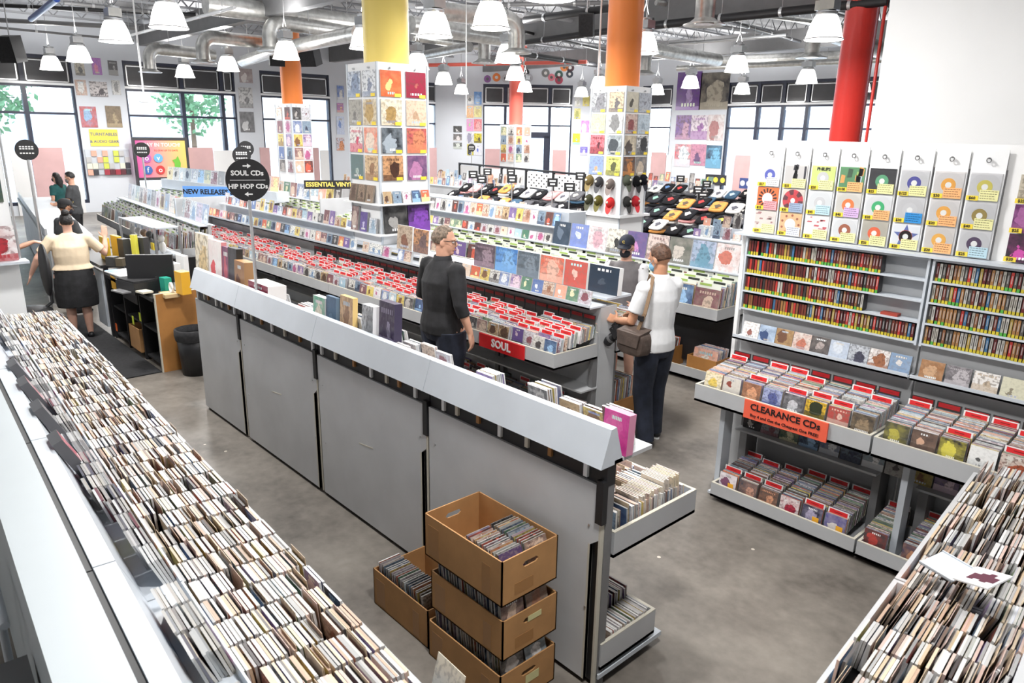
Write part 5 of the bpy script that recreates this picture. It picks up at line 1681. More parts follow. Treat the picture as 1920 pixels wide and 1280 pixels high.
# wooden crates in its floor tray
for (px, py, lb) in ((1205, 690, 'brown wooden crate of LPs on the floor tray behind the standing man'), (1305, 712, 'brown wooden crate of LPs on the floor tray beside the clearance rack')):
    p = atz(px, py, 0.055)
    y0 = 6.89
    x0 = p.x - 0.2
    t = thing('record_crate', (x0 + 0.19, y0 + 0.17, 0.055), lb, 'crate', 'crates of LPs on the floor tray')
    part(t, 'front_board', 'chipboard', lambda b: b.box((x0, y0, 0.055), (x0 + 0.38, y0 + 0.012, 0.29)))
    part(t, 'back_side', 'chipboard', lambda b: b.box((x0, y0 + 0.33, 0.055), (x0 + 0.38, y0 + 0.342, 0.29)))
    part(t, 'side_board', 'chipboard', lambda b: b.box((x0, y0 + 0.012, 0.055), (x0 + 0.012, y0 + 0.33, 0.29)))
    part(t, 'side_board', 'chipboard', lambda b: b.box((x0 + 0.368, y0 + 0.012, 0.055), (x0 + 0.38, y0 + 0.33, 0.29)))
    part(t, 'paper_label', mat('label_cream', (0.62, 0.58, 0.30), 0.6), lambda b: b.box((x0 + 0.12, y0 - 0.002, 0.10), (x0 + 0.26, y0, 0.15)))
    for k in range(9):
        pal = PAL[(k * 3 + int(px)) % len(PAL)]
        put_slab('record_sleeve', frame((x0 + 0.19, y0 + 0.03 + k * 0.03, 0.07), (1, 0, 0), (0, 0.2, 1)), 0.312, 0.312, 0.006, (0.25, 0.25, 0.27), pal, 320 + k, 'LP sleeve filed in a wooden floor crate', 'record', 'LP sleeves in the floor crates')
# crate on the floor at the soul rack end
t = thing('record_crate', (-4.35, 5.35, 0.10), 'brown wooden crate of dark LPs under the soul rack end', 'crate')
part(t, 'front_board', 'chipboard', lambda b: b.box((-4.14, 5.15, 0.09), (-4.12, 5.55, 0.24)))
part(t, 'base', 'chipboard', lambda b: b.box((-4.55, 5.15, 0.09), (-4.14, 5.55, 0.10)))
for k in range(10):
    put_slab('record_sleeve', frame((-4.36, 5.20 + k * 0.033, 0.102), (-1, 0, 0), (0, 0.05, 1)), 0.312, 0.312, 0.01, random.choice([(0.2, 0.22, 0.24), (0.6, 0.6, 0.6), (0.5, 0.4, 0.28)]), PAL[k], 340 + k, 'LP sleeve in the crate under the soul rack end', 'record', 'LP sleeves under the soul rack end')

ME = Matrix.Translation((-20.2, 7.2, 0))
lp_rack(ME, 6.6, 'distant LP rack under the essential vinyl sign', indiv=0, slabel='LPs filed under the essential vinyl sign', n_lp=16)
MV = Matrix.Translation((-17.6, 4.10, 0)) @ Matrix.Rotation(math.radians(-4.0), 4, 'Z')
lp_rack(MV, 5.9, 'grey LP browser rack before the register counter', indiv=14, ilabel='{c} LP sleeve with {d} print fronting the register side tray', igroup='LP sleeves fronting the register side tray', slabel='LPs filed in the rack before the register', n_lp=22, green=False)
for i in range(17):
    pal = PAL[(i * 7 + 3) % len(PAL)]
    pal = (tuple(0.35 + 0.55 * q for q in pal[0]), pal[1]) if i % 5 else pal
    o = MV @ Vector((5.7 - i * 0.325, 0.58, 1.211))
    put_slab('record_sleeve', frame(o, MV.to_3x3() @ Vector((1, 0, 0)), MV.to_3x3() @ Vector((0, 0.18, 1))), 0.312, 0.312, 0.006, (0.7, 0.7, 0.7), pal, 360 + i, '%s LP sleeve with %s print in the top row of the register side rack' % (color_name(pal[0]), color_name(pal[1])), 'record', 'LP sleeves in the top row of the register side rack')
MW = Matrix.Translation((-20.0, 5.75, 0)) @ Matrix.Rotation(math.radians(6.0), 4, 'Z')
lp_rack(MW, 5.4, 'distant LP rack behind the blue new releases sign', indiv=0, slabel='LPs filed behind the new releases sign', n_lp=16, green=False)
for i in range(16):
    pal = PAL[(i * 5 + 2) % len(PAL)]
    pal = (tuple(0.3 + 0.6 * q for q in pal[0]), pal[1])
    o = MW @ Vector((5.2 - i * 0.325, 0.58, 1.42))
    put_slab('record_sleeve', frame(o, MW.to_3x3() @ Vector((1, 0, 0)), MW.to_3x3() @ Vector((0, 0.18, 1))), 0.312, 0.312, 0.006, (0.7, 0.7, 0.7), pal, 390 + i, '%s LP sleeve with %s print behind the new releases sign' % (color_name(pal[0]), color_name(pal[1])), 'record', 'LP sleeves behind the new releases sign')
t = thing('display_ledge', MW @ Vector((2.7, 0.6, 1.21)), 'raised ledge behind the new releases sign', 'ledge')
part(t, 'shelf', 'grey_light', lambda b: b.box((0, 0.5, 1.21), (5.4, 0.8, 1.418), M=MW))
for i in range(17):
    pal = PAL[(i * 4 + 1) % len(PAL)]
    put_slab('record_sleeve', frame((-13.8 - i * 0.33, 7.72, 1.212), (1, 0, 0), (0, 0.15, 1)), 0.312, 0.312, 0.006, (0.7, 0.7, 0.7), pal, 420 + i, '%s LP sleeve with %s print under the essential vinyl sign' % (color_name(pal[0]), color_name(pal[1])), 'record', 'LP sleeves under the essential vinyl sign')
b = MB(); b.box((-13.58, 7.2, 0), (-13.54, 8.0, 1.35))
tag(b.build('end_panel', 'grey'), 'grey end panel of the essential vinyl rack', 'panel')
# blue banner and vinyl banner
def banner(name, P, R, h, plate, m, txt, label, size, bold=0.02):
    P, R = Vector(P), Vector(R)
    x = (R - P).normalized()
    t = thing(name, (P + R) / 2 - Vector((0, 0, h)), label, 'sign')
    Mx = frame((P + R) / 2, x, (0, 0, 1))
    L_ = (R - P).length
    part(t, 'plate', plate, lambda b: b.box((-L_ / 2, 0, -h / 2), (L_ / 2, 0.015, h / 2), M=Mx))
    text(txt, size, m, t, Mx @ Matrix.Translation((0, -0.003, 0)), bold)
    for s_ in (-1, 1):
        part(t, 'post', 'steel', lambda b: b.tube([Mx @ Vector((s_ * L_ * 0.4, 0.03, h / 2 - 0.02)), Mx @ Vector((s_ * L_ * 0.4, 0.03, h / 2 - 0.02)) - Vector((0, 0, 0.55))], 0.01, 6))


banner('section_banner', atz(343, 359, 1.33), atz(492, 362, 1.33), 0.24, 'blue_sign', 'text_black', 'NEW RELEASES & REISSUES', 'long blue sign reading NEW RELEASES & REISSUES over a rack', 0.148, 0.03)
banner('section_banner', atz(570, 346, 1.60), atz(664, 346, 1.60), 0.17, 'black', 'text_yellow', 'ESSENTIAL VINYL', 'black sign with yellow lettering reading ESSENTIAL VINYL', 0.122, 0.03)
# ================================================================== record displays round the columns
CAPCOL = [(0.16, 0.12, 0.05), (0.05, 0.05, 0.055), (0.16, 0.13, 0.12), (0.07, 0.08, 0.06), (0.012, 0.012, 0.014), (0.013, 0.013, 0.02), (0.05, 0.05, 0.03), (0.09, 0.08, 0.02), (0.50, 0.03, 0.03), (0.03, 0.03, 0.03), (0.48, 0.03, 0.04)]


def cap_obj(M, c, label):
    t = thing('baseball_cap', M.translation, label, 'cap', 'caps hung on the orange column display')
    b = MB()
    n, k = 14, 6
    vs, fs = [], []
    for i in range(k + 1):
        ph = math.pi / 2 * i / k
        for j in range(n):
            g = 2 * math.pi * j / n
            vs.append(M @ Vector((0.082 * math.cos(ph) * math.cos(g), -0.02 - 0.105 * math.sin(ph), 0.095 * math.cos(ph) * math.sin(g))))
    for i in range(k):
        for j in range(n):
            fs.append((i * n + j, i * n + (j + 1) % n, (i + 1) * n + (j + 1) % n, (i + 1) * n + j))
    b.mesh_(vs, fs, 0, c, True)
    b.build('crown', 'cloth', t)
    b = MB()
    rows = []
    for i in range(4):
        rows.append([M @ Vector((0.08 * math.sin(u) * (1 - 0.06 * i), -0.05 - 0.012 * i - 0.02 * math.cos(u), -0.06 * math.cos(u * 0.9) - 0.042 * i * (0.45 + 0.55 * math.cos(u)))) for u in np.linspace(-1.3, 1.3, 9)])
    vs = [p for r in rows for p in r]
    b.mesh_(vs, [(i * 9 + j, i * 9 + j + 1, (i + 1) * 9 + j + 1, (i + 1) * 9 + j) for i in range(3) for j in range(8)], 0, tuple(min(1, q * 1.3 + 0.02) for q in c), True)
    b.build('brim', 'cloth', t)
    b = MB(); b.ball(M @ Vector((0, -0.118, 0.01)), (0.022, 0.022, 0.022), 8, 6, 0, (0.6, 0.58, 0.5)); b.build('badge', 'cloth', t)


def column_display(xc, yc, hx, hy, z0, z1, grid_z, rows, label, fx, fy, tagc=True, lp=0.305, place='yellow column'):
    """white box display; faces +x (fx) and -y (fy) carry rows of sleeves, top row first"""
    t = thing('column_display', (xc, yc, z0), label, 'display')
    part(t, 'body', 'white_gloss', lambda b: b.box((xc - hx, yc - hy, z0), (xc + hx, yc + hy, z1)))
    for (dx, dy) in ((1, -1), (1, 1), (-1, -1)):
        part(t, 'corner_strip', 'grey_light', lambda b: b.box((xc + dx * hx - 0.012, yc + dy * hy - 0.012, z0), (xc + dx * hx + 0.012, yc + dy * hy + 0.012, z1)))
    rn = ['top', 'second', 'third', 'fourth', 'fifth', 'sixth']
    for face, lst in (('x', fx), ('y', fy)):
        nc = len(lst[0])
        for r, row in enumerate(lst):
            for c, pal in enumerate(row):
                if face == 'x':
                    yy = yc - hy + (c + 0.5) * 2 * hy / nc
                    M = frame((xc + hx + 0.014, yy, grid_z - (r + 1) * (lp + 0.03)), (0, 1, 0), (-0.02, 0, 1))
                else:
                    xx = xc - hx + (c + 0.5) * 2 * hx / nc
                    M = frame((xx, yc - hy - 0.014, grid_z - (r + 1) * (lp + 0.03)), (1, 0, 0), (0, 0.02, 1))
                w = min(lp, (2 * (hy if face == 'x' else hx)) / nc - 0.02)
                s = thing('record_sleeve', M.translation, '%s LP sleeve with %s print, %s row on the %s' % (color_name(pal[0]), color_name(pal[1]), rn[r], place), 'record', 'LP sleeves on the ' + place)
                b = MB(); b.slab(M, w, lp, 0.006, (0.7, 0.7, 0.7), pal[0], pal[1], 500 + r * 17 + c * 5 + (0 if face == 'x' else 91)); b.build('sleeve', ['paint', 'cover'], s)
                if tagc and (r + c) % 3 != 5:
                    b = MB(); b.box((w * 0.15, -0.007, 0.0), (w * 0.45, -0.004, lp * 0.13), M=M); b.build('price_tag', 'yellow', s)
        for c in range(nc):
            f = (c + 0.5) / nc
            part(t, 'hook', 'steel', lambda b: b.tube([(xc + hx, yc - hy + f * 2 * hy, z1 - 0.06), (xc + hx + 0.03, yc - hy + f * 2 * hy, z1 - 0.06)] if face == 'x' else [(xc - hx + f * 2 * hx, yc - hy, z1 - 0.06), (xc - hx + f * 2 * hx, yc - hy - 0.03, z1 - 0.06)], 0.012, 6))
    return t


Yx0, Yx1, Yy0, Yy1 = -8.67, -7.98, 5.08, 5.82
yx = [[((0.62, 0.10, 0.03), (0.80, 0.66, 0.26)), ((0.30, 0.02, 0.05), (0.45, 0.12, 0.10))], [((0.78, 0.74, 0.62), (0.40, 0.26, 0.10)), ((0.66, 0.50, 0.38), (0.45, 0.30, 0.20))],
      [((0.025, 0.03, 0.035), (0.35, 0.40, 0.45)), ((0.42, 0.08, 0.10), (0.62, 0.22, 0.12))], [((0.66, 0.36, 0.18), (0.07, 0.03, 0.02)), ((0.10, 0.06, 0.14), (0.45, 0.20, 0.36))]]
yy_ = [[((0.72, 0.76, 0.80), (0.28, 0.34, 0.46)), ((0.76, 0.78, 0.80), (0.30, 0.34, 0.44))], [((0.42, 0.40, 0.36), (0.22, 0.21, 0.20)), ((0.74, 0.68, 0.55), (0.52, 0.36, 0.16))],
       [((0.80, 0.78, 0.74), (0.62, 0.10, 0.16)), ((0.78, 0.26, 0.18), (0.80, 0.66, 0.55))], [((0.14, 0.20, 0.20), (0.45, 0.52, 0.48)), ((0.70, 0.52, 0.32), (0.32, 0.18, 0.10))]]
t = column_display((Yx0 + Yx1) / 2, (Yy0 + Yy1) / 2, (Yx1 - Yx0) / 2, (Yy1 - Yy0) / 2, 1.276, 3.48, 3.42, 4, 'white four sided record display round the yellow column', yx, yy_, place='yellow column display')
for z in (1.80,):
    part(t, 'shelf', 'white_gloss', lambda b: b.box((Yx0 - 0.06, Yy0 - 0.10, z - 0.02), (Yx1 + 0.10, Yy1 + 0.02, z)))
part(t, 'shelf', 'white_gloss', lambda b: b.box((Yx0 - 0.06, Yy0 - 0.10, 1.40), (Yx1 + 0.10, Yy1 + 0.02, 1.42)))
for k in range(5):
    pal = PAL[(k * 4 + 4) % len(PAL)]
    put_slab('cd_case', frame((Yx1 + 0.055, Yy0 + 0.07 + k * 0.145, 1.80), (0, 1, 0), (-0.2, 0, 1)), 0.125, 0.15, 0.012, (0.6, 0.6, 0.6), pal, 600 + k, '%s CD case on the small shelf of the yellow column display' % color_name(pal[0]), 'CD', 'CD cases on the yellow column shelf')
for k in range(3):
    pal = PAL[(k * 3 + 4) % len(PAL)]
    put_slab('boxed_set', frame((Yx0 + 0.1 + k * 0.2, Yy0 - 0.055, 1.80), (1, 0, 0), (0, 0.2, 1)), 0.16, 0.22, 0.025, (0.3, 0.25, 0.2), ((0.30, 0.22, 0.16), (0.12, 0.08, 0.06)), 610 + k, 'brown DVD case on the left shelf of the yellow column display', 'DVD', 'DVD cases on the yellow column shelf')
for k, pal in enumerate((((0.012, 0.012, 0.014), (0.35, 0.34, 0.33)), ((0.025, 0.02, 0.03), (0.22, 0.07, 0.42)))):
    put_slab('boxed_set', frame((Yx1 + 0.045, Yy0 + 0.19 + k * 0.36, 1.42), (0, 1, 0), (-0.08, 0, 1)), 0.34, 0.34, 0.02, (0.05, 0.05, 0.05), pal, 620 + k, ['black LP box with pale faces under the yellow column shelf', 'black LP box with a purple disc under the yellow column shelf'][k], 'record', 'LP boxes under the yellow column shelf')
for k, pal in enumerate((((0.12, 0.05, 0.06), (0.5, 0.4, 0.35)), ((0.10, 0.06, 0.25), (0.55, 0.5, 0.7)), ((0.7, 0.7, 0.72), (0.3, 0.4, 0.5)))):
    put_slab('boxed_set', frame((Yx0 + 0.12 + k * 0.22, Yy0 - 0.05, 1.42), (1, 0, 0), (0, 0.12, 1)), 0.17, 0.31 - k * 0.06, 0.03, (0.3, 0.3, 0.3), pal, 630 + k, '%s boxed set on the low left shelf of the yellow column display' % color_name(pal[0]), 'boxed set', 'boxed sets on the low yellow column shelf')

Ox0, Ox1, Oy0, Oy1 = -8.56, -7.83, 9.60, 10.24
ox = [[((0.66, 0.62, 0.50), (0.10, 0.09, 0.07)), ((0.42, 0.45, 0.50), (0.22, 0.22, 0.25))], [((0.70, 0.58, 0.50), (0.30, 0.10, 0.10)), ((0.48, 0.56, 0.62), (0.30, 0.36, 0.42))], [((0.68, 0.60, 0.46), (0.10, 0.08, 0.07)), ((0.76, 0.76, 0.76), (0.05, 0.05, 0.05))], [((0.05, 0.06, 0.07), (0.60, 0.25, 0.08)), ((0.10, 0.11, 0.13), (0.55, 0.45, 0.35))]]
oy = [[((0.50, 0.52, 0.54), (0.20, 0.20, 0.22)), ((0.62, 0.48, 0.32), (0.12, 0.11, 0.12))], [((0.55, 0.60, 0.34), (0.70, 0.50, 0.40)), ((0.78, 0.78, 0.77), (0.20, 0.20, 0.20))], [((0.76, 0.17, 0.20), (0.10, 0.03, 0.04)), ((0.40, 0.44, 0.46), (0.06, 0.07, 0.08))], [((0.22, 0.30, 0.52), (0.50, 0.34, 0.20)), ((0.74, 0.74, 0.20), (0.10, 0.10, 0.05))]]
t = column_display((Ox0 + Ox1) / 2, (Oy0 + Oy1) / 2, (Ox1 - Ox0) / 2, (Oy1 - Oy0) / 2, 0.0, 3.44, 3.38, 4, 'white four sided record and cap display round the orange column', ox, oy, place='orange column display')
part(t, 'skirt', 'white_gloss', lambda b: b.box((Ox0 - 0.08, Oy0 - 0.08, 1.36), (Ox1 + 0.08, Oy1 + 0.08, 1.40)))
caps = [(1108, 338), (1126, 341), (1147, 345), (1172, 338), (1190, 340), (1203, 337), (1107, 374), (1125, 376), (1147, 380), (1172, 378), (1188, 377)]
capn = ['olive', 'dark grey', 'taupe', 'dark green', 'black', 'black navy', 'olive black', 'mustard black', 'bright red', 'black and red', 'red']
for i, (px, py) in enumerate(caps):
    if px < 1160:
        p = aty(px, py, Oy0 - 0.004)
        M = frame(p, (1, 0, 0), (0, 0, 1))
    else:
        p = atx(px, py, Ox1 + 0.004)
        M = frame(p, (0, 1, 0), (0, 0, 1))
    cap_obj(M, CAPCOL[i], '%s cap in the %s row of the orange column display' % (capn[i], 'upper' if i < 6 else 'lower'))
lo_ = [[PAL[(r * 2 + c * 5 + 1) % len(PAL)] for c in range(2)] for r in range(5)]
column_display(-18.85, 9.36, 0.47, 0.26, 0.0, 3.32, 3.26, 5, 'slim white record display round the distant orange column', [r[:2] for r in lo_], [r[:2] for r in lo_[::-1]], tagc=False, place='distant orange column display')
lo2 = [[PAL[(r * 3 + c * 7 + 2) % len(PAL)] for c in range(2)] for r in range(4)]
column_display(-21.9, 20.2, 0.42, 0.42, 0.0, 3.0, 2.95, 4, 'slim white record display round the coral column', lo2, lo2[::-1], tagc=False, place='coral column display')

# ================================================================== posters and signs on the window walls
def wall_px(kind, x, y_):
    if kind == 'A':
        p = atx(x, y_, XA); return p.y - _y0, p.z, MA
    if kind == 'B':
        p = aty(x, y_, YB); return p.x - CB.x, p.z, MBk
    d = ray(x, y_)
    t_ = CA.dot(_cn) / (d.x * _cn.x + d.y * _cn.y)
    p = d * t_
    return (Vector((p.x, p.y, 0)) - CA).dot(_cu), CAM_H + p.z, MC


def poster(kind, x0, y0, x1, y1, pal, label, name='poster', off=0.012, group='posters on the window wall pillars'):
    s0, z1, M = wall_px(kind, x0, y0)
    s1, z0, _ = wall_px(kind, x1, y1)
    Mp = M @ Matrix.Translation(((s0 + s1) / 2, -off, z0))
    w, h = abs(s1 - s0), abs(z1 - z0)
    o = put_slab(name, frame(Mp.translation, M.to_3x3() @ Vector((1, 0, 0)), (0, 0, 1)), round(w, 3), round(h, 3), 0.01, (0.7, 0.7, 0.7), pal, int(x0 * 3 + y0), label, 'poster', group)
    return o, Mp, w, h


P_ = lambda *q: (q[:3], q[3:])
for (k, x0, y0, x1, y1, pal, lb) in (
        ('A', 138, 112, 160, 142, P_(0.66, 0.62, 0.52, 0.2, 0.2, 0.2), 'cream poster in the top row beside the register window'), ('A', 170, 108, 192, 141, P_(0.40, 0.20, 0.55, 0.75, 0.30, 0.45), 'violet poster in the top row beside the register window'), ('A', 201, 113, 222, 142, P_(0.10, 0.10, 0.11, 0.45, 0.45, 0.45), 'black poster in the top row beside the register window'),
        ('A', 139, 149, 164, 179, P_(0.50, 0.30, 0.22, 0.75, 0.74, 0.72), 'brown and white poster left of the paired photo print'), ('A', 166, 152, 203, 182, P_(0.62, 0.58, 0.58, 0.08, 0.07, 0.08), 'black and white photo print in the middle of the second row'), ('A', 208, 150, 227, 178, P_(0.72, 0.72, 0.71, 0.25, 0.25, 0.25), 'pale poster right of the paired photo print'),
        ('A', 148, 199, 184, 239, P_(0.52, 0.10, 0.08, 0.30, 0.45, 0.65), 'red and blue poster above the turntables sign'), ('A', 196, 198, 230, 239, P_(0.20, 0.15, 0.10, 0.40, 0.32, 0.20), 'brown mottled poster above the turntables sign'),
        ('A', 447, 128, 474, 156, P_(0.35, 0.28, 0.28, 0.70, 0.66, 0.64), 'brown pink photo poster on the narrow pillar'), ('A', 446, 163, 475, 203, P_(0.66, 0.66, 0.66, 0.25, 0.25, 0.26), 'pale group photo poster on the narrow pillar'), ('A', 448, 209, 478, 248, P_(0.12, 0.12, 0.13, 0.62, 0.62, 0.63), 'black and white dancer poster on the narrow pillar'),
        ('A', 631, 160, 645, 188, P_(0.08, 0.20, 0.60, 0.8, 0.8, 0.8), 'blue poster on the pillar left of the yellow column'), ('A', 631, 193, 644, 211, P_(0.40, 0.15, 0.50, 0.7, 0.4, 0.3), 'purple poster on the pillar left of the yellow column'), ('A', 630, 218, 646, 252, P_(0.60, 0.66, 0.80, 0.2, 0.3, 0.6), 'pale blue poster on the pillar left of the yellow column'), ('A', 630, 258, 646, 282, P_(0.55, 0.62, 0.75, 0.7, 0.3, 0.15), 'blue and orange poster on the pillar left of the yellow column'),
        ('C', 876, 179, 888, 195, P_(0.80, 0.80, 0.80, 0.05, 0.05, 0.05), 'white notice at the head of the entrance poster column'), ('C', 889, 172, 903, 196, P_(0.05, 0.22, 0.60, 0.3, 0.5, 0.8), 'blue handbill left of the entrance'), ('C', 875, 198, 888, 221, P_(0.82, 0.45, 0.20, 0.8, 0.6, 0.4), 'orange handbill left of the entrance'), ('C', 889, 199, 903, 220, P_(0.80, 0.74, 0.30, 0.6, 0.5, 0.2), 'yellow handbill left of the entrance'),
        ('C', 875, 223, 888, 246, P_(0.70, 0.30, 0.55, 0.4, 0.7, 0.3), 'rainbow handbill left of the entrance'), ('C', 889, 223, 903, 246, P_(0.78, 0.12, 0.16, 0.8, 0.4, 0.4), 'red handbill left of the entrance'), ('C', 875, 248, 888, 269, P_(0.78, 0.78, 0.78, 0.3, 0.3, 0.4), 'white handbill left of the entrance'), ('C', 889, 250, 903, 268, P_(0.72, 0.62, 0.05, 0.1, 0.08, 0.03), 'yellow and brown handbill left of the entrance'), ('C', 876, 270, 888, 291, P_(0.75, 0.65, 0.08, 0.05, 0.05, 0.05), 'yellow handbill behind the round black sign'), ('C', 890, 271, 903, 291, P_(0.76, 0.76, 0.80, 0.12, 0.18, 0.6), 'white and blue handbill left of the entrance'),
        ('C', 850, 236, 866, 248, P_(0.03, 0.03, 0.03, 0.7, 0.7, 0.7), 'topmost of three small black notices near the entrance'), ('C', 850, 251, 866, 264, P_(0.03, 0.03, 0.03, 0.75, 0.7, 0.7), 'middle one of three small black notices near the entrance'), ('C', 850, 267, 866, 279, P_(0.03, 0.03, 0.03, 0.7, 0.75, 0.7), 'lowest of three small black notices near the entrance'),
        ('C', 1078, 180, 1088, 200, P_(0.76, 0.76, 0.74, 0.5, 0.5, 0.4), 'white handbill right of the entrance'), ('C', 1093, 180, 1105, 199, P_(0.74, 0.66, 0.20, 0.5, 0.4, 0.1), 'mustard handbill right of the entrance'), ('C', 1077, 203, 1088, 223, P_(0.76, 0.70, 0.25, 0.4, 0.4, 0.1), 'pale yellow handbill right of the entrance'), ('C', 1090, 226, 1104, 248, P_(0.60, 0.15, 0.60, 0.8, 0.7, 0.8), 'magenta handbill right of the entrance'), ('C', 1074, 250, 1087, 271, P_(0.78, 0.66, 0.03, 0.3, 0.6, 0.7), 'bright yellow handbill right of the entrance'), ('C', 1088, 275, 1101, 291, P_(0.15, 0.10, 0.60, 0.7, 0.7, 0.75), 'violet blue handbill right of the entrance'),
        ('B', 1272, 136, 1312, 206, P_(0.13, 0.05, 0.25, 0.45, 0.32, 0.58), 'large purple poster with pale branches'), ('B', 1316, 137, 1364, 205, P_(0.03, 0.03, 0.035, 0.42, 0.38, 0.30), 'black framed poster with a pale portrait'),
        ('B', 1269, 216, 1294, 262, P_(0.22, 0.15, 0.36, 0.55, 0.35, 0.45), 'purple movie style poster in the upper poster row'), ('B', 1298, 216, 1325, 262, P_(0.70, 0.64, 0.68, 0.35, 0.18, 0.40), 'white and violet poster in the upper poster row'), ('B', 1329, 215, 1355, 264, P_(0.74, 0.73, 0.73, 0.40, 0.20, 0.20), 'white poster of two figures in the upper poster row'),
        ('B', 1267, 270, 1293, 313, P_(0.62, 0.10, 0.12, 0.70, 0.76, 0.82), 'red bordered poster in the lower poster row'), ('B', 1297, 270, 1322, 311, P_(0.62, 0.30, 0.40, 0.16, 0.10, 0.20), 'pink portrait poster in the lower poster row'), ('B', 1326, 272, 1351, 316, P_(0.05, 0.06, 0.10, 0.20, 0.45, 0.65), 'dark bordered sea blue poster in the lower poster row')):
    poster(k, x0, y0, x1, y1, pal, lb)
# discs pinned over the entrance windows
for i, (px, py, c) in enumerate(((914, 148, (0.25, 0.10, 0.30)), (931, 145, (0.80, 0.22, 0.05)), (948, 147, (0.55, 0.55, 0.58)), (986, 136, (0.05, 0.05, 0.06)), (992, 146, (0.5, 0.5, 0.55)), (1023, 137, (0.2, 0.2, 0.2)), (1034, 145, (0.70, 0.20, 0.25)), (1048, 140, (0.04, 0.10, 0.08)), (1048, 150, (0.45, 0.05, 0.10)), (1068, 139, (0.03, 0.04, 0.06)), (1058, 126, (0.8, 0.25, 0.06)), (1069, 127, (0.06, 0.02, 0.03)))):
    s_, z_, M = wall_px('C', px, py)
    r = 0.17 if i % 3 else 0.15
    b = MB()
    ring(b, s_, z_, -0.02, 0.03, r, 0, c)
    ring(b, s_, z_, -0.022, 0.0, r * 0.4, 0, (0.7, 0.68, 0.66) if i % 2 else (0.1, 0.1, 0.1), n=16)
    b.v = [tuple(M @ Vector(v)) for v in b.v]
    tag(b.build('wall_disc', 'paint'), '%s round disc pinned above the entrance windows' % color_name(c), 'disc', 'discs above the entrance windows')


def sign_on(kind, x0, y0, x1, y1, plate, lines, label, name='wall_sign', off=0.02):
    s0, z1, M = wall_px(kind, x0, y0)
    s1, z0, _ = wall_px(kind, x1, y1)
    t = thing(name, M @ Vector(((s0 + s1) / 2, -off, z0)), label, 'sign')
    part(t, 'plate', plate, lambda b: b.box((s0, -off, z0), (s1, -off + 0.015, z1), M=M))
    h = z1 - z0
    for (txt, fz, sz, m, bold) in lines:
        text(txt, sz * h, m, t, M @ Matrix.Translation(((s0 + s1) / 2, -off - 0.003, z0 + fz * h)), bold)
    return t, M, s0, s1, z0, z1


sign_on('A', 166, 242, 223, 274, 'yellow_sign', [('TURNTABLES', 0.70, 0.255, 'text_blue', 0.015), ('& AUDIO GEAR', 0.27, 0.235, 'text_blue', 0.015)], 'yellow sign reading TURNTABLES & AUDIO GEAR on the pillar')
gm = bpy.data.materials.new('screen_gradient')
gm.use_nodes = True
_n = gm.node_tree.nodes
_l = gm.node_tree.links
_tc = _n.new('ShaderNodeTexCoord'); _mp = _n.new('ShaderNodeSeparateXYZ'); _cr = _n.new('ShaderNodeValToRGB')
_l.new(_tc.outputs['Generated'], _mp.inputs[0]); _l.new(_mp.outputs['Y'], _cr.inputs['Fac'])
_cr.color_ramp.elements[0].color = (0.70, 0.10, 0.36, 1); _cr.color_ramp.elements[1].color = (0.85, 0.62, 0.16, 1)
_cr.color_ramp.elements.new(0.5).color = (0.86, 0.36, 0.28, 1)
_l.new(_cr.outputs[0], _bsdf(gm).inputs['Base Color'])
MATS['screen_gradient'] = gm
t, M, s0, s1, z0, z1 = sign_on('A', 247, 262, 347, 330, 'screen_gradient', [('STAY IN TOUCH!', 0.87, 0.135, 'text_white', 0.02), ('              TO STAY UP TO DATE', 0.72, 0.064, 'red', 0.012)], 'pink and orange board reading STAY IN TOUCH in a dark frame', 'notice_board', 0.30)
for a, b_ in (((s0 - 0.08, z1), (s1 + 0.08, z1 + 0.09)), ((s0 - 0.08, 0.0), (s0, z1)), ((s1, 0.0), (s1 + 0.08, z1)), ((s0, z0 - 0.09), (s1, z0))):
    part(t, 'frame', 'header_dark', lambda b: b.box((a[0], -0.32, a[1]), (b_[0], -0.26, b_[1]), M=M))
W_s, H_s = s1 - s0, z1 - z0
for (fx, fz, c, ch) in ((0.42, 0.52, (0.15, 0.42, 0.75), 'v'), (0.19, 0.20, (0.05, 0.14, 0.42), 'f'), (0.44, 0.20, (0.60, 0.05, 0.05), 'o'), (0.19, 0.52, (0.45, 0.12, 0.4), 'o')):
    def icon(b):
        ring(b, 0, 0, 0, 0.0, H_s * 0.12, 0, c, n=24)
        b.v = [tuple(M @ Vector((s0 + fx * W_s + v[0], -0.325, z0 + fz * H_s + v[2]))) for v in b.v]
    ic = part(t, 'icon', 'paint', icon)
    text(ch, H_s * 0.2, 'text_white', ic, M @ Matrix.Translation((s0 + fx * W_s, -0.33, z0 + fz * H_s)), 0.01)
def blob(b):
    pts = [(0.76, 0.06), (0.84, 0.14), (0.87, 0.38), (0.82, 0.58), (0.78, 0.50), (0.70, 0.46), (0.74, 0.38), (0.73, 0.2)]
    b.face([M @ Vector((s0 + a * W_s, -0.325, z0 + c * H_s)) for a, c in pts], 0, (0.16, 0.48, 0.05))
part(t, 'green_drawing', 'paint', blob)
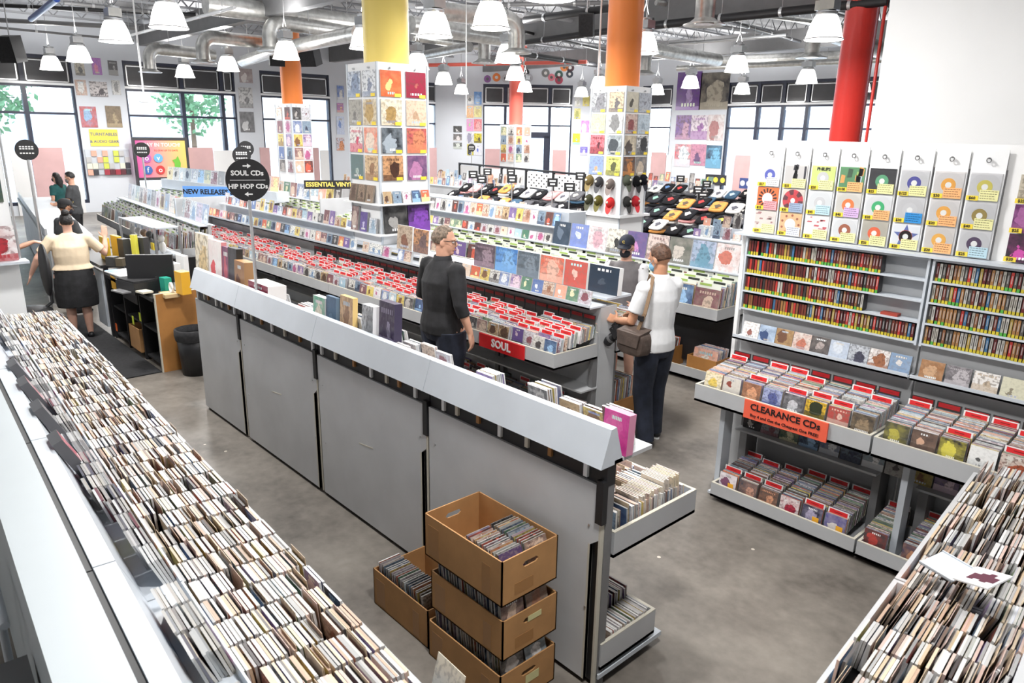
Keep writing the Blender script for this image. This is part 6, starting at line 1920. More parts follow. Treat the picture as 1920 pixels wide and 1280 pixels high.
# pegboard of packets
s0, z1, M = wall_px('A', 158, 280)
s1, z0, _ = wall_px('A', 246, 326)
t = thing('pegboard', M @ Vector(((s0 + s1) / 2, -0.05, z0)), 'grey pegboard hung with small packets under the turntables sign', 'board')
part(t, 'board', 'grey_light', lambda b: b.box((s0, -0.04, z0), (s1, -0.005, z1), M=M))
for r in range(4):
    for c in range(8):
        if random.random() < 0.85:
            xx, zz = s0 + (c + 0.5) * (s1 - s0) / 8, z1 - (r + 0.6) * (z1 - z0) / 4
            cc = random.choice([(0.12, 0.03, 0.04), (0.35, 0.04, 0.06), (0.05, 0.05, 0.06), (0.75, 0.72, 0.6), (0.6, 0.65, 0.1), (0.8, 0.4, 0.3), (0.5, 0.5, 0.5)])
            b = MB(); b.box((xx - 0.075, -0.075, zz - 0.09), (xx + 0.075, -0.042, zz + 0.08), 0, cc, M)
            tag(b.build('packet', 'paint'), '%s packet hanging on the audio gear pegboard' % color_name(cc), 'packet', 'packets on the pegboard')


# ================================================================== round aisle signs on poles
def round_sign(base, zc, r, lines, label, face_n, small=False):
    base = Vector(base)
    t = thing('aisle_sign', base, label, 'sign')
    f = Vector(face_n).normalized()
    x = Vector((-f.y, f.x, 0))
    part(t, 'pole', 'steel', lambda b: b.tube([base, (base.x, base.y, zc - r + 0.01)], 0.014 if not small else 0.02, 8))
    M = frame((base.x, base.y, zc), x, (0, 0, 1))

    def disc(b):
        n = 40
        vs = [M @ Vector((r * math.cos(2 * math.pi * k / n), yy, r * math.sin(2 * math.pi * k / n))) for yy in (-0.008, 0.008) for k in range(n)]
        b.mesh_(vs, [tuple(range(n)), tuple(range(2 * n - 1, n - 1, -1))] + [(k, n + k, n + (k + 1) % n, (k + 1) % n) for k in range(n)])
    part(t, 'disc', 'black', disc)
    for (txt, fz, sz) in lines:
        text(txt, sz * r, 'text_white', t, M @ Matrix.Translation((0, -0.0095, fz * r)), 0.035)
    if lines:
        part(t, 'rule', 'text_white', lambda b: b.box((-0.8 * r, -0.0105, -0.012 * r), (0.8 * r, -0.0085, 0.012 * r), M=M))
        for (sg, zz) in ((1, 0.66), (-1, -0.66)):
            def arrow(b):
                pts = [(-0.18, -0.03), (0.02, -0.03), (0.02, -0.11), (0.19, 0), (0.02, 0.11), (0.02, 0.03), (-0.18, 0.03)]
                pts = [(sg * p[0] * r, p[1] * r) for p in pts]
                if sg < 0:
                    pts = pts[::-1]
                b.face([M @ Vector((p[0], -0.0098, zz * r + p[1])) for p in pts])
            part(t, 'arrow', 'text_white', arrow)
    return t


toward = Vector((0.62, -0.78, 0))
sp = atz(478, 543, 1.41)
round_sign((sp.x, 2.44, 1.41), 2.29, 0.165, [('SOUL CDs', 0.32, 0.32), ('HIP HOP CDs', -0.30, 0.30)], 'round black sign on a pole reading SOUL CDs and HIP HOP CDs', (-sp.x * 0 + 5.7, -2.44, 0))
for (px, py, rpx, d, lb) in ((453, 291, 15, 17.9, 'round black aisle sign left of the soul sign pole'), (461, 279, 13, 18.2, 'round black aisle sign partly hidden behind another'), (50, 281, 15.5, 12.6, 'round black aisle sign standing by the register'), (266, 281, 12, 19.0, 'round black aisle sign before the stay in touch board'), (884, 277, 7, 26.0, 'round black sign before the yellow entrance handbills')):
    dr = ray(px, py)
    k = d / math.hypot(dr.x, dr.y)
    P0 = Vector((dr.x * k, dr.y * k, 0))
    zc = CAM_H + dr.z * k
    r = rpx / F_PX * d
    round_sign(P0, zc, r, [], lb, (-P0.x, -P0.y, 0), True)
    o = bpy.data.objects[[c for c in bpy.data.objects if c.name.startswith('aisle_sign')][-1].name]
    f = Vector((-P0.x, -P0.y, 0)).normalized()
    M = frame((P0.x, P0.y, zc), (-f.y, f.x, 0), (0, 0, 1))
    par = [c for c in bpy.data.objects if c.get('label') == lb][0]
    part(par, 'lettering', 'text_white', lambda b: [b.box((-0.6 * r + q * 0.25 * r, -0.0105, zz * r), (-0.42 * r + q * 0.25 * r, -0.009, zz * r + 0.13 * r), M=M) for zz in (0.25, 0.05, -0.38) for q in range(5)])
# small black placards on poles over the clothes tables
for i, (px, py, d) in enumerate(((887, 327, 16.5), (914, 322, 18), (903, 336, 15.5), (958, 322, 17.5), (960, 335, 15.0), (1036, 342, 14.5), (1068, 351, 13.6), (1088, 330, 16.0), (1202, 364, 14.0), (1276, 335, 19), (1309, 356, 16), (1318, 368, 15), (1325, 345, 18))):
    dr = ray(px, py)
    k = d / math.hypot(dr.x, dr.y)
    P0 = Vector((dr.x * k, dr.y * k, 0))
    zc = CAM_H + dr.z * k
    t = thing('placard', P0, 'small black lettered placard on a pole above the clothes tables', 'sign', 'black placards on poles')
    f = Vector((-P0.x, -P0.y, 0)).normalized()
    M = frame((P0.x, P0.y, zc), (-f.y, f.x, 0), (0, 0, 1))
    part(t, 'pole', 'steel', lambda b: b.tube([P0, (P0.x, P0.y, zc)], 0.012, 6))
    part(t, 'plate', 'black', lambda b: b.box((-0.10, -0.02, -0.08), (0.10, -0.008, 0.08), M=M))
    part(t, 'lettering', 'text_white', lambda b: (b.box((-0.06, -0.023, 0.015), (0.06, -0.0205, 0.045), M=M), b.box((-0.045, -0.023, -0.045), (0.05, -0.0205, -0.015), M=M)))

# ================================================================== clothes tables
def shirt_mesh(c, c2):
    b = MB()
    rings = [(0.135, 0.155, 0.0), (0.148, 0.168, 0.012), (0.148, 0.168, 0.032), (0.13, 0.15, 0.046)]
    n = 16
    vs = []
    for (rx, ry, z) in rings:
        for k in range(n):
            g = 2 * math.pi * k / n
            cx_, sx_ = math.cos(g), math.sin(g)
            e = 0.35
            vs.append((rx * math.copysign(abs(cx_) ** e, cx_), ry * math.copysign(abs(sx_) ** e, sx_), z + 0.004 * math.sin(5 * g)))
    fs = [(i * n + k, i * n + (k + 1) % n, (i + 1) * n + (k + 1) % n, (i + 1) * n + k) for i in range(3) for k in range(n)] + [tuple(range(3 * n, 4 * n)), tuple(range(n))[::-1]]
    b.mesh_(vs, fs, 0, c)
    b.face([(0.062 * math.cos(g) * (1 + 0.3 * math.sin(3 * g)), -0.02 + 0.06 * math.sin(g) * (1 + 0.25 * math.cos(4 * g)), 0.0515) for g in np.linspace(0, 6.283, 19)[:-1]], 0, c2)
    b.box((-0.09, -0.105, 0.048), (0.09, -0.10, 0.0525), 0, tuple(q * 0.5 + 0.03 for q in c))
    b.face([(-0.03, 0.10, 0.0505), (0.03, 0.10, 0.0505), (0.05, 0.145, 0.0505), (-0.05, 0.145, 0.0505)], 0, tuple(q * 0.5 + 0.05 for q in c))
    return b.data('folded_shirt', ['cloth'])


SH = [((0.012, 0.012, 0.014), (0.45, 0.42, 0.40)), ((0.012, 0.012, 0.014), (0.60, 0.18, 0.05)), ((0.02, 0.02, 0.025), (0.20, 0.35, 0.28)), ((0.014, 0.014, 0.016), (0.55, 0.50, 0.10)), ((0.012, 0.012, 0.014), (0.40, 0.05, 0.05)), ((0.70, 0.69, 0.67), (0.10, 0.10, 0.12)), ((0.66, 0.30, 0.30), (0.80, 0.70, 0.70)), ((0.05, 0.10, 0.16), (0.40, 0.50, 0.60)), ((0.015, 0.015, 0.018), (0.62, 0.60, 0.58)), ((0.10, 0.10, 0.11), (0.5, 0.45, 0.4)), ((0.62, 0.28, 0.08), (0.1, 0.08, 0.06)), ((0.013, 0.013, 0.016), (0.10, 0.20, 0.40))]
SHM = [shirt_mesh(*c) for c in SH]


def clothes_table(x0, x1, y0, label, group, tiers=3):
    t = thing('clothes_table', ((x0 + x1) / 2, y0 + 0.6, 0), label, 'table')
    for k in range(tiers):
        z = 0.86 + 0.2 * k
        part(t, 'tier', 'black', lambda b: b.box((x0, y0 + k * 0.42, z - 0.03), (x1, y0 + (k + 1) * 0.42, z)))
        part(t, 'riser', 'grey_dark', lambda b: b.box((x0, y0 + k * 0.42, z - 0.2 if k else 0.1), (x1, y0 + k * 0.42 + 0.02, z - 0.03)))
    for xx in (x0 + 0.05, x1 - 0.05):
        for yy in (y0 + 0.05, y0 + tiers * 0.42 - 0.05):
            part(t, 'leg', 'black', lambda b: b.box((xx - 0.03, yy - 0.03, 0), (xx + 0.03, yy + 0.03, 0.83)))
    n = int((x1 - x0) / 0.36)
    for k in range(tiers):
        for c in range(n):
            h = random.choice([2, 2, 3])
            for q in range(h):
                v = random.choice([0, 0, 1, 2, 3, 4, 5, 5, 6, 7, 8, 8, 9, 10, 11])
                o = link('folded_shirt', SHM[v])
                o.location = (x0 + 0.2 + c * 0.36, y0 + k * 0.42 + 0.2, 0.86 + 0.2 * k + 0.001 + q * 0.052)
                o.rotation_euler = (0.0 if q < h - 1 else 0.5, 0, random.uniform(-0.12, 0.12))
                if q == h - 1:
                    o.location.z += 0.08
                tag(o, '%s folded shirt with %s print on %s' % (color_name(SH[v][0]), color_name(SH[v][1]), group), 'shirt', 'folded shirts on ' + group)


clothes_table(-14.2, -10.2, 10.3, 'black stepped table of folded shirts before the bald man', 'the table before the bald man')
clothes_table(-10.4, -6.0, 11.3, 'black stepped table of folded shirts past the cap display', 'the table past the cap display')
clothes_table(-11.5, -6.8, 14.2, 'black stepped table of folded shirts near the back windows', 'the table near the back windows')
# merchandise rows between the tables
items = []
for (x0, x1, y_, z) in ((-13.6, -9.6, 9.35, 1.0), (-17.5, -13.9, 12.6, 1.25), (-7.2, -5.2, 10.6, 1.05), (-19.6, -16.2, 11.0, 1.2), (-14.6, -10.6, 16.2, 1.35)):
    t = thing('display_rack', ((x0 + x1) / 2, y_, 0), 'grey merchandise rack %s' % {-13.6: 'before the table by the bald man', -17.5: 'beside the bald man', -7.2: 'beside the cap display', -19.6: 'near the distant orange column', -14.6: 'before the entrance railing'}[x0], 'rack', 'merchandise racks in the background')
    part(t, 'cabinet', 'grey', lambda b: b.box((x0, y_, 0.0), (x1, y_ + 0.55, z - 0.02)))
    part(t, 'top', 'grey_light', lambda b: b.box((x0 - 0.02, y_ - 0.03, z - 0.02), (x1 + 0.02, y_ + 0.58, z)))
    part(t, 'riser', 'grey_light', lambda b: b.box((x0, y_ + 0.40, z), (x1, y_ + 0.55, z + 0.16)))
    x = x0 + 0.12
    while x < x1:
        p_ = random.choice(PAL)
        for (yy, zz) in ((y_ + 0.18, z), (y_ + 0.46, z + 0.16)):
            h = random.choice([0.125, 0.19, 0.25])
            put_slab('media_case', frame((x, yy, zz), (1, 0, 0), (0, 0.15, 1)), 0.14, h, 0.02, (0.5, 0.5, 0.5), random.choice(PAL), random.randrange(10), 'media case facing out on a background merchandise rack', 'media case', 'media cases on background racks')
        x += 0.19
# railing and panels near the entrance
t = thing('railing', (-17.2, 17.6, 0), 'dark railing with white perforated panels before the entrance', 'railing')
ra, rb = atz(862, 322, 1.0) * 0, None
dA = ray(862, 300); dB = ray(1096, 322)
ra = Vector((dA.x, dA.y, 0)).normalized() * 23.5
rb = Vector((dB.x, dB.y, 0)).normalized() * 18.0
za, zb = 1.78, 1.80
ux = (rb - ra).normalized()
Mr = frame(ra, ux, (0, 0, 1))
Lr = (rb - ra).length
part(t, 'top_rail', 'black', lambda b: b.box((0, -0.03, za - 0.05), (Lr, 0.03, za), M=Mr))
for k in range(6):
    part(t, 'post', 'black', lambda b: b.box((Lr * k / 5 - 0.03, -0.03, 0), (Lr * k / 5 + 0.03, 0.03, za), M=Mr))
for k in range(5):
    part(t, 'panel', 'white', lambda b: b.box((Lr * k / 5 + 0.04, 0.0, 1.30), (Lr * (k + 1) / 5 - 0.04, 0.015, za - 0.08), M=Mr))
    if k > 2:
        part(t, 'perforation', 'black', lambda b: [b.box((Lr * k / 5 + 0.12 + i * 0.12, -0.004, 1.34 + j * 0.07), (Lr * k / 5 + 0.17 + i * 0.12, 0.0, 1.375 + j * 0.07), M=Mr) for j in range(5) for i in range(9) if (i + j) % 2])
# service counters in the background right
for (x0, y0, x1, y1, h, lb) in ((-10.0, 17.6, -6.6, 18.3, 1.15, 'black service counter under the poster rows'), (-6.2, 17.0, -4.2, 17.7, 1.1, 'black service counter near the red column')):
    t = thing('service_counter', ((x0 + x1) / 2, (y0 + y1) / 2, 0), lb, 'counter')
    part(t, 'front', 'black', lambda b: b.box((x0, y0, 0), (x1, y0 + 0.05, h - 0.04)))
    part(t, 'body', 'grey_dark', lambda b: b.box((x0 + 0.02, y0 + 0.05, 0), (x1 - 0.02, y1, h - 0.04)))
    part(t, 'top', 'grey_light', lambda b: b.box((x0 - 0.05, y0 - 0.05, h - 0.04), (x1 + 0.05, y1 + 0.05, h)))
    for k in range(4):
        xx = x0 + 0.4 + k * 0.75
        if xx < x1 - 0.3:
            s = thing('monitor', (xx, y0 + 0.35, h), 'black monitor standing on a background service counter', 'monitor', 'monitors on the service counters')
            part(s, 'screen', 'black', lambda b: b.box((xx - 0.22, y0 + 0.33, h + 0.12), (xx + 0.22, y0 + 0.37, h + 0.42)))
            part(s, 'stand', 'black', lambda b: (b.box((xx - 0.02, y0 + 0.34, h), (xx + 0.02, y0 + 0.37, h + 0.14)), b.box((xx - 0.1, y0 + 0.28, h), (xx + 0.1, y0 + 0.43, h + 0.015))))
for (px, py, w, c, lb) in ((1343, 337, 0.95, (0.03, 0.03, 0.04), 'black strip sign with yellow emblems'), (1405, 344, 0.8, (0.05, 0.08, 0.25), 'dark blue strip sign near the pink board')):
    s_, z_, M = wall_px('B', px, py)
    t = thing('wall_sign', M @ Vector((s_, -0.03, z_)), lb, 'sign')
    part(t, 'plate', 'paint', lambda b: b.box((s_ - w / 2, -0.045, z_ - 0.2), (s_ + w / 2, -0.03, z_ + 0.2), 0, c, M))
    for k in range(3):
        def em(b):
            ring(b, s_ - w / 3 + k * w / 3, z_, -0.05, 0, 0.11, 0, (0.75, 0.62, 0.08) if c[2] < 0.1 else (0.6, 0.62, 0.66), n=10)
            b.v = [tuple(M @ Vector(v)) for v in b.v]
        part(t, 'emblem', 'paint', em)

# ================================================================== register side
# long counter
A_, B_ = Vector((-20.6, 3.24, 0)), Vector((-13.0, 2.32, 0))
Mk = frame(A_, (B_ - A_).normalized(), (0, 0, 1))
Lk = (B_ - A_).length
t = thing('checkout_counter', (A_ + B_) / 2, 'long grey checkout counter with panelled front', 'counter')
for k in range(7):
    part(t, 'front_panel', 'grey', lambda b: b.box((Lk * k / 7 + 0.01, 0.0, 0.06), (Lk * (k + 1) / 7 - 0.01, 0.03, 0.96), M=Mk))
part(t, 'core', 'grey_dark', lambda b: b.box((0, 0.03, 0), (Lk, 0.55, 0.98), M=Mk))
part(t, 'worktop', 'grey', lambda b: b.box((-0.03, -0.06, 0.98), (Lk + 0.03, 0.6, 1.03), M=Mk))
part(t, 'upstand', 'grey', lambda b: b.box((0, -0.03, 1.03), (Lk, 0.0, 1.16), M=Mk))
# black counter with brown end, desk behind it
t = thing('shop_counter', (-9.4, 2.75, 0), 'black open shelved counter with a brown chipboard end panel', 'counter')
part(t, 'worktop', 'black', lambda b: b.box((-10.35, 2.40, 0.82), (-8.47, 3.05, 0.86)))
part(t, 'end_panel', 'chipboard', lambda b: b.box((-8.49, 2.44, 0.0), (-8.46, 3.05, 0.90)))
part(t, 'end_edge', 'edge_cream', lambda b: (b.box((-8.49, 2.425, 0.0), (-8.46, 2.44, 0.90)), b.box((-8.49, 2.425, 0.90), (-8.46, 3.05, 0.905))))
part(t, 'back', 'black', lambda b: b.box((-10.35, 3.02, 0.0), (-8.49, 3.05, 0.82)))
for xx in (-10.35, -9.75, -9.12, -8.52):
    part(t, 'divider', 'black', lambda b: b.box((xx, 2.44, 0.0), (xx + 0.03, 3.02, 0.82)))
for zz in (0.05, 0.42):
    part(t, 'shelf', 'black_matte', lambda b: b.box((-10.35, 2.46, zz), (-8.5, 3.02, zz + 0.025)))
part(t, 'drawer', 'black', lambda b: b.box((-9.72, 2.43, 0.66), (-9.13, 2.46, 0.80)))
b = MB()
b.box((-9.55, 2.41, 0.075), (-9.15, 2.80, 0.078)); b.box((-9.55, 2.41, 0.075), (-9.15, 2.42, 0.36)); b.box((-9.55, 2.79, 0.075), (-9.15, 2.80, 0.36)); b.box((-9.55, 2.42, 0.075), (-9.54, 2.79, 0.36)); b.box((-9.16, 2.42, 0.075), (-9.15, 2.79, 0.36))
tag(b.build('cardboard_bin', 'cardboard'), 'open cardboard bin on the low shelf of the black counter', 'box')
for (x, z, c, lb) in ((-9.3, 0.40, (0.6, 0.7, 0.05), 'lime sticky note hanging over the cardboard bin'), (-9.0, 0.50, (0.6, 0.7, 0.05), 'lime sticky note on the counter front'), (-9.95, 0.72, (0.72, 0.40, 0.05), 'yellow padded envelope hanging on the counter front'), (-10.1, 0.15, (0.7, 0.12, 0.02), 'orange scrap at the foot of the counter')):
    b = MB(); b.box((x - (0.1 if 'padded' in lb else 0.03), 2.40, z), (x + (0.1 if 'padded' in lb else 0.03), 2.405, z + (0.16 if 'padded' in lb else 0.1)), 0, c)
    tag(b.build('paper_note', 'paint'), lb, 'note')
t = thing('shop_desk', (-11.0, 2.75, 0), 'black desk with pale top behind the counter', 'desk')
part(t, 'top', 'black', lambda b: b.box((-11.8, 2.38, 0.92), (-10.38, 3.1, 0.96)))
for xx in (-11.75, -10.45):
    for yy in (2.42, 3.02):
        part(t, 'leg', 'black', lambda b: b.box((xx, yy, 0), (xx + 0.05, yy + 0.05, 0.92)))
part(t, 'side_panel', 'grey_light', lambda b: b.box((-10.9, 2.40, 0.12), (-10.5, 2.43, 0.86)))
b = MB(); b.box((-11.9, 1.52, 0.0), (-8.48, 2.42, 0.012))
tag(b.build('floor_mat', 'black_matte'), 'black rubber mat on the floor along the counter', 'mat')
# things on the counters
def bx(name, px, py, z, sx, sy, sz, m, label, cat, yaw=0.0, c=None):
    p = atz(px, py, z)
    R = Matrix.Translation(p) @ Matrix.Rotation(yaw, 4, 'Z')
    b = MB(); b.box((-sx / 2, -sy / 2, 0), (sx / 2, sy / 2, sz), 0, c or (1, 1, 1), R)
    return tag(b.build(name, m), label, cat)


p = atz(287, 545, 0.86)
t = thing('monitor', p, 'black computer monitor turned away on the black counter', 'monitor')
R = Matrix.Translation(p) @ Matrix.Rotation(1.0, 4, 'Z')
part(t, 'screen', 'black', lambda b: (b.box((-0.25, -0.02, 0.10), (0.25, 0.02, 0.42), M=R), b.box((-0.16, 0.02, 0.15), (0.16, 0.05, 0.36), M=R)))
part(t, 'stand', 'black', lambda b: (b.box((-0.03, 0.0, 0.0), (0.03, 0.04, 0.2), M=R), b.box((-0.12, -0.09, 0.0), (0.12, 0.09, 0.015), M=R)))
p = atz(262, 545, 0.86)
t = thing('printer', p, 'low black printer on the black counter', 'printer')
R = Matrix.Translation(p) @ Matrix.Rotation(0.2, 4, 'Z')
part(t, 'body', 'black', lambda b: b.box((-0.2, -0.16, 0.0), (0.2, 0.16, 0.13), M=R))
part(t, 'lid', 'black_matte', lambda b: b.box((-0.19, -0.15, 0.13), (0.19, 0.13, 0.15), M=R))
part(t, 'paper_tray', 'grey_dark', lambda b: b.box((-0.13, -0.26, 0.02), (0.13, -0.16, 0.035), M=R))
for k in range(3):
    bx('paper_stack', 271, 548, 0.861 + 0.02 * k, 0.16, 0.12, 0.018, 'paint', ['lowest slip pile on the black counter', 'middle slip pile on the black counter', 'topmost slip pile on the black counter'][k], 'paper', 0.1 * k, [(0.6, 0.56, 0.45), (0.7, 0.68, 0.6), (0.66, 0.62, 0.5)][k])
p = atz(297, 545, 0.86)
t = thing('water_bottle', p, 'small clear water bottle on the black counter', 'bottle')
part(t, 'bottle', 'plexi', lambda b: b.lathe([(0.0, 0.0), (0.032, 0.0), (0.033, 0.12), (0.026, 0.16), (0.012, 0.185), (0.012, 0.2)], 14, o=p))
part(t, 'cap', 'white_gloss', lambda b: b.lathe([(0.0, 0.215), (0.014, 0.213), (0.014, 0.198), (0.0, 0.198)], 10, o=p))
part(t, 'label_band', 'blue_sign', lambda b: b.lathe([(0.0335, 0.06), (0.0335, 0.11)], 14, o=p))
bx('carton', 313, 549, 0.86, 0.13, 0.08, 0.18, 'paint', 'green carton on the black counter', 'box', 0.1, (0.02, 0.30, 0.22))
bx('carton', 345, 550, 0.905, 0.16, 0.10, 0.25, 'paint', 'orange yellow carton at the brown end panel', 'box', 0.1, (0.75, 0.40, 0.03))
bx('paper_pad', 328, 540, 0.86, 0.20, 0.10, 0.30, 'white', 'white paper pad standing on the black counter', 'paper', 0.1)
bx('paper_pad', 346, 530, 0.86, 0.2, 0.06, 0.34, 'white', 'white paper pad behind the orange carton', 'paper', 0.1)
bx('wood_tray', 318, 555, 0.86, 0.22, 0.16, 0.04, 'paint', 'flat wooden tray at the counter end', 'tray', 0.0, (0.62, 0.45, 0.25))
p = atz(322, 548, 0.90)
b = MB()
b.tube([(p.x + 0.05 * math.cos(g), p.y, p.z + 0.055 + 0.05 * math.sin(g)) for g in np.linspace(0, 6.283, 20)], 0.013, 8)
tag(b.build('tape_roll', 'white_gloss'), 'roll of pale tape standing in the wooden tray', 'tape')
bx('printer_stand', 235, 512, 0.96, 0.5, 0.3, 0.015, 'white', 'flat white board on the black desk', 'board', 0.1)
bx('paper_sheet', 215, 510, 0.96, 0.2, 0.14, 0.02, 'paint', 'blue folder on the black desk', 'folder', 0.2, (0.2, 0.35, 0.6))
for i, (px, py, c, s) in enumerate(((200, 478, (0.70, 0.45, 0.03), (0.3, 0.05, 0.3)), (222, 475, (0.70, 0.45, 0.03), (0.25, 0.05, 0.3)), (236, 478, (0.05, 0.05, 0.05), (0.15, 0.1, 0.28)), (247, 476, (0.55, 0.55, 0.55), (0.12, 0.1, 0.26)), (256, 480, (0.72, 0.68, 0.08), (0.08, 0.05, 0.34)), (268, 478, (0.04, 0.04, 0.04), (0.18, 0.1, 0.3)), (212, 490, (0.05, 0.05, 0.05), (0.12, 0.1, 0.12)), (228, 490, (0.1, 0.08, 0.05), (0.1, 0.1, 0.1)))):
    bx('desk_item', px, py + 8, 0.96, s[0], s[1], s[2], 'paint', '%s supply item standing on the black desk' % color_name(c), 'supplies', 0.1 * i, c)['group'] = 'supplies on the black desk'
# glass case of figures behind the desk
p0 = atz(275, 470, 0.9)
t = thing('display_case', (p0.x, p0.y, 0), 'glass display case with white figures and yellow tag', 'case')
x0, x1, y0, y1 = -13.0, -11.3, 3.35, 3.7
for xx in (x0, x1):
    for yy in (y0, y1):
        part(t, 'post', 'steel', lambda b: b.box((xx - 0.015, yy - 0.015, 0), (xx + 0.015, yy + 0.015, 1.28)))
for zz in (0.15, 0.5, 0.85, 1.25):
    part(t, 'shelf', 'grey_light', lambda b: b.box((x0, y0, zz), (x1, y1, zz + 0.02)))
part(t, 'glass_front', 'plexi', lambda b: b.box((x0, y0 - 0.01, 0.15), (x1, y0 - 0.006, 1.27)))
for zz in (0.17, 0.52, 0.87):
    for k in range(6):
        cc = random.choice([(0.7, 0.68, 0.64), (0.75, 0.75, 0.74), (0.45, 0.28, 0.16), (0.12, 0.12, 0.12), (0.6, 0.25, 0.12)])
        b = MB()
        xx = x0 + 0.15 + k * 0.27
        b.ball((xx, y0 + 0.15, zz + 0.09), (0.06, 0.05, 0.09), 10, 8, 0, cc); b.ball((xx, y0 + 0.14, zz + 0.22), (0.055, 0.05, 0.055), 10, 8, 0, cc)
        tag(b.build('figurine', 'paint'), '%s figurine inside the glass display case' % color_name(cc), 'figurine', 'figurines in the glass case')
part(t, 'yellow_tag', 'yellow', lambda b: b.box((x1 - 0.16, y0 - 0.025, 0.95), (x1 - 0.04, y0 - 0.012, 1.05)))
# bin
p = Vector((-8.22, 2.72, 0))
t = thing('trash_bin', p, 'black waste bin with a liner beside the brown end panel', 'bin')
part(t, 'body', 'black', lambda b: b.lathe([(0.0, 0.0), (0.15, 0.0), (0.185, 0.50), (0.175, 0.50), (0.14, 0.02)], 24, o=p))
part(t, 'liner', 'black_matte', lambda b: b.lathe([(0.19, 0.40), (0.20, 0.46), (0.196, 0.52), (0.18, 0.525), (0.165, 0.45)], 20, o=p))
# endcap fixture with posters, far end of the used CD bins
t = thing('endcap_fixture', (-9.1, 1.0, 0), 'white endcap fixture carrying posters at the far bin end', 'fixture')
part(t, 'body', 'white_gloss', lambda b: b.box((-9.5, 0.55, 0.0), (-8.72, 1.27, 2.75)))
part(t, 'shelf', 'grey_light', lambda b: b.box((-8.72, 0.55, 1.36), (-8.5, 1.33, 1.385)))
part(t, 'side_rail', 'steel', lambda b: b.tube([(-8.70, 1.285, 1.38), (-8.70, 1.285, 2.75)], 0.012, 6))
put_slab('poster', frame((-8.705, 0.98, 1.95), (0, 1, 0), (0, 0, 1)), 0.5, 0.7, 0.008, (0.6, 0.6, 0.6), ((0.02, 0.06, 0.07), (0.6, 0.5, 0.08)), 41, 'dark teal and yellow poster on the white endcap', 'poster', None)
put_slab('poster', frame((-8.60, 1.05, 1.386), (0, 1, 0), (-0.1, 0, 1)), 0.42, 0.34, 0.008, (0.6, 0.6, 0.6), ((0.72, 0.72, 0.72), (0.35, 0.02, 0.03)), 47, 'white card with a small red mark on the endcap shelf', 'poster', None)
t = thing('office_chair', (-10.2, 1.62, 0), 'black office chair standing at the register', 'chair')
cx_, cy_ = -10.2, 1.62
part(t, 'backrest', 'black', lambda b: b.ball((cx_ - 0.0, cy_ + 0.12, 1.0), (0.22, 0.05, 0.32), 16, 10))
part(t, 'seat', 'black', lambda b: b.ball((cx_, cy_ - 0.1, 0.52), (0.25, 0.24, 0.06), 16, 8))
part(t, 'stem', 'black', lambda b: b.tube([(cx_, cy_ - 0.1, 0.08), (cx_, cy_ - 0.1, 0.5)], 0.025, 8))
part(t, 'spine', 'black', lambda b: b.tube([(cx_, cy_, 0.5), (cx_, cy_ + 0.14, 0.6), (cx_, cy_ + 0.14, 0.8)], 0.02, 8))
for k in range(5):
    g = k * 2 * math.pi / 5
    part(t, 'base_arm', 'black', lambda b: (b.tube([(cx_, cy_ - 0.1, 0.1), (cx_ + 0.28 * math.cos(g), cy_ - 0.1 + 0.28 * math.sin(g), 0.06)], 0.018, 6), b.ball((cx_ + 0.28 * math.cos(g), cy_ - 0.1 + 0.28 * math.sin(g), 0.03), 0.03, 8, 6)))
# ================================================================== people
def _loft(bm, rings):
    """rings: lists of points of one length; closed tube with capped ends"""
    n = len(rings[0])
    vv = [[bm.verts.new(p) for p in r] for r in rings]
    for a, b in zip(vv[:-1], vv[1:]):
        for k in range(n):
            bm.faces.new((a[k], a[(k + 1) % n], b[(k + 1) % n], b[k]))
    bm.faces.new(vv[0][::-1])
    bm.faces.new(vv[-1])


def limb(bm, pts, rad, n=12, round_ends=True):
    pts = [Vector(p) for p in pts]
    rad = list(rad)
    if round_ends:
        for e in (0, -1):
            d = (pts[e] - pts[1 if e == 0 else -2]).normalized()
            r = rad[e]
            ext = [(pts[e] + d * r * 0.6, r * 0.8), (pts[e] + d * r * 0.95, r * 0.3)]
            if e == 0:
                pts = [ext[1][0], ext[0][0]] + pts
                rad = [ext[1][1], ext[0][1]] + rad
            else:
                pts = pts + [ext[0][0], ext[1][0]]
                rad = rad + [ext[0][1], ext[1][1]]
    prev, rings = None, []
    for i, p in enumerate(pts):
        t = (pts[min(i + 1, len(pts) - 1)] - pts[max(i - 1, 0)]).normalized()
        if prev is None:
            u = t.orthogonal().normalized()
        else:
            u = (prev - t * prev.dot(t)).normalized()
        prev = u
        w = t.cross(u)
        rings.append([p + (u * math.cos(g) + w * math.sin(g)) * rad[i] for g in [2 * math.pi * k / n for k in range(n)]])
    _loft(bm, rings)


def stack(bm, rows, n=20):
    """horizontal elliptical rings: (x, y, z, rx, ry)"""
    _loft(bm, [[Vector((x + rx * math.cos(2 * math.pi * k / n), y + ry * math.sin(2 * math.pi * k / n), z)) for k in range(n)] for (x, y, z, rx, ry) in rows])


def blob3(bm, M, r):
    g = bmesh.ops.create_icosphere(bm, subdivisions=3, radius=1.0)
    for v in g['verts']:
        v.co = M @ Vector((v.co.x * r[0], v.co.y * r[1], v.co.z * r[2]))


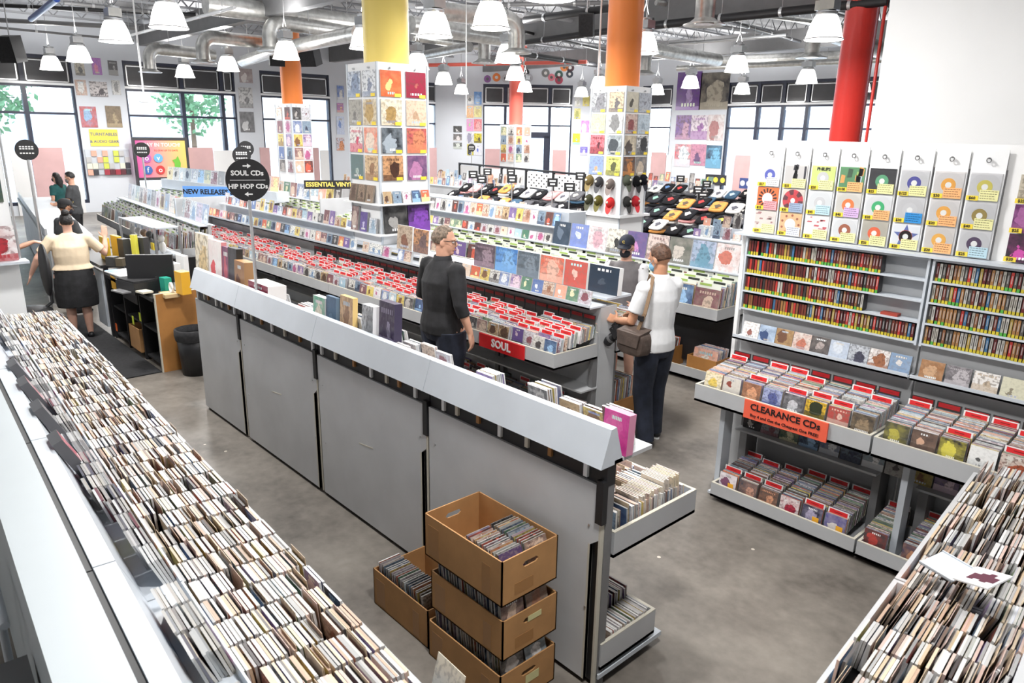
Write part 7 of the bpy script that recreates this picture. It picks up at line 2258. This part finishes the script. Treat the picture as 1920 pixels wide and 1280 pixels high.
def hand(bm, w, d, nrm, side, curl=0.5, k=1.0):
    """palm and five fingers; d: along the hand, nrm: out of the back of the hand, side: direction of the thumb"""
    w, d, nrm = Vector(w), Vector(d).normalized(), Vector(nrm).normalized()
    s = Vector(side).normalized()
    s = (s - d * s.dot(d)).normalized()
    nrm = d.cross(s)
    if nrm.dot(Vector(nrm)) < 0:
        nrm = -nrm
    for a in (-0.026, -0.009, 0.009, 0.026):
        limb(bm, [w + s * a * 0.5 * k, w + d * 0.045 * k + s * a * k, w + d * 0.088 * k + s * a * 1.1 * k], [0.017 * k, 0.0155 * k, 0.0125 * k], 8)
    for a, l in ((0.031, 0.072), (0.011, 0.082), (-0.011, 0.076), (-0.031, 0.058)):
        p = w + d * 0.088 * k + s * a * k
        c1, c2 = curl * 0.7, curl * 1.7
        q = p + (d * math.cos(c1) - nrm * math.sin(c1) + s * a * 2.2) * l * 0.5 * k
        e = q + (d * math.cos(c2) - nrm * math.sin(c2) + s * a * 1.2) * l * 0.5 * k
        limb(bm, [p, q, e], [0.0098 * k, 0.0092 * k, 0.0078 * k], 8)
    p = w + d * 0.022 * k + s * 0.026 * k
    q = p + (d * 0.55 + s * 0.8 - nrm * 0.2).normalized() * 0.042 * k
    e = q + (d * 0.85 + s * 0.35 - nrm * 0.3 * curl).normalized() * 0.034 * k
    limb(bm, [p, q, e], [0.0135 * k, 0.011 * k, 0.009 * k], 8)


def remeshed(bm, vox, it=4):
    me = bpy.data.meshes.new('tmp')
    bmesh.ops.recalc_face_normals(bm, faces=bm.faces)
    bm.to_mesh(me)
    bm.free()
    o = bpy.data.objects.new('tmp', me)
    COL.objects.link(o)
    r = o.modifiers.new('r', 'REMESH')
    r.mode = 'VOXEL'
    r.voxel_size = vox
    sm = o.modifiers.new('s', 'SMOOTH')
    sm.factor, sm.iterations = 0.5, it
    dg = bpy.context.evaluated_depsgraph_get()
    out = bpy.data.meshes.new_from_object(o.evaluated_get(dg))
    bpy.data.objects.remove(o)
    bpy.data.meshes.remove(me)
    out.polygons.foreach_set('use_smooth', [True] * len(out.polygons))
    return out


def person(loc, yaw, H, label, skin='skin', wide=1.0, arms=None, legs=None, head_yaw=0.0, head_pitch=0.0, hair='hair_brown', hair_kind='short', top='cloth_black', sleeve='short', top2=None, bottom='cloth_navy', bot_kind='trousers',
           shoes='black', mask=None, cap=None, glasses=False, vox=0.009, lean=0.0):
    """local frame: x right, y forward, z up, for a 1.75 m figure; arms: {side: (elbow, wrist, hand direction, thumb side, curl)}"""
    k = H / 1.75
    t = thing('person', loc, label, 'person', rz=yaw)
    t.scale = (k, k, k)

    def add(name, me, m):
        me.materials.clear()
        me.materials.append(MATS[m])
        o = bpy.data.objects.new(name, me)
        COL.objects.link(o)
        o.parent = t
        PM[o.name] = IDN
        return o

    W = wide
    arms = arms or {}
    dA_ = {-1: ((-0.235, -0.02, 1.14), (-0.25, 0.04, 0.89), (0, 0.1, -1), (0.3, 1, 0), 0.4), 1: ((0.235, -0.02, 1.14), (0.25, 0.04, 0.89), (0, 0.1, -1), (-0.3, 1, 0), 0.4)}
    A = {s: arms.get(s, dA_[s]) for s in (-1, 1)}
    legs = legs or {-1: ((-0.095, 0.03, 0.49), (-0.10, -0.02, 0.075)), 1: ((0.095, 0.03, 0.49), (0.10, -0.02, 0.075))}
    ly = lambda z: lean * max(0, z - 0.95)
    sh = {s: Vector((s * 0.185 * (0.55 + 0.45 * W), ly(1.40), 1.40)) for s in (-1, 1)}
    tor = [(0, 0, 0.80, 0.10 * W, 0.09 * W), (0, 0, 0.86, 0.155 * W, 0.115 * W), (0, -0.005, 0.94, 0.168 * W, 0.118 * W), (0, ly(1.06), 1.06, 0.142 * W, 0.105 * W), (0, ly(1.18), 1.18, 0.152 * W, 0.112 * W), (0, ly(1.30), 1.30, 0.168 * (0.4 + 0.6 * W), 0.112 * W), (0, ly(1.39), 1.39, 0.165 * (0.5 + 0.5 * W), 0.092), (0, ly(1.45), 1.455, 0.10, 0.07), (0, ly(1.48), 1.485, 0.06, 0.058)]
    HC = Vector((0, 0.025 + ly(1.6), 1.625))
    HM = Matrix.Translation(HC) @ Matrix.Rotation(head_yaw, 4, 'Z') @ Matrix.Rotation(-head_pitch, 4, 'X')
    # ---- the body, one continuous skin
    bm = bmesh.new()
    stack(bm, tor)
    limb(bm, [(0, ly(1.42), 1.43), (0, 0.006 + ly(1.5), 1.50), HC + Vector((0, -0.02, -0.05))], [0.066, 0.057, 0.056], 14)
    blob3(bm, HM @ Matrix.Translation((0, -0.012, 0.03)), (0.074, 0.094, 0.094))
    blob3(bm, HM @ Matrix.Translation((0, 0.022, -0.035)), (0.061, 0.07, 0.078))
    blob3(bm, HM @ Matrix.Translation((0, 0.058, -0.085)), (0.034, 0.032, 0.028))
    limb(bm, [HM @ Vector((0, 0.086, 0.022)), HM @ Vector((0, 0.106, -0.018)), HM @ Vector((0, 0.092, -0.03))], [0.009, 0.0135, 0.013], 8)
    limb(bm, [HM @ Vector((-0.045, 0.077, 0.026)), HM @ Vector((0, 0.088, 0.03)), HM @ Vector((0.045, 0.077, 0.026))], [0.009, 0.009, 0.009], 8)
    limb(bm, [HM @ Vector((-0.02, 0.086, -0.058)), HM @ Vector((0.02, 0.086, -0.058))], [0.008, 0.008], 8)
    for s in (-1, 1):
        blob3(bm, HM @ Matrix.Translation((s * 0.076, -0.008, -0.01)) @ Matrix.Rotation(s * 0.3, 4, 'Z'), (0.009, 0.02, 0.032))
    for s in (-1, 1):
        e, w, hd, ts, cu = A[s]
        e, w = Vector(e), Vector(w)
        f = 0.75 + 0.25 * W
        limb(bm, [sh[s], sh[s] * 0.5 + e * 0.5, e, e * 0.55 + w * 0.45, w], [0.050 * f, 0.047 * f, 0.040 * f, 0.037 * f, 0.026], 12)
        hand(bm, w, hd, (0, 0, 1), ts, cu)
        kn, an = (Vector(q) for q in legs[s])
        hp = Vector((s * 0.09 * W, 0, 0.90))
        limb(bm, [hp, hp * 0.5 + kn * 0.5, kn, kn * 0.62 + an * 0.38 + Vector((0, -0.018, 0)), an], [0.098 * W, 0.083 * (0.3 + 0.7 * W), 0.058 * f, 0.057 * f, 0.038], 14)
        limb(bm, [an + Vector((0, -0.035, -0.035)), an + Vector((0, 0.05, -0.042)), an + Vector((0, 0.145, -0.052))], [0.034, 0.035, 0.022], 10)
    body = add('body', remeshed(bm, vox), skin)
    # ---- face
    for s in (-1, 1):
        b = MB(); b.ball(HM @ Vector((s * 0.031, 0.0765, 0.006)), (0.0125, 0.0125, 0.0085), 10, 8, 0, (0.75, 0.73, 0.70)); eo = b.build('eye', 'paint', t, True)
        b = MB(); b.ball(HM @ Vector((s * 0.031, 0.0865, 0.006)), 0.0048, 8, 6, 0, (0.03, 0.02, 0.015)); b.build('pupil', 'paint', eo, True)
    if not mask:
        b = MB(); b.ball(HM @ Vector((0, 0.093, -0.058)), (0.022, 0.005, 0.006), 10, 6, 0, (0.45, 0.16, 0.13)); b.build('lips', 'paint', t, True)
    # ---- hair
    if hair:
        n1, n2 = 40, 26
        vs, idx, fs = [], {}, []
        for i in range(n2 + 1):
            ph = math.pi * i / n2
            for j in range(n1):
                g = 2 * math.pi * j / n1
                d = Vector((math.sin(ph) * math.cos(g), math.sin(ph) * math.sin(g), math.cos(ph)))
                low = {'short': -0.55, 'bald': 0.2, 'bun': -0.62, 'long': -0.95}[hair_kind]
                front = 0.55 if hair_kind != 'thin' else 0.2
                inside = (d.z > 0.50 + 0.25 * max(0, d.y)) or (d.y < 0.12 and d.z > low) or (d.y < front * 0.75 and d.z > 0.05 and abs(d.x) > 0.45)
                if hair_kind == 'bald':
                    inside = d.y < 0.05 and -0.5 < d.z < 0.1
                rr = (0.0795, 0.1005, 0.1015) if inside else (0.068, 0.085, 0.085)
                wob = 1.0 + 0.018 * math.sin(9 * g + 5 * ph) if inside else 1.0
                vs.append(HM @ (Vector((0, -0.012, 0.03)) + Vector((d.x * rr[0], d.y * rr[1], d.z * rr[2])) * wob))
        for i in range(n2):
            for j in range(n1):
                fs.append((i * n1 + j, (i + 1) * n1 + j, (i + 1) * n1 + (j + 1) % n1, i * n1 + (j + 1) % n1))
        b = MB(); b.mesh_(vs, fs, 0, (1, 1, 1), True)
        if hair_kind == 'bun':
            b.ball(HM @ Vector((0, -0.06, 0.135)), (0.05, 0.05, 0.045), 14, 10)
        if hair_kind == 'long':
            b.tube([HM @ Vector((0, -0.06, 0.02)), HM @ Vector((0, -0.085, -0.10)), HM @ Vector((0, -0.09, -0.24))], [0.075, 0.085, 0.05], 14)
        ho = b.build('hair', hair, t, True)
    if cap:
        def capm(b):
            prof = []
            n, kk = 24, 8
            vs = []
            for i in range(kk + 1):
                ph = math.pi / 2 * i / kk
                for j in range(n):
                    g = 2 * math.pi * j / n
                    vs.append(HM @ Vector((0.086 * math.cos(ph) * math.cos(g), -0.012 + 0.107 * math.cos(ph) * math.sin(g), 0.052 + 0.090 * math.sin(ph))))
            b.mesh_(vs, [(i * n + j, i * n + (j + 1) % n, (i + 1) * n + (j + 1) % n, (i + 1) * n + j) for i in range(kk) for j in range(n)], 0, (1, 1, 1), True)
            rows = [[HM @ Vector((0.082 * math.sin(u), 0.085 * math.cos(u) + q * 0.075 * math.cos(u * 0.7), 0.056 + dz - q * 0.018 - 0.018 * abs(math.sin(u)))) for u in np.linspace(-1.1, 1.1, 11)] for dz in (0.0, 0.006) for q in (0, 0.5, 1.0)]
            vs = [p for r in rows for p in r]
            fs = []
            for base in (0, 33):
                fs += [(base + i * 11 + j, base + i * 11 + j + 1, base + (i + 1) * 11 + j + 1, base + (i + 1) * 11 + j) for i in range(2) for j in range(10)]
            fs += [(22 + j, 23 + j, 56 + j, 55 + j) for j in range(10)]
            b.mesh_(vs, fs, 0, (1, 1, 1), True)
        co = part(t, 'cap', cap, capm, True)
        text('C', 0.045, 'text_yellow', co, HM @ Matrix.Translation((0, 0.094, 0.092)) @ Matrix.Rotation(math.pi, 4, 'Z') @ Matrix.Rotation(0.25, 4, 'X'), 0.02, local=True, name='emblem')
    if mask:
        bm = bmesh.new()
        blob3(bm, HM @ Matrix.Translation((0, 0.048, -0.045)), (0.060, 0.062, 0.056))
        mo = add('face_mask', remeshed(bm, 0.008, 2), mask)
        for s in (-1, 1):
            part(mo, 'ear_loop', mask, lambda b: (b.tube([HM @ Vector((s * 0.055, 0.06, -0.02)), HM @ Vector((s * 0.078, 0.0, 0.005))], 0.0022, 5), b.tube([HM @ Vector((s * 0.05, 0.055, -0.07)), HM @ Vector((s * 0.078, -0.005, -0.035))], 0.0022, 5)), True)
    if glasses:
        go = part(t, 'glasses', 'black', lambda b: (b.tube([HM @ Vector((-0.078, -0.02, 0.012)), HM @ Vector((-0.07, 0.085, 0.016)), HM @ Vector((0, 0.102, 0.016)), HM @ Vector((0.07, 0.085, 0.016)), HM @ Vector((0.078, -0.02, 0.012))], 0.0022, 5),
                                                    [b.tube([HM @ Vector((s * 0.036 + 0.026 * math.cos(g), 0.098, 0.002 + 0.018 * math.sin(g))) for g in np.linspace(0, 6.283, 15)], 0.0018, 5) for s in (-1, 1)]), True)
    # ---- clothes
    def cloth_top(kind):
        bm = bmesh.new()
        off = 0.016
        if kind != 'sleeves':
            z0 = 0.86 if bot_kind != 'skirt' else 0.99
            stack(bm, [(x, y_, z, rx + off, ry + off) for (x, y_, z, rx, ry) in tor if z0 < z < 1.40] and
                  [(0, 0, z0, (0.168 + 0.012) * W + off, 0.118 * W + off)] + [(x, y_, z, rx + off, ry + off) for (x, y_, z, rx, ry) in tor if z0 + 0.03 < z < 1.42] + [(0, ly(1.45), 1.458, 0.112, 0.084), (0, ly(1.47), 1.482, 0.076, 0.072)])
        for s in (-1, 1):
            e, w = Vector(A[s][0]), Vector(A[s][1])
            f = 0.75 + 0.25 * W
            fr_ = {'short': 0.72, 'long': 1.0, 'rolled': 1.0}[sleeve]
            p2 = sh[s] + (e - sh[s]) * fr_
            pts, rad = [Vector((sh[s].x * 0.45, sh[s].y, 1.405)), sh[s] + Vector((s * 0.006, 0, 0.0)), sh[s] * 0.5 + p2 * 0.5, p2], [0.055, 0.068 * f, 0.066 * f, 0.064 * f if sleeve == 'short' else 0.054 * f]
            if sleeve == 'rolled':
                pts += [e * 0.62 + w * 0.38]; rad += [0.054]
            if sleeve == 'long':
                pts += [w * 0.97 + e * 0.03]; rad += [0.036]
            if kind == 'torso' and top2:
                pts, rad = pts[:2], rad[:2]
            limb(bm, pts, rad, 14, False)
            blob3(bm, Matrix.Translation(sh[s]), (0.069 * f, 0.069 * f, 0.069 * f))
        return remeshed(bm, vox, 5)
    to = add('shirt', cloth_top('all' if not top2 else 'torso'), top)
    if sleeve == 'rolled' or top == 'cloth_white':
        part(to, 'collar', top, lambda b: b.lathe([(0.074, 1.462), (0.066, 1.51), (0.071, 1.512), (0.084, 1.468)], 20, o=(0, 0.004 + ly(1.48), 0)), True)
    if top2:
        add('sleeves', cloth_top('sleeves'), top2)
    bm = bmesh.new()
    if bot_kind == 'skirt':
        stack(bm, [(0, -0.01, 0.47, 0.19 * W, 0.15 * W), (0, -0.01, 0.60, 0.195 * W, 0.152 * W), (0, -0.008, 0.80, 0.192 * W, 0.148 * W), (0, 0, 0.95, 0.178 * W, 0.132 * W), (0, 0, 1.03, 0.155 * W, 0.118 * W)])
    else:
        stack(bm, [(0, 0, 0.80, 0.12 * W, 0.105 * W), (0, 0, 0.87, 0.168 * W, 0.126 * W), (0, 0, 0.95, 0.176 * W, 0.126 * W), (0, 0, 1.0, 0.162 * W, 0.118 * W)])
        for s in (-1, 1):
            kn, an = (Vector(q) for q in legs[s])
            hp = Vector((s * 0.09 * W, 0, 0.90))
            if bot_kind == 'shorts':
                limb(bm, [hp, hp * 0.5 + kn * 0.5, kn + Vector((0, 0, 0.05))], [0.106 * W, 0.102 * W, 0.095], 14, False)
            else:
                limb(bm, [hp, hp * 0.5 + kn * 0.5, kn, kn * 0.5 + an * 0.5, an + Vector((0, -0.01, -0.025))], [0.108 * W, 0.1 * W, 0.088, 0.080, 0.074], 14, False)
    add({'skirt': 'skirt', 'shorts': 'shorts', 'trousers': 'trousers'}[bot_kind], remeshed(bm, vox, 3), bottom)
    for s in (-1, 1):
        an = Vector(legs[s][1])
        bm = bmesh.new()
        limb(bm, [an + Vector((0, -0.045, -0.03)), an + Vector((0, 0.03, -0.028)), an + Vector((0, 0.12, -0.042)), an + Vector((0, 0.165, -0.047))], [0.042, 0.044, 0.038, 0.025], 12)
        so = add('shoe', remeshed(bm, 0.009, 2), shoes)
        part(so, 'sole', 'white_gloss' if shoes == 'black' and bot_kind != 'skirt' else 'black', lambda b: b.prism([(an.x + 0.044 * math.cos(g) * (1 if math.sin(g) < 0 else 0.92), an.y + 0.055 + 0.135 * math.sin(g)) for g in np.linspace(0, 2 * math.pi, 20)[:-1]], 'z', 0.0, 0.016), True)
    return t


R90 = math.pi / 2
# man in the black shirt
person((-5.20, 3.93, 0), -0.05, 1.88, 'man in black shirt with rolled sleeves and glasses browsing the soul rack', 'skin', 1.28, {1: ((0.30, -0.03, 1.14), (0.345, 0.04, 0.90), (0.05, 0.15, -1), (-0.6, 1, 0), 0.5), -1: ((-0.32, 0.0, 1.13), (-0.22, 0.21, 1.05), (0.4, 1, -0.1), (0.6, -0.2, 0.6), 0.6)},
       head_yaw=-0.75, head_pitch=0.12, hair='hair_grey', top='cloth_black', sleeve='rolled', bottom='cloth_navy', glasses=True, vox=0.008)
# man with the bag and camera
ML3 = {-1: ((-0.03, 0.17, 0.52), (-0.04, 0.02, 0.075)), 1: ((0.12, 0.04, 0.50), (0.14, 0.06, 0.075))}
ML3 = {-1: ((-0.09, 0.03, 0.49), (-0.09, -0.04, 0.075)), 1: ((0.10, 0.06, 0.49), (0.12, 0.07, 0.075))}
MAN3 = Vector((-3.67, 5.10, 0))
person(MAN3, R90 - 0.12, 1.80, 'man in white polo shirt and light blue mask with a shoulder bag', 'skin_tan', 1.0, {-1: ((-0.25, 0.06, 1.12), (-0.16, 0.33, 1.06), (0.1, 1, 0.05), (0.7, 0.1, 0.7), 0.7), 1: ((0.25, 0.10, 1.12), (0.12, 0.35, 1.05), (-0.1, 1, 0), (-0.7, 0.1, 0.7), 0.7)},
       ML3, head_yaw=0.15, head_pitch=0.35, hair='hair_brown', top='cloth_white', bottom='cloth_navy', mask='mask_blue', vox=0.008)
# man with the cap
person((-4.78, 6.02, 0), math.pi + 0.35, 1.68, 'man in navy cap, dark mask and grey raglan tee with white sleeves', 'skin_fair', 1.0, {-1: ((-0.26, 0.05, 1.13), (-0.20, 0.26, 1.05), (0.2, 1, -0.1), (0.7, 0.1, 0.6), 0.6), 1: ((0.26, 0.02, 1.13), (0.22, 0.22, 1.02), (-0.1, 1, -0.1), (-0.7, 0.1, 0.6), 0.6)},
       head_pitch=0.2, hair='hair_brown', top='cloth_slate', top2='cloth_white', bottom='cloth_navy', bot_kind='shorts', mask='mask_black', cap='cloth_navy', vox=0.009)
# woman at the counter
person((-10.62, 2.12, 0), R90 - 0.15, 1.62, 'woman in cream top and black skirt gesturing at the counter', 'skin_fair', 1.36, {-1: ((-0.40, 0.0, 1.16), (-0.50, 0.10, 0.93), (-0.3, 0.3, -0.9), (0.3, 1, 0.2), 0.15), 1: ((0.42, 0.06, 1.16), (0.45, 0.16, 1.38), (0.05, 0.1, 1), (-1, 0.1, 0.0), 0.1)},
       hair='hair_black', hair_kind='bun', top='cloth_cream', bottom='cloth_black', bot_kind='skirt', vox=0.010)
person((-12.15, 2.42, 0), 0.3, 1.66, 'person in charcoal tee, dark cap and black mask beside the long counter', 'skin_brown', 1.1, {1: ((0.25, 0.06, 1.14), (0.16, 0.26, 1.02), (0, 1, 0), (-0.7, 0, 0.7), 0.4)}, head_yaw=-0.2, head_pitch=0.2, hair='hair_black', top='cloth_charcoal', bottom='cloth_black', mask='mask_black', cap='cloth_black', vox=0.012)
person((-17.9, 3.78, 0), math.pi - 0.5, 1.74, 'man in dark tee and grey mask working behind the checkout counter', 'skin', 1.0, {-1: ((-0.24, 0.06, 1.14), (-0.12, 0.28, 1.08), (0.2, 1, 0), (0.7, 0, 0.7), 0.4), 1: ((0.24, 0.06, 1.14), (0.10, 0.28, 1.08), (-0.2, 1, 0), (-0.7, 0, 0.7), 0.4)}, head_pitch=0.3, hair='hair_black', top='cloth_charcoal', bottom='cloth_black', mask='cloth_slate', vox=0.014)
person((-19.6, 3.85, 0), math.pi - 0.9, 1.64, 'woman in teal top and black mask behind the checkout counter', 'skin', 1.0, hair='hair_black', hair_kind='long', top='cloth_teal', bottom='cloth_black', mask='mask_black', vox=0.016)
person((-14.75, 12.75, 0), R90 + 0.4, 1.68, 'bald man in black tee standing behind the clothes table', 'skin', 1.1, hair=None, top='cloth_black', bottom='cloth_navy', mask='mask_black', vox=0.016)
q = atz(827, 318, 1.60)
person((q.x, q.y, 0), math.pi, 1.60, 'dark haired person half hidden behind a background rack', 'skin', 1.0, hair='hair_brown', top='cloth_charcoal', bottom='cloth_navy', mask='mask_black', vox=0.018)
person((-11.35, 1.50, 0), -0.1, 1.66, 'person behind the white endcap with only a reaching arm showing', 'skin', 1.0, {1: ((0.24, 0.14, 1.22), (0.24, 0.36, 1.30), (0, 1, -0.25), (-1, 0, 0.2), 0.25)}, hair='hair_black', top='cloth_black', bottom='cloth_black', mask='mask_black', vox=0.012)

# shoulder bag and camera of the man in white
RB = Matrix.Translation(MAN3) @ Matrix.Rotation(R90 - 0.12, 4, 'Z') @ Matrix.Scale(1.80 / 1.75, 4)
t = thing('shoulder_bag', RB @ Vector((-0.27, -0.02, 0.86)), 'dark brown shoulder bag hanging at the hip of the man in white', 'bag')
bm = bmesh.new()
_loft(bm, [[RB @ Vector((-0.275 + x_ , -0.02 + w_ * math.copysign(abs(math.cos(g)) ** 0.5, math.cos(g)), 0.97 + h_ * math.copysign(abs(math.sin(g)) ** 0.6, math.sin(g)))) for g in np.linspace(0, 2 * math.pi, 25)[:-1]] for (x_, w_, h_) in ((-0.075, 0.10, 0.07), (-0.065, 0.145, 0.105), (0.045, 0.15, 0.11), (0.055, 0.11, 0.08))])
me = remeshed(bm, 0.008, 4)
me.materials.append(MATS['bag_brown'])
link('bag_body', me, t)
part(t, 'flap', 'bag_brown', lambda b: b.prism([(0.0, 0.0), (0.01, 0.0), (0.01, 0.1), (0.0, 0.1)], 'z', 0, 0.001) if False else b.mesh_([RB @ Vector(p) for p in ((-0.362, -0.15, 1.06), (-0.362, 0.11, 1.06), (-0.365, 0.09, 0.95), (-0.365, -0.13, 0.95), (-0.22, -0.15, 1.092), (-0.22, 0.11, 1.092), (-0.352, -0.13, 0.95), (-0.352, 0.09, 0.95))], [(0, 3, 2, 1), (0, 1, 5, 4), (3, 6, 7, 2), (0, 4, 6, 3), (1, 2, 7, 5)]))
sp_ = [(-0.275, -0.05, 1.075), (-0.26, -0.10, 1.22), (-0.20, -0.085, 1.38), (-0.13, -0.04, 1.50), (-0.085, 0.03, 1.505), (0.0, 0.135, 1.40)]
part(t, 'strap', 'strap_brown', lambda b: [b.mesh_([RB @ Vector((p[0], p[1] - 0.018, p[2])), RB @ Vector((p[0], p[1] + 0.018, p[2])), RB @ Vector((q_[0], q_[1] + 0.018, q_[2])), RB @ Vector((q_[0], q_[1] - 0.018, q_[2]))] + [RB @ Vector((p[0] - 0.005, p[1] - 0.018, p[2] + 0.003)), RB @ Vector((p[0] - 0.005, p[1] + 0.018, p[2] + 0.003)), RB @ Vector((q_[0] - 0.005, q_[1] + 0.018, q_[2] + 0.003)), RB @ Vector((q_[0] - 0.005, q_[1] - 0.018, q_[2] + 0.003))], [(3, 2, 1, 0), (4, 5, 6, 7), (0, 1, 5, 4), (2, 3, 7, 6), (1, 2, 6, 5), (0, 4, 7, 3)]) for p, q_ in zip(sp_[:-1], sp_[1:])])
part(t, 'buckle', 'black', lambda b: b.box((-0.288, -0.10, 1.16), (-0.268, -0.05, 1.20), M=RB))
t = thing('photo_camera', RB @ Vector((-0.12, 0.26, 0.88)), 'black camera with long lens hanging before the man in white', 'camera')
Mc = RB @ Matrix.Translation((-0.17, 0.27, 0.98)) @ Matrix.Rotation(-0.75, 4, 'X')
part(t, 'camera_body', 'black', lambda b: (b.box((-0.07, -0.035, -0.05), (0.07, 0.035, 0.05), M=Mc), b.box((-0.03, -0.03, 0.05), (0.03, 0.03, 0.08), M=Mc)))
part(t, 'lens', 'black', lambda b: b.tube([Mc @ Vector((0, 0.03, 0)), Mc @ Vector((0, 0.10, 0)), Mc @ Vector((0, 0.101, 0)), Mc @ Vector((0, 0.20, 0))], [0.037, 0.037, 0.043, 0.043], 18))
part(t, 'lens_ring', 'grey_dark', lambda b: b.tube([Mc @ Vector((0, 0.115, 0)), Mc @ Vector((0, 0.145, 0))], 0.0445, 18))
part(t, 'neck_strap', 'black', lambda b: (b.tube([Mc @ Vector((0.07, 0, 0.03)), RB @ Vector((-0.10, 0.17, 1.20)), RB @ Vector((-0.085, 0.10, 1.44))], 0.008, 6), b.tube([Mc @ Vector((-0.07, 0, 0.03)), RB @ Vector((0.06, 0.18, 1.20)), RB @ Vector((0.085, 0.10, 1.44))], 0.008, 6)))
